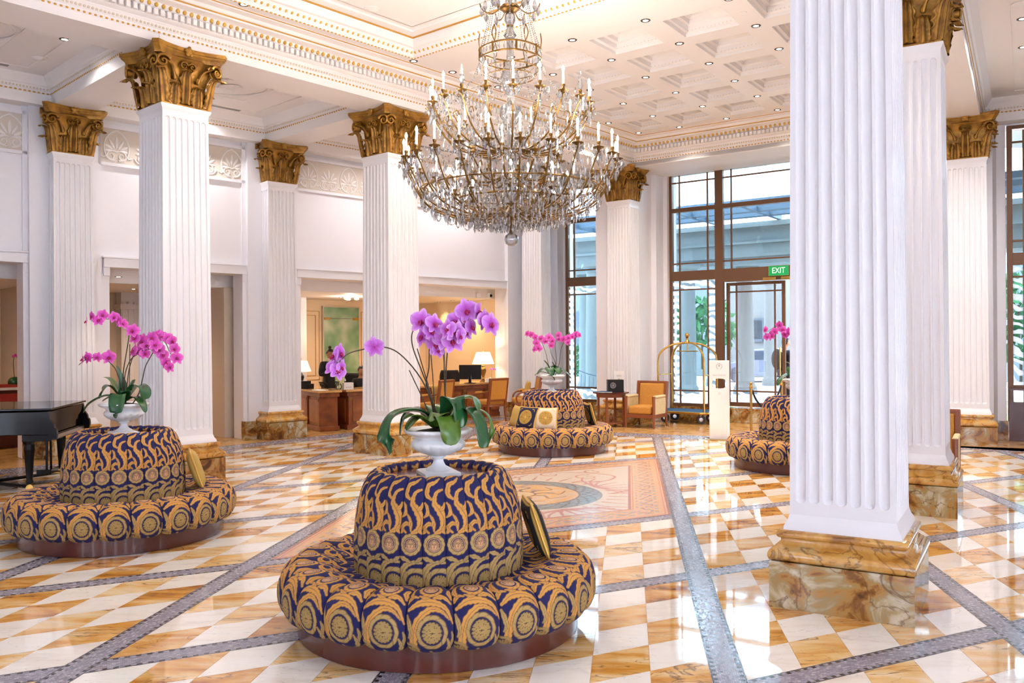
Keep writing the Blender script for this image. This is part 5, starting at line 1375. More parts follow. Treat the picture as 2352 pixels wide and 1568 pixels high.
# bud tips
lv2 = [([(0, 0, .02), (-.12, -.04, .08), (-.25, -.08, .02), (-.30, -.10, -.06)], .045, D_, .25), ([(0, 0, .02), (-.09, -.06, .16), (-.13, -.09, .13), (-.16, -.1, .06)], .055, D_, .2), ([(0, 0, .02), (-.10, .0, .20), (-.17, .0, .24)], .040, L_, .2),
       ([(0, 0, .02), (-.03, .02, .20), (-.07, .02, .34)], .035, D_, .3), ([(0, 0, .02), (.02, -.14, .10), (.03, -.20, .0), (.03, -.21, -.10)], .055, D_, .15), ([(0, 0, .02), (.12, -.04, .16), (.20, -.06, .14), (.22, -.07, .05)], .06, D_, .2),
       ([(0, 0, .02), (.12, -.05, .07), (.20, -.10, .02), (.24, -.12, -.06)], .035, D_, .2), ([(0, 0, .02), (-.04, -.1, .08), (-.12, -.14, .04)], .045, L_, .2), ([(0, 0, .02), (.05, -.08, .12), (.0, -.12, .08)], .05, D_, .2), ([(.02, 0, .02), (.06, .02, .14), (.09, .02, .22)], .035, D_, .3)]
st2 = [([(285, 905), (283, 860), (290, 812), (296, 775), (297, 757), (289, 744), (270, 736), (240, 732), (210, 736)], [(199, 738, -70, .85), (211, 726, -40, .8), (226, 735, 10, 1.0), (236, 723, 40, .9), (262, 728, 20, .9), (272, 736, -20, .85), (283, 743, 30, .85), (305, 759, 10, 1.15)], -.1),
       ([(283, 905), (270, 858), (258, 838), (240, 824), (215, 821), (195, 827), (181, 838)], [(190, 825, -60, .9), (202, 821, -20, .95), (224, 820, 20, .8), (250, 820, 15, 1.15)], -.15),
       ([(288, 905), (287, 862), (300, 826), (322, 810), (340, 797), (352, 785)], [(310, 777, -20, 1.0), (328, 783, -10, 1.25), (347, 780, 10, 1.25), (336, 793, 30, 1.0), (307, 806, -40, 1.1), (320, 806, 10, 1.0), (333, 812, 40, .95)], .05),
       ([(290, 905), (294, 865), (300, 835), (312, 812), (345, 800), (356, 790)], [(357, 792, 30, 1.1), (350, 775, 0, 1.0)], .0),
       ([(318, 905), (327, 872), (334, 842), (350, 812), (368, 783), (380, 787), (392, 812), (403, 822)], [(372, 772, 20, .95), (385, 776, 40, 1.0), (395, 783, 50, 1.0), (401, 801, 40, .95), (406, 822, 30, 1.1), (363, 768, -20, .85), (365, 803, 20, 1.1), (374, 815, 40, 1.1), (381, 832, 50, 1.0), (389, 843, 60, .95)], .1)]
orchid(O2, st2, lv2, 'magenta orchid with dark leaves in the urn beside the piano', 'petal_pink', False, seed=5, stakes=(((298, 790), (296, 905), 0),))
lv3 = [([(0, 0, .02), (-.12, -.06, .11), (-.22, -.10, .03)], .055, D_, .2), ([(0, 0, .02), (-.04, -.12, .13), (-.02, -.2, .04), (.04, -.22, -.06)], .055, D_, .2), ([(0, 0, .02), (.12, -.04, .10), (.22, -.08, .05), (.29, -.1, -.04)], .035, D_, .2), ([(0, 0, .02), (-.06, 0, .16), (-.12, 0, .24)], .045, D_, .3), ([(0, 0, .02), (.03, -.02, .14), (.0, -.02, .22)], .06, D_, .2), ([(0, 0, .02), (.1, .04, .12), (.16, .05, .06)], .05, L_, .2), ([(0, 0, .02), (-.16, .0, .06), (-.26, 0, .01)], .045, L_, .2), ([(0, 0, .02), (.06, -.1, .12), (.10, -.16, .03)], .05, D_, .2)]
st3 = [([(1262, 850), (1256, 820), (1250, 800), (1243, 785), (1230, 775), (1212, 766)], [(1211, 766, -40, .9), (1220, 768, 0, .95), (1229, 774, 20, .95), (1232, 787, -10, 1.1), (1237, 799, 0, 1.2), (1228, 802, -30, .9)], 0),
       ([(1268, 850), (1276, 835), (1266, 812), (1262, 795), (1255, 785), (1247, 780)], [(1243, 777, -20, 1.0), (1252, 783, 10, 1.1), (1261, 774, 0, 1.2), (1268, 782, 20, 1.1), (1266, 793, 10, 1.0)], .05),
       ([(1275, 850), (1278, 825), (1275, 795), (1280, 778), (1290, 775)], [(1283, 769, 0, 1.0), (1284, 778, 20, .9), (1294, 779, 10, 1.1), (1302, 783, 30, 1.0)], 0),
       ([(1280, 850), (1285, 830), (1289, 800), (1297, 785), (1310, 775), (1328, 768)], [(1305, 775, 0, .95), (1314, 773, 20, 1.0), (1323, 768, 10, 1.0), (1330, 769, 40, .9), (1304, 786, 0, .9)], -.05)]
orchid(O3, st3, lv3, 'small magenta orchid in the urn on the farthest ottoman', 'petal_pink', False, seed=8)
st4 = [([(1835, 888), (1828, 830), (1822, 785), (1805, 756), (1785, 748), (1762, 762)], [(1758, 757, -60, .9), (1762, 773, -20, .95), (1771, 771, 10, 1.1), (1779, 761, 0, 1.0), (1790, 746, -10, .95), (1797, 756, 20, 1.1), (1803, 768, 10, 1.1), (1811, 762, 20, 1.1), (1820, 764, 30, 1.1), (1820, 778, 40, 1.0), (1830, 772, 30, 1.0)], -.2),
       ([(1840, 888), (1838, 830), (1842, 780), (1860, 750), (1885, 745)], [(1852, 752, 0, 1.0), (1866, 748, 20, 1.0), (1880, 752, 30, 1.0)], 0)]
orchid(O4, st4, lv2, 'magenta orchid at right whose flowers cross the glass door', 'petal_pink', False, seed=9)

# ================================================================ chandelier
CHX, CHY = 0.0, 9.4
ch = thing('chandelier', (CHX, CHY, 0), 0, 'huge tiered crystal chandelier with lit candle bulbs and gilt arms', 'chandelier')
def zc(y): return 1.75+(784-y)/FPX*CHY
body = MB()
glass_prof = [(0, 2.80), (.03, 2.805), (.065, 2.83), (.078, 2.87), (.070, 2.91), (.035, 2.94), (.02, 2.95)]
m_ = MB(); m_.lathe(glass_prof, 24, rf=lambda a, z: 1+.04*cos(a*12)); m_.build('finial_ball', 'crystal_bright', ch, smooth=50)
m_ = MB(); m_.lathe([(.02, 3.30), (.06, 3.36), (.10, 3.44), (.075, 3.52), (.03, 3.56), (.03, 3.72), (.07, 3.78), (.04, 3.86), (.03, 4.0), (.05, 4.12), (.11, 4.22), (.12, 4.32), (.05, 4.36), (.03, 4.44), (.07, 4.52), (.10, 4.66), (.08, 4.75), (.04, 4.80), (.035, 5.0), (.04, 5.08), (.07, 5.12), (.04, 5.18), (.03, 5.22), (.06, 5.28), (.06, 5.34), (.03, 5.38)], 20, rf=lambda a, z: 1+.05*cos(a*10)); m_.build('stem_glass', 'crystal_bright', ch, smooth=50)
m_ = MB()
for z, r, h_ in ((2.955, .022, .05), (3.02, .035, .05), (3.12, .07, .07), (3.22, .12, .05), (3.58, .05, .05), (3.87, .045, .04), (4.38, .04, .05), (4.78, .05, .05), (5.10, .035, .04), (5.22, .04, .04), (5.42, .10, .10)):
    m_.lathe([(r*.4, z-h_/2), (r, z-h_*.2), (r*.85, z), (r, z+h_*.2), (r*.4, z+h_/2)], 16, rf=lambda a, z: 1+.06*cos(a*8))
m_.tube([(0, 0, 2.94), (0, 0, 5.95)], .012, 8); m_.lathe([(.02, 5.5), (.12, 5.60), (.14, 5.72), (.06, 5.86), (.10, CZ+.23), (.0, CZ+.24)], 20)
m_.build('stem_mount', 'antique_brass', ch, smooth=50)
# hoops
def hoop(r, z, t, wob=0, n=60): return [((r+wob*cos(4*a))*cos(a), (r+wob*cos(4*a))*sin(a), z) for a in [2*PI*k/n for k in range(n+1)]]
for r, z, t in ((.33, 4.955, .010), (.33, 4.855, .010), (.31, 4.735, .006), (.27, 4.66, .006), (.60, 3.30, .012), (.95, 3.42, .008)): m_ = MB(); m_.tube(hoop(r, z, t, .012 if z > 4.8 else 0), t, 6, cap=False); m_.build('hoop', 'antique_brass', ch, smooth=60)
for k in range(8): m_ = MB(); a = 2*PI*k/8+.2; m_.tube([(.34*cos(a), .34*sin(a), 4.85), (.34*cos(a), .34*sin(a), 4.96)], .013, 6); m_.build('crown_strut', 'antique_brass', ch)
for k in range(6):
    m_ = MB()
    a = 2*PI*k/6; m_.tube(bez([(.10*cos(a), .10*sin(a), 5.42), (.20*cos(a), .20*sin(a), 5.36), (.30*cos(a), .30*sin(a), 5.40), (.33*cos(a), .33*sin(a), 5.47)], 5), .007, 6); m_.build('crown_branch', 'antique_brass', ch, smooth=60); m_ = MB()
    m_.tube(bez([(.33*cos(a), .33*sin(a), 4.96), (.345*cos(a+.07), .345*sin(a+.07), 5.05), (.335*cos(a), .335*sin(a), 5.14)], 5), .006, 5); m_.build('crown_scroll', 'antique_brass', ch, smooth=60); m_ = MB(); m_.tube(bez([(.33*cos(a), .33*sin(a), 4.96), (.345*cos(a-.07), .345*sin(a-.07), 5.05), (.335*cos(a), .335*sin(a), 5.14)], 5), .006, 5)
    m_.build('crown_scroll', 'antique_brass', ch, smooth=60)
cupm = MB(); cupm.lathe([(.006, -.045), (.016, -.03), (.012, -.02), (.030, -.006), (.056, .006), (.058, .012), (.030, .012), (.014, .02), (.018, .03), (.013, .04), (.020, .055), (.020, .07), (.012, .07)], 28, rf=lambda a, z: 1+.06*cos(a*12)*(1 if -.01 < z < .013 else 0))
CUP = cupm.mesh('candle_cup', 50); CUP.materials.append(M['antique_brass'])
m_ = MB(); m_.lathe([(.0115, .065), (.0115, .20), (.008, .205), (0, .205)], 10); TUBE = m_.mesh('candle', 50); TUBE.materials.append(M['candle_tube'])
m_ = MB(); m_.lathe([(.004, .200), (.013, .213), (.0155, .226), (.012, .243), (.005, .258), (0, .268)], 10); BULB = m_.mesh('bulb', 60); BULB.materials.append(M['bulb_glow'])
m_ = MB(); m_.lathe([(.01, .065), (.022, .085), (.034, .12), (.020, .15), (.026, .165), (.014, .19), (.016, .21), (.004, .27), (0, .28)], 8); SPIKE = m_.mesh('crystal_spike'); SPIKE.materials.append(M['crystal_bright'])
DR = []
for (r, h_) in ((.014, .075), (.020, .11), (.010, .05)):
    m_ = MB(); m_.drop((0, 0, 0), r, h_, 6); me = m_.mesh('crystal_drop'); me.materials.append(M['crystal_bright']); DR.append(me)
ndrop = [0]
stuff = MB(); rnd = random.Random(4)
def bead_line(pts, step=.022, r=.0075):
    pts = [Vector(p) for p in pts]
    for a, b in zip(pts, pts[1:]):
        L = (b-a).length; k = max(1, int(L/step))
        for i in range(k):
            p = a+(b-a)*(i+.5)/k; s = r*(.8+.5*rnd.random())
            stuff.add([(p.x, p.y, p.z-s*1.3), (p.x+s, p.y, p.z), (p.x, p.y+s, p.z), (p.x-s, p.y, p.z), (p.x, p.y-s, p.z), (p.x, p.y, p.z+s*1.3)], [(0, 2, 1), (0, 3, 2), (0, 4, 3), (0, 1, 4), (5, 1, 2), (5, 2, 3), (5, 3, 4), (5, 4, 1)])
def swag(a, b, sag, n=8):
    a, b = Vector(a), Vector(b); bead_line([a.lerp(b, t/n)-Vector((0, 0, sag*4*(t/n)*(1-t/n))) for t in range(n+1)])
armm = {}
def tier(N, Rr, z, hub, mid, ph, spikes=(), drops=6, label='arm', cups=True):
    ends = []
    m_ = MB(); m_.tube(bez([(hub[0], 0, hub[1])]+[(p[0], 0, p[1]) for p in mid]+[(Rr-.03, 0, z-.08), (Rr, 0, z-.035)], 6), [.0115-.005*i/40 for i in range(6*(len(mid)+2)+1)], 6)
    m_.tube(bez([(Rr*.80, 0, mid[-1][1]+.04), (Rr*.86, 0, mid[-1][1]+.12), (Rr*.80, 0, mid[-1][1]+.16), (Rr*.77, 0, mid[-1][1]+.11)], 4), .007, 5)
    am = m_.mesh('arm', 60); am.materials.append(M['antique_brass'])
    for k in range(N):
        a = 2*PI*(k+ph)/N; o = bpy.data.objects.new('arm', am); C.objects.link(o); o.parent = ch; o.rotation_euler = (0, 0, a)
        loc = (Rr, 0, z)
        for me in (CUP,)+((SPIKE,) if k in spikes else (TUBE, BULB)):
            q = bpy.data.objects.new(me.name.split('.')[0], me); C.objects.link(q); q.parent = o; q.location = loc
        P = Vector((Rr*cos(a), Rr*sin(a), z)); ends.append(P)
        for d in range(drops):
            b = 2*PI*d/drops+.3*k; p = P+Vector((.056*cos(b), .056*sin(b), .004))
            if ndrop[0] < 300:
                ndrop[0] += 1; q = bpy.data.objects.new('crystal_drop', DR[(d+k) % 3 if d % 2 else 0]); C.objects.link(q); q.parent = ch; q.location = p; q.rotation_euler = (0, 0, rnd.random()*3)
            else: stuff.drop(p, .013, .07, 5)
        stuff.drop(P+Vector((0, 0, -.05)), .020, .14, 6)
    return ends
lo = tier(24, 1.17, 3.70, (.12, 3.22), [(.35, 3.12), (.65, 3.14), (.95, 3.28)], .3, (), 6)
up = tier(20, .88, 4.30, (.08, 3.86), [(.30, 3.82), (.55, 3.88), (.74, 4.02)], .1, (3, 8, 13, 18), 6)
mi = tier(10, .56, 3.74, (.10, 3.56), [(.25, 3.50), (.40, 3.52)], .25, (0, 3, 6, 8), 4)
inn = tier(8, .62, 3.36, (.10, 3.16), [(.25, 3.10), (.42, 3.12)], .0, (1, 5), 4)
for E_, sg in ((lo, .12), (up, .10), (mi, .08), (inn, .08)):
    for a, b in zip(E_, E_[1:]+E_[:1]): swag(a, b, sg)
for k in range(12):
    a = 2*PI*k/12; c, s = cos(a), sin(a)
    bead_line([(.20*c, .20*s, 5.50), (.26*c, .26*s, 5.2), (.33*c, .33*s, 4.96)]); bead_line([(.33*c, .33*s, 4.85), (.42*c, .42*s, 4.62), (.60*c, .60*s, 4.42), (.80*c, .80*s, 4.33)], .024)
    bead_line([(.30*c, .30*s, 4.72), (.16*c, .16*s, 4.62), (.10*c, .10*s, 4.5)])
    for q in range(3): stuff.drop((.33*cos(a+q*.17), .33*sin(a+q*.17), 4.95), .012, .085, 5)
    stuff.drop((.31*cos(a), .31*sin(a), 5.46), .030, .14, 6); stuff.drop((.20*cos(a+.2), .20*sin(a+.2), 5.62), .030, .16, 6)
    stuff.drop((.34*cos(a), .34*sin(a), 4.84), .018, .12, 6)
# skirt of drops below and crystals hung along the arms
def skirt(Rr, z, n, r, h_, jz=.03):
    for k in range(n):
        a = 2*PI*(k+rnd.random()*.5)/n; stuff.drop((Rr*cos(a), Rr*sin(a), z+rnd.uniform(-jz, jz)), r*rnd.uniform(.8, 1.25), h_*rnd.uniform(.8, 1.3), 5)
for Rr, z, n, r, h_ in ((.97, 3.36, 60, .016, .14), (.86, 3.27, 60, .016, .13), (.72, 3.20, 56, .016, .12), (.58, 3.16, 48, .016, .12), (.45, 3.12, 40, .015, .11), (.33, 3.10, 30, .015, .10), (.22, 3.08, 22, .014, .10), (.12, 3.06, 12, .014, .10),
                        (1.08, 3.52, 56, .015, .13), (.78, 3.48, 40, .014, .12), (.62, 4.02, 36, .014, .12), (.78, 4.14, 40, .014, .12), (.40, 3.98, 26, .014, .11), (.50, 3.72, 30, .014, .12), (.30, 3.64, 20, .014, .11), (.90, 3.86, 30, .013, .10), (.45, 4.25, 18, .013, .10)):
    skirt(Rr, z, n, r, h_)
for k in range(16):
    a = 2*PI*k/16; b = 2*PI*(k+1)/16
    for Rr, z, sg in ((.62, 3.14, .12), (.85, 3.22, .12), (.40, 3.10, .10), (1.0, 3.34, .13)): swag((Rr*cos(a), Rr*sin(a), z), (Rr*cos(b), Rr*sin(b), z), sg, 5)
for k in range(900):
    a = rnd.random()*2*PI; t = rnd.random(); 
    if t < .6: Rr = rnd.uniform(.15, 1.12); z = 3.15+.35*(Rr/1.15)**2+rnd.uniform(-.02, .42)
    else: Rr = rnd.uniform(.12, .85); z = 3.85+.35*(Rr/.88)**2+rnd.uniform(-.05, .25)
    s = rnd.uniform(.008, .017); stuff.drop((Rr*cos(a), Rr*sin(a), z), s, s*rnd.uniform(3, 7), 5)
for k in range(90):
    a = rnd.random()*2*PI; Rr = rnd.uniform(.5, 1.0); z = rnd.uniform(3.2, 3.4); s = rnd.uniform(.02, .04)
    T = TR((Rr*cos(a), Rr*sin(a), z), rnd.random()*3); stuff.add([T @ Vector(p) for p in ((-s, 0, 0), (0, -s*.2, s), (s, 0, 0), (0, s*.2, -s))], [(0, 1, 2, 3)])
so = stuff.build('crystal_strands', 'crystal', ch); so['kind'] = 'stuff'
# ================================================================ rooms behind the left wall
TLi = TL.inverted()
def onp(x, y, d, T=TL):
    """photo point on the plane local-y = d of frame T -> local point"""
    dx, dy = lv(x, y); Ti = T.inverted(); o = Ti @ Vector((0, 0, HC)); r = (Ti.to_3x3() @ Vector((dx/FPX, 1, -dy/FPX)))
    t = (d-o.y)/r.y; return o+r*t
DB = 4.0
room = [(S0, DB, 0, 7.9, DB+.3, 3.3)]
wall_obj('wall_left', TL, room, 'room_cream')
wall_obj('wall_left', TL, [(-3.35, .75, 0, -3.10, DB, 3.05)], 'room_beige')
wall_obj('wall_left', TL, [(.10, .75, 0, .35, DB, 3.05)], 'wall_paint')
wall_obj('wall_left', TL, [(6.75, .75, 0, 7.0, DB, 3.05)], 'room_cream')
wall_obj('wall_left', TL, [(-9.6, .75, 0, -9.4, DB, 3.05)], 'room_beige')
mb = MB(); mb.T = TL; mb.box(S0, 1.02, 2.79, 7.9, DB+.2, 3.3); mb.box(S0, .74, 3.04, 7.9, 1.03, 3.3); struct(mb.build('ceiling', 'ceiling_paint'))
# beige facing and fluted pilaster of the middle passage
mb = MB(); mb.T = TL; mb.box(-3.10, DB-.06, 0, .10, DB, 2.79); mb.box(-.42, .9, 0, -.12, DB-.9, 2.79); struct(mb.build('wall_left', 'room_beige'))
mb = MB(); mb.T = TL
q0 = onp(305, 800, DB-.35).x
mb.box(q0-.22, DB-.35, 0, q0+.45, DB-.05, 2.79)
for k in range(6): mb.box(q0-.20+k*.11, DB-.37, .2, q0-.13+k*.11, DB-.35, 2.6)
mb.box(q0-.26, DB-.42, 2.45, q0+.5, DB-.05, 2.56); struct(mb.build('trim_13', 'wall_paint'))
# far-left room fittings
a = onp(36, 760, DB-.5); mb = MB(); mb.T = TL; mb.box(a.x, DB-.5, 0, a.x+.9, DB-.02, 2.15); o = mb.build('alcove_cabinet', 'room_beige')
tag(o, 'pale cabinet with lit yellow panel in the room at far left', 'cabinet'); mb = MB(); mb.T = TL; mb.box(a.x+.08, DB-.53, .9, a.x+.82, DB-.49, 2.0); mb.build('panel', 'yellow_panel', o)
mb = MB(); mb.T = TL; mb.box(a.x+.02, DB-.55, 1.28, a.x+.88, DB-.5, 1.32); mb.build('shelf', 'room_beige', o)
# counter with red front
cq = onp(28, 890, 2.2); ct = thing('bar_counter', TL @ Vector((cq.x, 2.2, 0)), rz(46), 'low dark counter with red cloth in the opening at far left', 'counter')
ch_ = cq.z; mb = MB(); xr_ = min(.9, -3.40-cq.x); mb.box(-1.6, 0, 0, xr_, .6, ch_-.04); mb.build('body', 'mahogany', ct, bevel=.005); mb = MB(); mb.box(-1.65, -.05, ch_-.04, xr_+.02, .65, ch_); mb.build('top', 'card_white', ct, bevel=.004)
mb = MB(); mb.box(-.2, -.02, ch_-.24, xr_-.03, -.005, ch_-.10); mb.build('cloth', 'red_cloth', ct); mb = MB(); mb.box(-1.4, .1, ch_, .2, .45, ch_+.05); mb.build('red_tray', 'red_cloth', ct)
bo = thing('potted_orchid', TL @ Vector((cq.x+.10, 2.45, ch_)), 0, 'tiny dark orchid in a round bowl on the far left counter', 'plant')
mb = MB(); mb.ball((0, 0, .09), (.11, .11, .09), 16, 10); mb.build('bowl', 'leaf_dark', bo, smooth=60); mb = MB(); mb.tube(bez([(0, 0, .15), (-.02, 0, .35), (-.01, 0, .50), (.08, 0, .56), (.13, 0, .52)], 5), .005, 6); mb.build('stem', 'stem_dark', bo)
for k in range(5): o = bpy.data.objects.new('flower', FL['petal_pink']); C.objects.link(o); o.parent = bo; o.location = (-.02+.04*k, -.01, .53+.02*(k % 2)); o.scale = (.55,)*3; o.rotation_euler = (0, 0, R(k*20-30))
# room lights: ceiling downlights, then more added to brighten the rooms
for x, y, z, lb, gr in ((714, 637, 3.04, 'downlight under the lintel left of the middle column', 'reception downlights'), (981, 652, 3.04, 'downlight under the lintel right of the middle column', 'reception downlights'), (1126, 659, 3.04, 'downlight under the lintel near the security camera', 'reception downlights'),
                    (1008, 693.5, 2.79, 'small downlight over the right reception desk, left of two', 'reception downlights'), (1078, 689.5, 2.79, 'small downlight over the right reception desk, right of two', 'reception downlights'), (272, 635, 2.79, 'downlight inside the middle left opening', 'passage downlights')):
    p = gz(x, y, z); downlight(p, z, lb, gr, 22, .9, WARM2)
for s_, d_, e_ in ((1.6, 2.6, 46), (3.2, 2.6, 46), (4.9, 2.6, 46), (6.2, 2.2, 36), (-1.5, 2.4, 60), (-5.2, 2.4, 60), (-7.0, 2.4, 40)):
    p = TL @ Vector((s_, d_, 2.79)); downlight(p, 2.79, {1.6: 'added downlight above the receptionist, left end of the reception ceiling', 3.2: 'added downlight hidden by the middle column in the reception ceiling', 4.9: 'added reception ceiling downlight above the fire hydrant door', 6.2: 'added reception ceiling downlight nearest the right wall sconce', -1.5: 'added downlight deep in the middle left passage', -5.2: 'added downlight in the room at far left', -7.0: 'added downlight beyond the left edge in the far left room'}[s_], 'added downlights behind the left wall', 0, .9); lamp('downlight_beam', 'SPOT', (p.x, p.y, 2.755), e_, WARM2, .05, R(140), (0, 0, 0), 1)
# glass ceiling fitting in reception
p = TL @ onp(805, 688, 2.2); t = thing('ceiling_lamp', (p.x, p.y, 2.789), 0, 'bright flat ceiling lamp above the receptionist', 'lamp')
mb = MB(); mb.lathe([(.05, 0), (.05, -.02), (.02, -.03)], 16); mb.build('mount', 'steel', t)
for k in range(3): mb = MB(); mb.ball((.14*cos(k*2.1), .14*sin(k*2.1), -.05), (.055, .055, .03), 12, 8); mb.build('lamp_glass', 'sconce_glass', t)
lamp('ceiling_lamp_light', 'POINT', (p.x, p.y, 2.62), 14, WARM, .06)
# frosted glass door on the reception back wall
a = onp(743, 705, DB-.06); b = onp(823, 707, DB-.06)
dr = thing('glass_door', TL @ Vector((0, DB-.06, 0)), rz(46), 'frosted green glass door behind the receptionist', 'door')
mb = MB(); mb.box(a.x, -.012, .02, b.x, .0, a.z-.28); mb.build('leaf', 'frosted_green', dr); mb = MB(); mb.box(a.x, -.012, a.z-.27, b.x, 0, a.z); mb.build('transom_pane', 'frosted_green', dr)
mb = MB(); mb.box(a.x-.03, -.02, 0, a.x, .05, a.z+.03); mb.box(b.x, -.02, 0, b.x+.03, .05, a.z+.03); mb.box(a.x, -.02, a.z, b.x, .05, a.z+.03); mb.build('frame', 'room_beige', dr)
for x in (a.x+.09, b.x-.09): mb = MB(); mb.box(x-.08, -.03, a.z-.31, x+.08, -.008, a.z-.25); mb.build('hinge_clamp', 'brass', dr)
# gilt line panels on the back wall
def gilt(x0, x1, z0, z1, ins):
    mb = MB(); mb.T = TL
    for e in (0, ins):
        for (p0, q0_, p1, q1) in ((x0+e, z0+e, x1-e, z0+e+.014), (x0+e, z1-e-.014, x1-e, z1-e), (x0+e, z0+e, x0+e+.014, z1-e), (x1-e-.014, z0+e, x1-e, z1-e)): mb.box(p0, DB-.012, q0_, p1, DB-.001, q1)
    struct(mb.build('trim_14', 'gold_line'))
c1_ = onp(733, 714, DB); c2_ = onp(733, 872, DB); gilt(c1_.x-1.2, c1_.x, c2_.z, c1_.z, .10); c3_ = onp(829, 716, DB); gilt(c3_.x, c3_.x+.9, c2_.z, c3_.z, .08)
# fire hydrant door with writing
a = onp(1043, 745, DB-.03); b = onp(1089, 745, DB-.03); zt = onp(1066, 740, DB-.03).z+.25
hd = thing('hydrant_door', TL @ Vector((0, DB-.03, 0)), rz(46), 'lime green fire hydrant cupboard door with dark writing', 'door')
mb = MB(); mb.box(a.x, -.02, .02, b.x, .02, zt); mb.build('leaf', 'green_door', hd, bevel=.004)
mb = MB(); mb.tube([(b.x-.05, -.06, 1.02), (b.x-.05, -.06, 1.3)], .012, 8); mb.build('handle', 'brass', hd)
cx = (a.x+b.x)/2+.03
for k, (s_, y_, sz) in enumerate((('FIRE', 789, .10), ('HYDRANT', 795.5, .10), ('HOSE', 802, .10), ('REEL', 808, .10), ('NO', 813, .035), ('SMOKING', 816.5, .04))):
    z_ = onp(1067, y_, DB-.055).z; text('lettering', s_, sz, 'print_dark', hd, (cx, -.024, z_), (PI/2, 0, 0), sx=.95)
# wall sconces
def sconce(T, loc, label):
    t = thing('wall_sconce', T @ Vector(loc), rz(46), label, 'wall lamp')
    mb = MB(); mb.lathe([(.012, -.24), (.022, -.20), (.028, -.05), (.018, 0)], 12, T=TR((0, -.03, 0))); mb.tube(bez([(0, -.03, -.06), (-.03, -.09, -.10), (-.04, -.13, -.04), (-.02, -.12, .0)], 5), .009, 6); mb.build('arm', 'brass', t, smooth=60)
    mb = MB(); mb.lathe([(.04, .0), (.085, .06), (.10, .12), (.095, .13), (.03, .02)], 20, T=TR((-.02, -.12, 0))); mb.build('glass_shade', 'sconce_glass', t, smooth=60)
    q = T @ (Vector(loc)+Vector((-.02, -.14, .22))); lamp('sconce_light', 'POINT', q, 7, WARM2, .05)
q = onp(1122, 772, DB-.04); sconce(TL, (q.x, DB-.02, q.z), 'lit brass wall sconce above the right desk lamp')
q = onp(493, 762, DB-.9); mb = MB(); mb.T = TL; mb.box(q.x-.15, DB-.88, 0, q.x+2.2, DB-.7, 2.79); struct(mb.build('wall_left', 'wall_paint')); sconce(TL, (q.x, DB-.88, q.z), 'lit wall sconce seen in the gap right of the left column')
# dome camera and speaker on the reception beam
for x, y, nm, lb in ((1124, 679, 'dome_camera', 'white dome security camera on the beam right of the orchid'), (1098, 678, 'wall_speaker', 'small white wall speaker beside the dome camera')):
    q = onp(x, y, 1.0); t = thing(nm, TL @ Vector((q.x, 1.0, q.z)), rz(46), lb, 'camera' if nm[0] == 'd' else 'speaker')
    if nm[0] == 'd':
        mb = MB(); mb.lathe([(.062, 0), (.062, .05), (.055, .065), (0, .065)], 20, T=TR((0, .02, 0), 0, PI/2)); mb.build('housing', 'card_white', t, smooth=40)
        mb = MB(); mb.ball((.01, -.045, 0), (.036, .03, .036), 14, 8); mb.build('dome', 'black_plastic', t, smooth=60)
    else: mb = MB(); mb.box(-.04, -.06, -.055, .04, .01, .055); mb.build('housing', 'card_white', t, bevel=.01)

# ================================================================ reception desks
def desk(loc, yaw, L, W, H, label, panels=2):
    """front faces local -y; local x along the heading"""
    t = thing('reception_desk', loc, rz(yaw), label, 'desk')
    mb = MB(); mb.box(0, .03, .08, L, W, H-.08); mb.build('carcass', 'walnut', t, bevel=.004)
    mb = MB(); mb.box(-.03, -.0, 0, L+.03, W+.03, .09); mb.build('plinth', 'walnut', t, bevel=.006)
    mb = MB(); mb.box(-.03, .0, H-.13, L+.03, W+.03, H-.05); mb.build('frieze_rail', 'walnut', t, bevel=.006)
    mb = MB(); mb.box(-.07, -.04, H-.045, L+.07, W+.07, H); mb.build('worktop', 'sand_marble', t, bevel=.008)
    pw = L/panels
    for k in range(panels):
        mb = MB(); mb.box(k*pw+.10, .012, .15, (k+1)*pw-.10, .04, H-.19); mb.build('panel', 'walnut_light', t, bevel=.008)
    for k in range(panels+1):
        x = min(max(k*pw, .04), L-.04); mb = MB(); mb.box(x-.045, -.005, .09, x+.045, .05, H-.13); q = mb.build('corner_post', 'walnut', t, bevel=.004)
        mb = MB(); mb.box(x-.03, -.018, H-.22, x+.03, -.004, H-.16); mb.build('boss', 'antique_brass', q)
    mb = MB(); mb.box(-.012, .14, .15, .0, W-.12, H-.19); mb.build('panel', 'walnut_light', t, bevel=.005)
    return t
DH = .80
desk((-4.62, 18.15, 0), 148.5, 1.55, .38, DH, 'walnut reception desk wing angled beside the left fluted pilaster', 2)
dB = desk((-3.30, 17.19, 0), 52, 1.15, .7, DH, 'walnut reception desk with stone top in front of the receptionist', 2)
desk((-2.06, 18.41, 0), 43.2, 2.82, .75, DH, 'long walnut reception desk right of the middle column', 4)
def on_desk(x, y): return gz(x, y, DH)
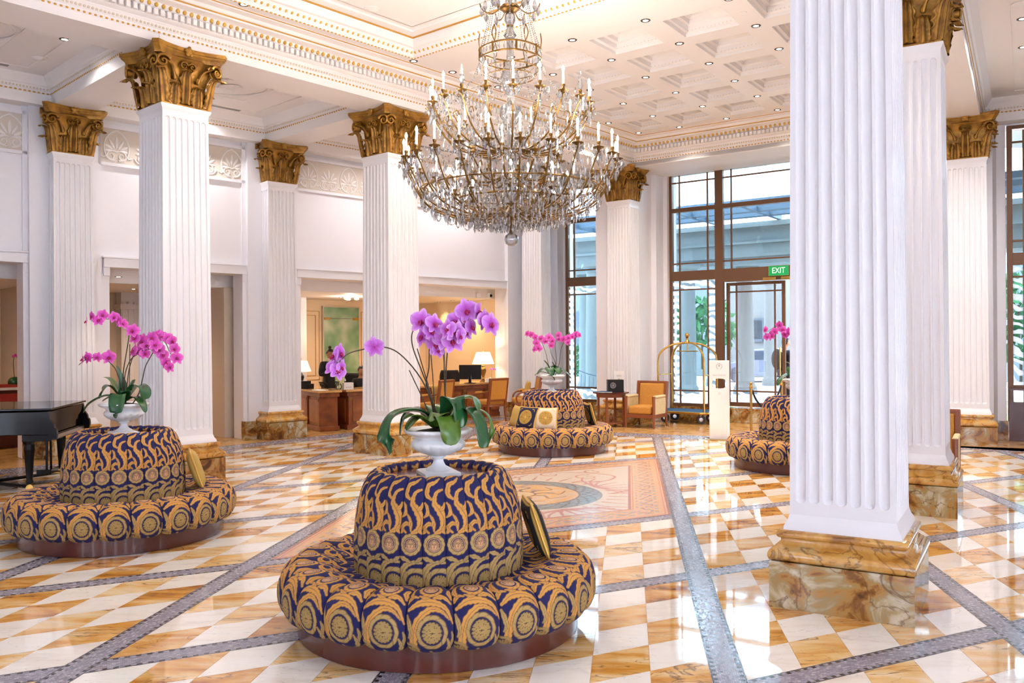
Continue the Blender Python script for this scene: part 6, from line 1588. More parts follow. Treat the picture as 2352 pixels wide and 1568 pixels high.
# ---- desk lamps
def table_lamp(loc, label, sh='shade', s=1.0, e=9):
    t = thing('table_lamp', loc, 0, label, 'lamp'); t.scale = (s,)*3
    mb = MB(); mb.sqlathe([(.065, 0), (.065, .02), (.05, .03), (.045, .05)], 0, 0); mb.lathe([(.02, .05), (.035, .07), (.02, .09), (.045, .16), (.065, .23), (.055, .28), (.03, .30), (.035, .32), (.012, .34), (.010, .44)], 20); mb.build('base', 'antique_brass' if sh == 'shade' else 'black_plastic', t, smooth=40)
    mb = MB(); mb.lathe([(.22, .36), (.13, .60)], 32, cap=False); mb.build('lamp_shade', sh, t, smooth=60, solid=.004)
    mb = MB(); mb.lathe([(.006, .60), (.012, .62), (.008, .635), (.014, .65), (0, .67)], 8); mb.tube([(-.13, 0, .60), (.13, 0, .60)], .003, 4); mb.build('finial', 'antique_brass', t)
    mb = MB(); mb.ball((0, 0, .46), (.03, .03, .04), 10, 8); mb.build('bulb', 'bulb_glow', t); lamp('table_lamp_light', 'POINT', (loc[0], loc[1], loc[2]+.52*s), e, WARM2, .04)
    return t
pl = gy(1110, 868, 20.15); table_lamp((pl.x, pl.y, DH), 'table lamp with cream shade and dark urn base on the right desk', s=1.18, e=12)
pl = gy(692, 880, 18.1); table_lamp((pl.x, pl.y, DH), 'table lamp with white shade at the left reception desk', 'shade_white', .95, 5)
# ---- monitor, chairs, small things
def monitor(loc, rot, label):
    t = thing('computer_monitor', loc, rot, label, 'monitor')
    mb = MB(); mb.box(-.26, -.02, .09, .26, .015, .42); mb.build('screen_housing', 'black_plastic', t, bevel=.006)
    mb = MB(); mb.box(-.05, -.03, .0, .05, .06, .02); mb.box(-.03, 0, .02, .03, .04, .2); mb.box(-.12, -.08, 0, .12, .10, .012); mb.build('stand', 'black_plastic', t, bevel=.003)
    mb = MB(); mb.box(-.035, .02, .05, .035, .03, .16); mb.build('port_cover', 'steel', t)
pm = gy(1080, 880, 19.55); monitor((pm.x, pm.y, DH), R(170), 'black computer monitor seen from behind on the right desk')
def office_chair(loc, rot, label):
    t = thing('office_chair', loc, rot, label, 'chair')
    mb = MB(); mb.grid(lambda u, v: ((u-.5)*.46*(1-.5*max(0, v-.7)**2*4), .10*(2*u-1)**2*-1+.0, .50+v*.55), 10, 10); mb.build('backrest', 'black_cloth', t, smooth=60, solid=.06)
    mb = MB(); mb.box(-.24, -.46, .42, .24, .02, .50); mb.build('seat', 'black_cloth', t, bevel=.03)
    mb = MB(); mb.lathe([(.03, .08), (.03, .42)], 10, T=TR((0, -.22, 0))); mb.build('gas_stem', 'steel', t)
    for k in range(5):
        mb = MB(); a = 2*PI*k/5; mb.tube([(0, -.22, .09), (.28*cos(a), -.22+.28*sin(a), .06)], .018, 6); f = mb.build('leg', 'black_plastic', t); mb = MB(); mb.ball((.28*cos(a), -.22+.28*sin(a), .03), .03, 8, 6); mb.build('castor', 'rubber', f)
p = gy(1032, 880, 21.1); office_chair((p.x, p.y, 0), R(10), 'black office chair behind the right desk, left of the monitor')
p = gy(817, 880, 19.5); office_chair((p.x, p.y, 0), R(-20), 'black office chair behind the middle column edge')
def boxy(name, loc, rot, dims, mat, label, cat, parts=()):
    t = thing(name, loc, rot, label, cat); mb = MB(); x, y, z = dims; mb.box(-x/2, -y/2, 0, x/2, y/2, z); mb.build('body', mat, t, bevel=.004)
    for nm, m_, fn in parts: mb = MB(); fn(mb); mb.build(nm, m_, t, smooth=50)
    return t
p = gy(799, 894, 17.25); boxy('tissue_box', (p.x, p.y, DH), rz(60), (.20, .12, .14), 'card_white', 'white box with printed marks on the desk before the receptionist', 'box',
     [('print', 'grey_print', lambda m: [m.box(-.05+k*.04, -.063, .04, -.03+k*.04, -.060, .06) for k in range(3)])])
p = gy(793, 894, 17.45); t = thing('soap_bottle', (p.x, p.y, DH), 0, 'clear pump bottle behind the white box on the desk', 'bottle')
mb = MB(); mb.lathe([(.03, 0), (.032, .02), (.032, .13), (.012, .155), (.012, .17)], 16); mb.build('bottle', 'clear_glass', t, smooth=50); mb = MB(); mb.lathe([(.014, .17), (.014, .19), (.005, .19), (.005, .215)], 10); mb.tube([(0, 0, .21), (-.035, 0, .205)], .005, 6); mb.build('pump', 'card_white', t)
p = gy(778, 896, 17.2); vs_ = thing('glass_vase', (p.x, p.y, DH), 0, 'small round glass vase with a white orchid beside the white box', 'vase')
mb = MB(); mb.lathe([(.03, 0), (.06, .03), (.068, .07), (.05, .11), (.045, .12)], 20, cap=False); mb.build('bowl', 'clear_glass', vs_, smooth=60)
mb = MB(); mb.tube(bez([(0, 0, .02), (.01, 0, .2), (.03, 0, .36), (.0, 0, .44)], 5), .003, 5); mb.tube(bez([(0, 0, .02), (-.01, 0, .25), (.02, 0, .33)], 5), .003, 5); mb.build('stem', 'stem_green', vs_)
for k, (x, z) in enumerate(((.02, .40), (.05, .34), (-.01, .45), (.04, .43))): o = bpy.data.objects.new('flower', FL['petal_pink']); C.objects.link(o); o.parent = vs_; o.location = (x, -.01, z); o.scale = (.6,)*3; o.rotation_euler = (0, 0, R(k*25-30))
for k in range(3): m_ = MB(); v_, f_ = leaf_strip([(0, 0, .08), (.05*cos(k*2), .05*sin(k*2), .14), (.09*cos(k*2), .09*sin(k*2), .11)], .02); m_.add(v_, f_); m_.build('leaf', 'leaf_green', vs_, smooth=180)
p = gy(702, 893, 17.7); boxy('card_printer', (p.x, p.y, DH), rz(120), (.28, .2, .10), 'black_plastic', 'black printer box at the left end of the reception desk', 'printer', [('paper_tray', 'black_plastic', lambda m: m.box(-.10, -.12, .10, .10, .05, .16))])
p = gy(735, 897, 17.0); boxy('paper_stack', (p.x, p.y, DH), rz(140), (.30, .21, .012), 'paper', 'flat white papers on the left reception desk', 'papers')
p = gy(1136, 868, 19.95); t = thing('desk_phone', (p.x, p.y, DH), rz(60), 'white desk telephone at the right end of the long desk', 'telephone')
mb = MB(); mb.prism([(-.11, -.1), (.11, -.1), (.11, .1), (-.11, .1)], 0, .06); mb.build('body', 'card_white', t, bevel=.01); mb = MB(); mb.tube(bez([(-.12, -.09, .07), (-.11, 0, .095), (-.12, .09, .07)], 5), .022, 8); mb.build('handset', 'card_white', t)
p = gy(1124, 868, 19.9); boxy('tissue_box', (p.x, p.y, DH), rz(60), (.18, .12, .09), 'card_white', 'small white box beside the lamp on the right desk', 'box')
p = gy(1130, 868, 20.35); vo = thing('potted_orchid', (p.x, p.y, DH), 0, 'tiny red orchid behind the telephone on the right desk', 'plant')
mb = MB(); mb.lathe([(.03, 0), (.045, .08)], 12); mb.build('pot', 'card_white', vo); mb = MB(); mb.tube(bez([(0, 0, .08), (-.01, 0, .2), (.0, 0, .28)], 5), .003, 5); mb.build('stem', 'stem_dark', vo)
for k in range(4): o = bpy.data.objects.new('flower', FL['petal_pink']); C.objects.link(o); o.parent = vo; o.location = (-.03+.035*k, -.01, .29+.02*(k % 2)-.02*(k == 3)); o.scale = (.42,)*3; o.rotation_euler = (0, 0, R(k*20-30))

# ================================================================ chairs
def desk_chair(loc, rot, label, cushion_=False):
    """wooden open-arm chair, faces local -y"""
    t = thing('armchair', loc, rot, label, 'chair', None)
    mb = MB(); mb.box(-.25, -.27, .40, .25, .24, .50); mb.build('seat', 'amber_fabric', t, bevel=.03)
    mb = MB(); mb.box(-.26, -.27, .36, .26, .25, .41); mb.build('seat_rail', 'chair_wood', t, bevel=.005)
    Tb = TR((0, .24, .40), 0, R(-9)); mb = MB(); mb.box(-.215, -.035, .12, .215, .035, .54, T=Tb); mb.build('backrest', 'amber_fabric', t, bevel=.02)
    mb = MB()
    for sx in (-1, 1): mb.box(sx*.235-.025, -.03, -.02, sx*.235+.025, .03, .56, T=Tb)
    mb.box(-.26, -.032, .53, .26, .032, .58, T=Tb); mb.box(-.22, -.028, .08, .22, .028, .125, T=Tb); mb.build('back_frame', 'chair_wood', t, bevel=.005)
    for sx in (-1, 1):
        mb = MB(); mb.tube([(sx*.235, -.235, .38), (sx*.235, -.235, .2), (sx*.235, -.235, 0)], [.026, .023, .015], 8); mb.build('leg', 'chair_wood', t)
        mb = MB(); mb.tube([(sx*.235, .235, .42), (sx*.235, .25, .2), (sx*.235, .30, 0)], [.026, .023, .017], 8); mb.build('leg', 'chair_wood', t)
        mb = MB(); mb.tube(bez([(sx*.235, -.20, .40), (sx*.265, -.23, .52), (sx*.285, -.16, .62), (sx*.285, 0, .645), (sx*.26, .20, .68), (sx*.235, .27, .70)], 6), .020, 8); ar = mb.build('armrest', 'chair_wood', t, smooth=60)
        mb = MB(); mb.tube([(sx*.285, -.10, .655), (sx*.275, .10, .675)], [.028, .026], 8); mb.build('arm_pad', 'amber_fabric', ar, smooth=60)
    return t
def face_yaw(yaw): return R(180-yaw)      # local -y looks along the heading yaw
pc = gz(1122, 966, 0); desk_chair((-.50, 18.42, 0), face_yaw(318), 'wooden chair with amber back turned to us at the right desk')
desk_chair((.28, 18.95, 0), face_yaw(262), 'wooden armchair seen from the side beside the far ottoman')
desk_chair((-1.62, 17.62, 0), face_yaw(300), 'wooden armchair half hidden behind the nearest orchid stems')
cushion('gold', Vector((-1.55, 17.52, 0)), 120, R(14), 'gold cushion on the armchair behind the orchid stems', r=.02, z=.70, sc=.8)
cushion('gold', Vector((.36, 18.92, 0)), 262, R(14), 'brown gold cushion on the side-view armchair', r=.03, z=.70, sc=.8)
def club_chair(loc, rot, label):
    t = thing('upholstered_armchair', loc, rot, label, 'armchair')
    mb = MB(); mb.box(-.25, -.34, .28, .25, .22, .44); mb.build('seat_cushion', 'amber_fabric', t, bevel=.035)
    mb = MB(); mb.box(-.33, -.34, .20, .33, .33, .28); mb.build('seat_rail', 'chair_wood', t, bevel=.006)
    Tb = TR((0, .26, .28), 0, R(-8)); mb = MB(); mb.box(-.27, -.05, .10, .27, .05, .60, T=Tb); mb.build('backrest', 'amber_fabric', t, bevel=.03)
    mb = MB()
    for sx in (-1, 1): mb.box(sx*.30-.03, -.045, -.06, sx*.30+.03, .055, .63, T=Tb)
    mb.box(-.33, -.04, .595, .33, .05, .645, T=Tb); mb.build('back_frame', 'chair_wood', t, bevel=.008)
    for sx in (-1, 1):
        mb = MB(); mb.box(sx*.30-.025, -.30, .26, sx*.30+.025, .25, .60); mb.build('side_panel', 'cream_fabric', t, bevel=.008)
        mb = MB(); mb.box(sx*.30-.035, -.30, .60, sx*.30+.035, .24, .65); mb.build('arm_pad', 'cream_fabric' if sx < 9 else 'amber_fabric', t, bevel=.02)
        mb = MB(); mb.tube([(sx*.30, -.33, .64), (sx*.30, -.33, .3), (sx*.30, -.33, 0)], [.034, .03, .018], 8); mb.build('leg', 'chair_wood', t)
        mb = MB(); mb.tube([(sx*.30, .30, .28), (sx*.30, .32, .12), (sx*.30, .36, 0)], [.032, .028, .018], 8); mb.build('leg', 'chair_wood', t)
    return t
club_chair((2.72, 17.35, 0), face_yaw(212), 'amber armchair with wooden frame by the window pier')
club_chair((4.80, 9.88, 0), face_yaw(210), 'amber armchair just showing behind the second right column')

# ---- side table with boxes
stt = thing('side_table', (2.02, 17.50, 0), R(20), 'octagonal mahogany side table left of the amber armchair', 'table')
mb = MB(); mb.prism([(.37*cos(2*PI*(k+.5)/8), .37*sin(2*PI*(k+.5)/8)) for k in range(8)], .675, .705); mb.build('tabletop', 'mahogany', stt, bevel=.004)
mb = MB(); mb.prism([(.30*cos(2*PI*(k+.5)/8), .30*sin(2*PI*(k+.5)/8)) for k in range(8)], .60, .675); mb.build('apron', 'chair_wood', stt)
for k in range(4): a = 2*PI*(k+.5)/4; mb = MB(); mb.box(.27*cos(a)-.02, .27*sin(a)-.02, 0, .27*cos(a)+.02, .27*sin(a)+.02, .60); mb.build('leg', 'chair_wood', stt, bevel=.004)
mb = MB(); mb.box(-.22, -.22, .06, .22, .22, .09); mb.build('shelf', 'chair_wood', stt, bevel=.004)
mb = MB(); mb.lathe([(.02, .09), (.04, .14), (.035, .19), (.015, .22), (.02, .25), (0, .28)], 14); mb.build('finial', 'chair_wood', stt, smooth=40)
bx = thing('black_box', (2.10, 17.42, .705), R(3), 'black presentation box with a round emblem on the side table', 'box')
mb = MB(); mb.box(-.16, -.10, 0, .16, .10, .255); mb.build('body', 'black_plastic', bx, bevel=.003)
mb = MB(); m2 = [(.055*cos(2*PI*k/24)-.06, -.103, .14+.055*sin(2*PI*k/24)) for k in range(25)]; mb.tube(m2, .004, 5, cap=False)
for k in range(20): a = 2*PI*k/20; mb.tube([(-.06+.030*cos(a), -.103, .14+.030*sin(a)), (-.06+.044*cos(a), -.103, .14+.044*sin(a))], .003, 4)
mb.ball((-.06, -.10, .14), (.016, .008, .02), 8, 6); mb.build('emblem', 'grey_print', bx)
cd = thing('card_holder', (2.20, 17.60, .705), R(0), 'white card in a clear stand behind the black box', 'sign')
mb = MB(); mb.box(-.10, -.004, .02, .10, .004, .42); mb.build('card', 'card_white', cd); mb = MB(); mb.box(-.11, -.05, 0, .11, .05, .012); mb.build('foot', 'clear_glass', cd)
mb = MB(); [mb.box(-.05, -.007, .33-.02*k, .05, -.005, .337-.02*k) for k in range(2)]; mb.ball((0, -.005, .25), (.02, .003, .02), 10, 6); mb.build('print', 'grey_print', cd)
mg = thing('magazines', (1.86, 17.36, .706), R(30), 'flat magazines on the front edge of the side table', 'magazines')
mb = MB(); mb.box(-.11, -.14, 0, .11, .14, .008); mb.build('magazine', 'paper', mg); mb = MB(); mb.box(-.10, -.13, .009, .12, .15, .017, T=TR((0, 0, 0), .2)); mb.build('magazine', 'navy_carpet', mg)

# ================================================================ luggage cart
lc = thing('luggage_cart', (3.74, 18.22, 0), rz(128.5), 'brass birdcage luggage cart with blue deck by the tall window', 'luggage cart')
W2, D2 = .56, .34
mb = MB(); P_ = []
for sx, sy in ((1, -1), (1, 1), (-1, 1), (-1, -1)):
    for k in range(5): a = math.atan2(sy, sx)+(k-2)*R(22)*(1); P_.append((sx*(W2-.10)+.14*cos(a), sy*(D2-.10)+.14*sin(a)))
mb.prism(P_, .235, .262); mb.build('deck_carpet', 'navy_carpet', lc)
mb = MB(); mb.tube([(p[0]*1.01, p[1]*1.01, .235) for p in P_]+[(P_[0][0]*1.01, P_[0][1]*1.01, .235)], .026, 8, cap=False); mb.build('deck_rim', 'brass', lc, smooth=60)
for sy in (-1, 1):
    pts = [(-W2+.03, sy*(D2-.03), .26), (-W2+.03, sy*(D2-.03), .8), (-W2+.03, sy*(D2-.03), 1.32), (-W2+.10, sy*(D2-.06), 1.52), (-.26, sy*(D2*.45), 1.66), (0, 0, 1.70), (.26, -sy*(D2*.45), 1.66), (W2-.10, -sy*(D2-.06), 1.52), (W2-.03, -sy*(D2-.03), 1.32), (W2-.03, -sy*(D2-.03), .8), (W2-.03, -sy*(D2-.03), .26)]
    mb = MB(); mb.tube(bez(pts, 7), .021, 10); mb.build('arch_tube', 'brass', lc, smooth=60)
for sx in (-1, 1): mb = MB(); mb.tube([(sx*(W2-.03), -D2+.03, 1.02), (sx*(W2-.03), D2-.03, 1.02)], .014, 8); mb.build('end_rail', 'brass', lc, smooth=60)
mb = MB(); mb.tube([(-.24, 0, 1.52), (.24, 0, 1.52)], .012, 8); mb.tube([(0, 0, 1.52), (0, 0, 1.70)], .010, 8); mb.build('hanging_rail', 'brass', lc, smooth=60)
mb = MB(); mb.lathe([(.06, 1.69), (.065, 1.72), (.03, 1.75), (.022, 1.79), (.04, 1.81), (.02, 1.82)], 16); mb.ball((0, 0, 1.862), .050, 16, 10); mb.build('ball_finial', 'brass', lc, smooth=60)
for sx in (-1, 1):
    for sy in (-1, 1):
        mb = MB(); mb.box(sx*.42-.02, sy*.22-.03, .16, sx*.42+.02, sy*.22+.03, .235); ck = mb.build('castor_fork', 'steel', lc)
        mb = MB(); mb.lathe([(.045, -.022), (.088, -.020), (.095, -.01), (.095, .01), (.088, .020), (.045, .022)], 24, T=TR((sx*.42, sy*.22, .096), .5, PI/2)); mb.build('wheel', 'rubber', ck, smooth=40)
        mb = MB(); mb.lathe([(0, -.026), (.040, -.024), (.040, .024), (0, .026)], 16, T=TR((sx*.42, sy*.22, .096), .5, PI/2)); mb.build('hub', 'steel', ck, smooth=40)

# ================================================================ sanitiser stand, stanchions
sz = thing('sanitiser_stand', (3.66, 15.08, 0), R(-15), 'tall white hand sanitiser stand with an oval opening near the entrance', 'dispenser')
H_ = 1.39; hw = .172; dp = .085
mb = MB(); zc_ = .985; rh, rw = .09, .125
n = 40; ov = [(rw*math.copysign(abs(cos(2*PI*k/n))**.6, cos(2*PI*k/n)), zc_+rh*math.copysign(abs(sin(2*PI*k/n))**.9, sin(2*PI*k/n))) for k in range(n)]
oc_ = [Vector((-hw, .01, 0)), Vector((hw, .01, 0)), Vector((hw, H_, 0)), Vector((-hw, H_, 0))]; ho = [Vector((x, z, 0)) for x, z in ov]
tris = tessellate_polygon([oc_, ho]); fl_ = oc_+ho
for y in (-dp, dp): mb.add([(p.x, y, p.y) for p in fl_], [tuple(t) if y > 0 else tuple(t[::-1]) for t in tris])
mb.add([(x, -dp, z) for x, z in ov]+[(x, dp, z) for x, z in ov], [(k, (k+1) % n, n+(k+1) % n, n+k) for k in range(n)])
mb.add([(-hw, -dp, .01), (hw, -dp, .01), (hw, dp, .01), (-hw, dp, .01), (-hw, -dp, H_), (hw, -dp, H_), (hw, dp, H_), (-hw, dp, H_)], [(0, 3, 2, 1), (4, 5, 6, 7), (1, 2, 6, 5), (3, 0, 4, 7)]); mb.build('casing', 'card_white', sz)
mb = MB(); mb.lathe([(.26, 0), (.26, .008), (.25, .012)], 40); mb.build('base_plate', 'brass', sz, smooth=30)
mb = MB(); mb.lathe([(.022, .80), (.022, .83), (.026, .90)], 16); mb.build('nozzle', 'steel', sz)
mb = MB()
for sx in (-1, 1):
    for k in range(7): a = R(-60+k*24); x0 = sx*.050*cos(a); z0 = 1.29+.045*sin(a); mb.ball((x0, -dp-.001, z0), (.006, .001, .010), 6, 4)
mb.ball((0, -dp-.001, 1.30), (.016, .001, .020), 10, 6); mb.ball((0, -dp-.001, 1.345), (.006, .001, .006), 6, 4)
for x in (-.03, 0, .03): mb.ball((x, -dp-.001, 1.235), (.004, .001, .004), 6, 4)
for k in range(9): a = 2*PI*k/9; mb.ball((.016*cos(a), -dp-.001, .815+.016*sin(a)), (.005, .001, .005), 6, 4)
mb.build('crest_print', 'grey_print', sz)
text('lettering', 'Hand Sanitiser', .040, 'grey_print', sz, (0, -dp-.001, 1.135), (PI/2, 0, 0)); text('lettering', 'for your comfort', .016, 'grey_print', sz, (0, -dp-.001, 1.20), (PI/2, 0, 0)) if False else None
def stanchion(loc, label):
    t = thing('rope_stanchion', loc, 0, label, 'barrier post', 'brass rope barrier posts')
    mb = MB(); mb.lathe([(.15, 0), (.15, .012), (.13, .028), (.05, .038), (.028, .05)], 28); mb.build('base', 'brass', t, smooth=40)
    mb = MB(); mb.lathe([(.024, .04), (.024, .88)], 16); mb.build('post', 'brass', t, smooth=60)
    mb = MB(); mb.lathe([(.024, .86), (.034, .87), (.034, .90), (.024, .91), (.02, .925), (.032, .945), (.026, .965), (0, .972)], 16); mb.build('head', 'brass', t, smooth=50)
    return t
s1 = Vector((4.42, 15.80, 0)); s2 = Vector((5.22, 16.55, 0)); stanchion(s1, 'brass barrier post standing right of the white stand'); stanchion(s2, 'brass barrier post partly hidden behind the right ottoman')
mb = MB(); mb.tube(bez([(s1.x, s1.y, .87), (s1.x+.14, s1.y+.13, .62), (s1.x+.38, s1.y+.35, .44), (s2.x-.15, s2.y-.14, .62), (s2.x, s2.y, .87)], 8), .018, 8); tag(mb.build('barrier_rope', 'rope_blue', smooth=60), 'dark rope sagging between the two brass barrier posts', 'rope')

# ================================================================ grand piano
pn = thing('grand_piano', (0, 0, 0), 0, 'black lacquered grand piano at the left edge behind the left ottoman', 'piano')
k0 = Vector((-5.50, 10.12)); k1 = Vector((-5.80, 11.55)); ax = (k1-k0).normalized(); bx_ = Vector((-ax.y, ax.x))    # body runs to the left
def pp_(a, b): q = k0+ax*a+bx_*b; return (q.x, q.y)
out = [pp_(0, 0), pp_(1.46, 0), pp_(1.46, 1.25), pp_(1.36, 1.65), pp_(1.10, 1.95), pp_(.85, 2.3), pp_(.62, 2.6), pp_(.34, 2.72), pp_(.08, 2.6), pp_(0, 2.3)]
mb = MB(); mb.prism(out, .68, .955); mb.build('case', 'black_lacquer', pn, bevel=.008)
c0 = Vector((sum(p[0] for p in out)/len(out), sum(p[1] for p in out)/len(out))); lid = [tuple(c0+(Vector(p)-c0)*1.015) for p in out]
mb = MB(); mb.prism(lid, .968, .992); mb.build('lid', 'black_lacquer', pn, bevel=.006)
mb = MB(); mb.prism([pp_(.02, -.02), pp_(1.44, -.02), pp_(1.44, .30), pp_(.02, .30)], .60, .68); mb.build('keybed', 'black_lacquer', pn, bevel=.006)
mb = MB(); mb.prism([pp_(.10, -.03), pp_(1.36, -.03), pp_(1.36, -.015), pp_(.10, -.015)], .615, .66); mb.build('key_slip', 'steel', pn)
for a in (0.0, 1.40):
    mb = MB(); pf = [(.02, .62), (-.14, .62), (-.16, .68), (-.15, .74), (-.11, .76), (-.10, .80), (-.03, .86), (0, .955), (.02, .955)]
    vs = []; 
    for aa in (a, a+.06): vs += [(*pp_(aa, -.0+b), z) if True else 0 for b, z in [(p[0]*.55, p[1]) for p in pf]]
    nn = len(pf); mb.add(vs, [tuple(range(nn)), tuple(range(2*nn-1, nn-1, -1))]+[(k, (k+1) % nn, nn+(k+1) % nn, nn+k) for k in range(nn)]); mb.build('cheek', 'black_lacquer', pn)
for a, b in ((.12, .25), (1.34, .25), (.45, 2.35)):
    q = pp_(a, b); mb = MB(); mb.lathe([(.075, .68), (.08, .60), (.055, .56), (.06, .50), (.035, .14), (.045, .11), (.03, .09)], 8, T=TR((q[0], q[1], 0))); lg = mb.build('leg', 'black_lacquer', pn)
    mb = MB(); mb.lathe([(.02, -.012), (.04, -.012), (.04, .012), (.02, .012)], 16, T=TR((q[0], q[1], .042), .4, PI/2)); mb.build('castor', 'brass', lg)
for a in (.66, .80): mb = MB(); q = pp_(a, .22); q2 = pp_(.73+(a-.73)*1.2, .22); mb.tube([(q[0], q[1], .62), (q2[0], q2[1], .18)], .014, 8); mb.build('lyre_rod', 'black_lacquer', pn)
mb = MB(); mb.prism([pp_(.58, .15), pp_(.88, .15), pp_(.88, .32), pp_(.58, .32)], .12, .19); mb.build('pedal_box', 'black_lacquer', pn, bevel=.006)
for a in (.65, .73, .81): mb = MB(); mb.prism([pp_(a-.015, -.02), pp_(a+.015, -.02), pp_(a+.015, .16), pp_(a-.015, .16)], .13, .142); mb.build('pedal', 'brass', pn)
bn = thing('piano_bench', (k0.x+.62, k0.y+1.25, 0), math.atan2(ax.y, ax.x), 'low black piano bench half hidden behind the left ottoman', 'bench') if False else None
# dolly under the legs
mb = MB(); 
for (a, b) in ((.12, .25), (1.34, .25), (.45, 2.35)): q = pp_(a, b); qc = pp_(.65, .9); mb.tube([(q[0], q[1], .05), (qc[0], qc[1], .05)], .022, 6)
mb.build('dolly_frame', 'black_plastic', pn)

# ================================================================ people
import bmesh
def skin_mesh(name, V, E_, mat, parent, sub=2, root=0):
    """V: name -> (x, y, z, r); E_: pairs"""
    ks = list(V); bm = bmesh.new(); sk = bm.verts.layers.skin.verify(); vv = []
    for k in ks:
        x, y, z = V[k][:3]; r = V[k][3]; v = bm.verts.new((x, y, z)); v[sk].radius = r if isinstance(r, tuple) else (r, r); vv.append(v)
    vv[root][sk].use_root = True
    for a, b in E_: bm.edges.new((vv[ks.index(a)], vv[ks.index(b)]))
    me = bpy.data.meshes.new(name); bm.to_mesh(me); bm.free(); me.materials.append(M[mat])
    o = bpy.data.objects.new(name, me); C.objects.link(o); o.parent = parent
    q = o.modifiers.new('skin', 'SKIN'); q.use_smooth_shade = True
    q = o.modifiers.new('sub', 'SUBSURF'); q.levels = sub; q.render_levels = sub
    return o
def head_parts(t, pos, rot, skin, hair, bun=False, sc=1.0):
    T = Matrix.Translation(pos) @ Euler(rot).to_matrix().to_4x4() @ Matrix.Diagonal((sc, sc, sc, 1))
    def hf(p):
        q = p.copy()
        if p.z < -.2: k = (-.2-p.z)/.8; q.x *= 1-.42*k; q.y = q.y*(1-.25*k)-.10*k
        if p.y < -.5 and abs(p.x) < .25 and -.35 < p.z < .15: q.y -= .22*(1-abs(p.x)/.25)*(1-abs(p.z+.12)/.28 if abs(p.z+.12) < .28 else 0)
        return q
    mb = MB(); mb.ball((0, 0, 0), (.074, .092, .115), 28, 20, T=T, fn=hf)
    h = mb.build('head', skin, t, smooth=180)
    mb = MB(); [mb.ball((sx*.030, -.083, .008), (.011, .006, .006), 8, 6, T=T) for sx in (-1, 1)]; mb.build('eyes', 'card_white', h)
    mb = MB(); [mb.ball((sx*.030, -.088, .008), (.005, .003, .005), 8, 6, T=T) for sx in (-1, 1)]; [mb.tube([(sx*.016, -.087, .026), (sx*.044, -.080, .028)], .003, 5, T=T) for sx in (-1, 1)]; mb.build('brows', 'hair_black', h)
    mb = MB(); mb.ball((0, -.088, -.055), (.022, .007, .006), 10, 6, T=T); mb.build('mouth', 'petal_throat', h)
    mb = MB(); [mb.ball((sx*.075, .0, -.005), (.008, .016, .028), 8, 6, T=T) for sx in (-1, 1)]; mb.build('ears', skin, h)
    def hh(p):
        q = p.copy()
        if p.y < -.25 and p.z < .42: q.y = -.25+(p.y+.25)*.05; q.x *= .96
        if p.z < -.45: q.z = -.45
        return q
    mb = MB(); mb.ball((0, .010, .018), (.083, .098, .118), 24, 16, T=T, fn=hh)
    if bun: mb.ball((0, .055, .135), (.040, .040, .040), 14, 10, T=T)
    mb.build('hair', hair, h, smooth=180)
    return h
def hand(t, pos, dirv, up, skin):
    d = Vector(dirv).normalized(); u = Vector(up).normalized(); s = d.cross(u).normalized(); p = Vector(pos); mb = MB()
    mb.tube([p-d*.02, p+d*.03, p+d*.08], [.022, .034, .032], 8)
    for k, (x, L) in enumerate(((-.026, .060), (-.009, .072), (.009, .068), (.026, .055))):
        b = p+d*.075+s*x; mb.tube([b, b+d*L*.5-u*.008, b+d*L*.85-u*.03], [.009, .0085, .006], 6)
    b = p+d*.015-s*.03; mb.tube([b, b-s*.028+d*.03, b-s*.03+d*.06-u*.015], [.011, .010, .007], 6)
    mb.build('hand', skin, t, smooth=180)
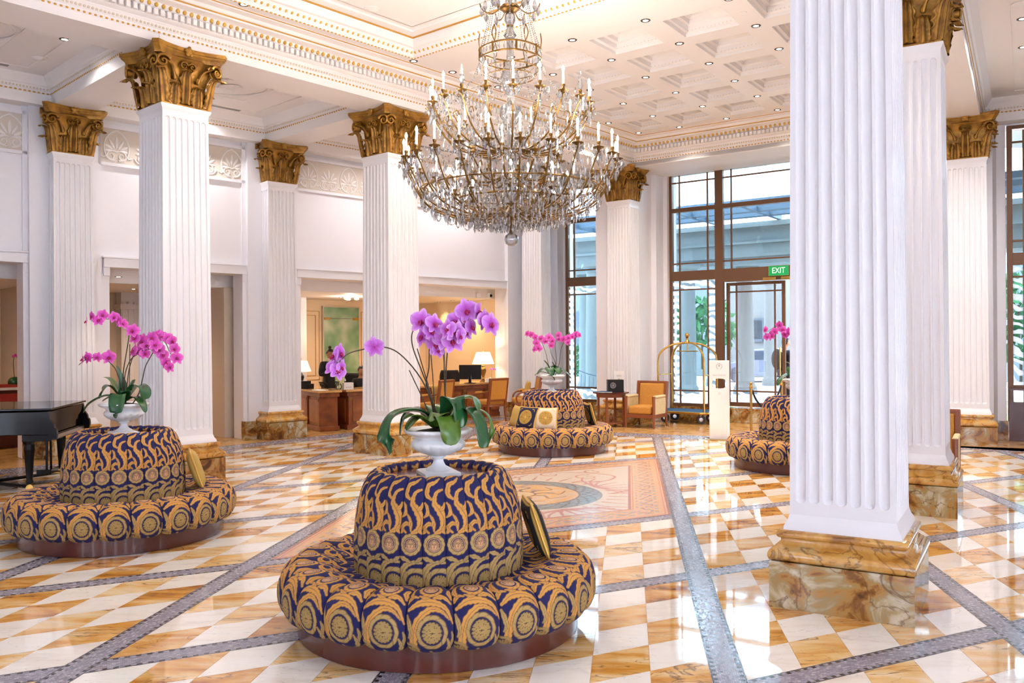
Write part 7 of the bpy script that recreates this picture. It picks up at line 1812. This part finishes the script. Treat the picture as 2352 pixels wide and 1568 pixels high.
def person(loc, rot, H, label, skin, top, legs, hair, arms, headrot=(0, 0, 0), bun=False, sitting=False, skirt=False, extra=None, female=False):
    t = thing('person', loc, rot, label, 'person'); s = H/1.70; t.scale = (s,)*3
    sw = .165 if female else .19; hz = .92 if not sitting else .50
    dz = hz-.92
    V = {'pel': (0, 0, .92+dz, .10), 'waist': (0, 0, 1.08+dz, .085), 'chest': (0, .005, 1.28+dz, .12), 'neck0': (0, .005, 1.42+dz, .055), 'neck': (0, -.01, 1.50+dz, .045), 'crown': (0, -.02, 1.58+dz, .05)}
    E_ = [('pel', 'waist'), ('waist', 'chest'), ('chest', 'neck0'), ('neck0', 'neck'), ('neck', 'crown')]
    CV = {k: (*V[k][:3], V[k][3]+(.045 if k in ('pel', 'waist') else .016)) for k in ('pel', 'waist', 'chest', 'neck0')}; CV['hem'] = (0, 0, .80+dz, .150); CE = E_[:3]+[('hem', 'pel')]
    for sd, (el, wr) in zip(('l', 'r'), arms):
        sx = -1 if sd == 'l' else 1
        V['sh'+sd] = (sx*sw, 0, 1.37+dz, .055); V['el'+sd] = (*el[:2], el[2]+dz, .040); V['wr'+sd] = (*wr[:2], wr[2]+dz, .026); E_ += [('chest', 'sh'+sd), ('sh'+sd, 'el'+sd), ('el'+sd, 'wr'+sd)]
        CV['sh'+sd] = (*V['sh'+sd][:3], .068); CV['el'+sd] = (*V['el'+sd][:3], .053); w_ = Vector(V['el'+sd][:3]).lerp(Vector(V['wr'+sd][:3]), .93); CV['wr'+sd] = (*w_, .040); CE = CE+[('chest', 'sh'+sd), ('sh'+sd, 'el'+sd), ('el'+sd, 'wr'+sd)]
    LV = {'pel': (0, 0, .95+dz, .135)}; LE = []
    for sd, sx in (('l', -1), ('r', 1)):
        if sitting: K = (sx*.12, -.42, .50, .062); A_ = (sx*.12, -.42, .09, .04); F_ = (sx*.12, -.54, .04, .035)
        else: K = (sx*.095, -.015, .49, .058); A_ = (sx*.09, .02, .09, .040); F_ = (sx*.10, -.12, .035, .034)
        V['hip'+sd] = (sx*.09, 0, .88+dz, .09); V['kn'+sd] = K; V['an'+sd] = A_; V['ft'+sd] = F_; E_ += [('pel', 'hip'+sd), ('hip'+sd, 'kn'+sd), ('kn'+sd, 'an'+sd), ('an'+sd, 'ft'+sd)]
        LV['hip'+sd] = (*V['hip'+sd][:3], .105); LV['kn'+sd] = (*K[:3], K[3]+.016); LV['an'+sd] = (A_[0], A_[1], A_[2]+.02, A_[3]+.018); LE += [('pel', 'hip'+sd), ('hip'+sd, 'kn'+sd), ('kn'+sd, 'an'+sd)]
        mb = MB(); mb.ball((sx*.10, F_[1]+.02, .045), (.045, .13, .045), 12, 8); mb.build('shoe', 'black_plastic', t, smooth=60)
    skin_mesh('body', V, E_, skin, t); skin_mesh('jacket', CV, CE, top, t); skin_mesh('trousers', LV, LE, legs, t)
    for sd, (el, wr) in zip(('l', 'r'), arms): d = Vector(wr)-Vector(el); hand(t, (wr[0], wr[1], wr[2]+dz), d, (0, 0, 1) if abs(d.normalized().z) < .8 else (0, -1, 0), skin)
    head_parts(t, Vector((0, -.035, 1.585+dz)), headrot, skin, hair, bun)
    if extra: extra(t, dz)
    return t
def ex_rec(t, dz):
    mb = MB(); mb.lathe([(.062, 1.40), (.075, 1.43), (.060, 1.475), (.048, 1.49)], 16, T=TR((0, -.012, 0))); mb.ball((0, -.085, 1.40), (.03, .02, .04), 8, 6); mb.build('scarf', 'scarf', t, smooth=60)
    mb = MB(); mb.box(-.10, -.42, 1.20, .10, -.28, 1.206, T=None); mb.build('paper_sheet', 'paper', t)
pr = gy(756, 900, 18.0)
person((pr.x, pr.y, 0), face_yaw(138), 1.62, 'receptionist in black jacket with hair bun looking down at papers', 'skin_tan', 'black_cloth', 'black_cloth', 'hair_black', (((-.25, -.06, 1.12), (-.08, -.27, 1.20)), ((.25, -.06, 1.12), (.08, -.27, 1.20))), (R(26), 0, 0), bun=True, extra=ex_rec, female=True)
def ex_bag(t, dz):
    mb = MB(); mb.ball((0, .20, 1.20), (.17, .11, .24), 16, 12); mb.build('backpack', 'black_cloth', t, smooth=60)
po = gy(1802, 800, 21.2)
person((po.x, po.y, 0), face_yaw(75), 1.80, 'man with dark jacket and backpack seen in profile through the entrance', 'skin_fair', 'dark_jacket', 'black_cloth', 'hair_black', (((-.24, -.03, 1.10), (-.22, -.16, .92)), ((.24, -.03, 1.10), (.22, -.16, .92))), (0, 0, 0), extra=ex_bag)
p = gy(829, 880, 19.0)
person((p.x, p.y, 0), face_yaw(150), 1.62, 'seated staff member in black, almost hidden behind the middle column', 'skin_tan', 'black_cloth', 'black_cloth', 'hair_black', (((-.24, -.05, 1.12), (-.15, -.28, 1.08)), ((.24, -.05, 1.12), (.15, -.28, 1.08))), (R(15), 0, 0), sitting=True, female=True)

# ================================================================ outside
mb = MB(); mb.T = TF; mb.box(-30, .32, -.12, 40, 80, -.02); struct(mb.build('pavement', 'asphalt'))
mb = MB(); mb.T = TG; mb.box(-1, .52, -.12, 30, 60, -.03); struct(mb.build('pavement', 'asphalt'))
def stone_col(p, r, H, label):
    t = thing('stone_column', p, 0, label, 'column', 'white columns outside the windows')
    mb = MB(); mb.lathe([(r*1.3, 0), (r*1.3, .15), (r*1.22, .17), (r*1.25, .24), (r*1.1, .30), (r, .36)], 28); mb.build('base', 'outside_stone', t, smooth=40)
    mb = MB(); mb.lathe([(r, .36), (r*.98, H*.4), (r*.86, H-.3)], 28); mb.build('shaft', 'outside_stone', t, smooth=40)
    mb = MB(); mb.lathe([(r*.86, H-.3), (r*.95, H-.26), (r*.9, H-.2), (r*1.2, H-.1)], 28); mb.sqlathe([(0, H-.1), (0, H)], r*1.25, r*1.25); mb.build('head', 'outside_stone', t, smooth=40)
for x, Y, r, lb in ((1580, 27.5, .27, 'outside column left of the thick window mullion'), (1711, 28.0, .30, 'outside column seen through the glass door'), (1369, 26.5, .33, 'thick outside column in the narrow left window'), (1345, 31, .24, 'thinner outside column in the narrow left window'), (1640, 33, .26, 'outside column behind the thick mullion'), (1770, 33, .26, 'outside column behind the glass door edge'), (1462, 30, .3, 'outside column hidden by the window pier'), (1900, 29, .3, 'outside column beyond the big column')):
    p = gy(x, 784, Y); stone_col((p.x, p.y, -.02), r, 4.15, lb)
# entablature over the colonnade, parallel to the facade
mb = MB(); mb.T = TF
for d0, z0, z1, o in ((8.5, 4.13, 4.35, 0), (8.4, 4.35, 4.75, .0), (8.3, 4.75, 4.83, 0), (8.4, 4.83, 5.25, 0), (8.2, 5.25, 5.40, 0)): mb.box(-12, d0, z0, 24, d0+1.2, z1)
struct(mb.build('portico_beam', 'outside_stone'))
mb = MB(); mb.T = TF
for k in range(12): mb.box(-4+k*2.0, 5.2, 5.42, -3.88+k*2.0, 8.4, 5.56)
for y in (5.1, 6.3, 7.3): mb.box(-4, y, 5.44, 22, y+.30, 5.60)
struct(mb.build('canopy_frame', 'outside_steel'))
# pale house opposite with windows
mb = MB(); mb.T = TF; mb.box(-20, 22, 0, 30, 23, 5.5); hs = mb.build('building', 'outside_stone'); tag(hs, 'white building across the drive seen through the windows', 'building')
for x, y0, y1 in ((1340, 715, 750), (1340, 760, 790), (1752, 730, 778), (1730, 735, 785)):
    a = onp(x, y0, 21.95, TF); b = onp(x, y1, 21.95, TF); mb = MB(); mb.T = TF; mb.box(a.x-.45, 21.9, b.z, a.x+.45, 22.0, a.z); f = mb.build('window', 'outside_grey', hs)
def bush(p, r, label, s=1):
    rr = random.Random(s); t = thing('bush', p, 0, label, 'bush', 'green bushes outside'); mb = MB()
    for k in range(260):
        a = rr.random()*2*PI; b = math.acos(rr.uniform(-.3, 1)); q = r*rr.uniform(.6, 1); c = Vector((q*sin(b)*cos(a), q*sin(b)*sin(a), r*.9+q*cos(b))); T = Matrix.Translation(c) @ Euler((rr.random()*6, rr.random()*6, 0)).to_matrix().to_4x4(); w_ = r*.16
        mb.add([(-w_, 0, 0), (0, -w_*.5, .01), (w_, 0, 0), (0, w_*.5, .01)], [(0, 1, 2, 3)], 0, T)
    f = mb.build('foliage', 'bush', t); f['kind'] = 'stuff'; mb = MB(); mb.lathe([(.05, 0), (.04, r)], 8); mb.build('stem', 'stem_dark', t)
for k, (x, y, Y, r, lb) in enumerate(((1335, 862, 34, .55, 'green bush low in the narrow left window'), (1335, 815, 36, .5, 'small bush above it on the terrace in the narrow left window'), (1612, 760, 38, 1.7, 'tall dark green tree left of the thick mullion'), (1763, 842, 38.3, .45, 'bush behind the parked car'), (2345, 800, 26, 1.2, 'green bush in the far right window'), (2340, 700, 28, 1.3, 'taller green bush in the far right window'))):
    p = gy(x, y, Y); bush((p.x, p.y, max(-.02, p.z-r)), r, lb, k+1)
# wrought bench outside the narrow window
q = gz(1336, 908, 0); q = gy(1350, 905, 24.5); t = thing('garden_bench', (q.x, q.y, -.02), rz(110), 'dark metal garden bench outside the narrow left window', 'bench')
mb = MB(); mb.box(-.6, -.22, .40, .6, .22, .43); mb.build('seat', 'outside_grey', t)
mb = MB(); mb.tube(bez([(-.6, .22, .43), (-.6, .28, .8), (-.5, .3, .95), (0, .28, .80), (.5, .3, .70), (.6, .28, .62)], 5), .015, 6)
for k in range(9): mb.tube([(-.5+k*.12, .22, .43), (-.5+k*.12, .28, .86-.03*k)], .008, 5)
mb.build('back_frame', 'outside_steel', t)
for sx in (-.55, .55):
    for sy in (-.2, .2): mb = MB(); mb.tube([(sx, sy, 0), (sx, sy, .42)], .015, 6); mb.build('leg', 'outside_steel', t)
# parked car
q = gy(1762, 862, 36); cr_ = thing('car', (q.x, q.y, -.02), rz(105), 'small grey parked car seen through the glass door', 'car')
mb = MB(); prof = [(-1.9, .30), (-1.92, .62), (-1.6, .82), (-1.1, .90), (-.6, 1.38), (.6, 1.42), (1.2, .98), (1.75, .86), (1.9, .6), (1.88, .30)]
vs = [(x, y, z) for y in (-.82, .82) for x, z in prof]; n_ = len(prof); mb.add(vs, [tuple(range(n_)), tuple(range(2*n_-1, n_-1, -1))]+[(k, n_+k, n_+(k+1) % n_, (k+1) % n_) for k in range(n_)]); mb.build('body', 'car_paint', cr_, bevel=.05)
mb = MB()
for y in (-.83, .83): mb.add([(-.95, y, .94), (-.52, y, 1.30), (.52, y, 1.33), (1.0, y, .97)], [(0, 1, 2, 3)])
mb.add([(1.22, -.65, 1.0), (1.22, .65, 1.0), (.66, .6, 1.40), (.66, -.6, 1.40)], [(0, 1, 2, 3)]); mb.build('windows', 'car_glass', cr_)
for x in (-1.2, 1.2):
    for y in (-.8, .8): mb = MB(); mb.lathe([(.15, -.1), (.31, -.1), (.33, 0), (.31, .1), (.15, .1)], 20, T=TR((x, y, .33), 0, PI/2)); mb.build('wheel', 'rubber', cr_, smooth=40)
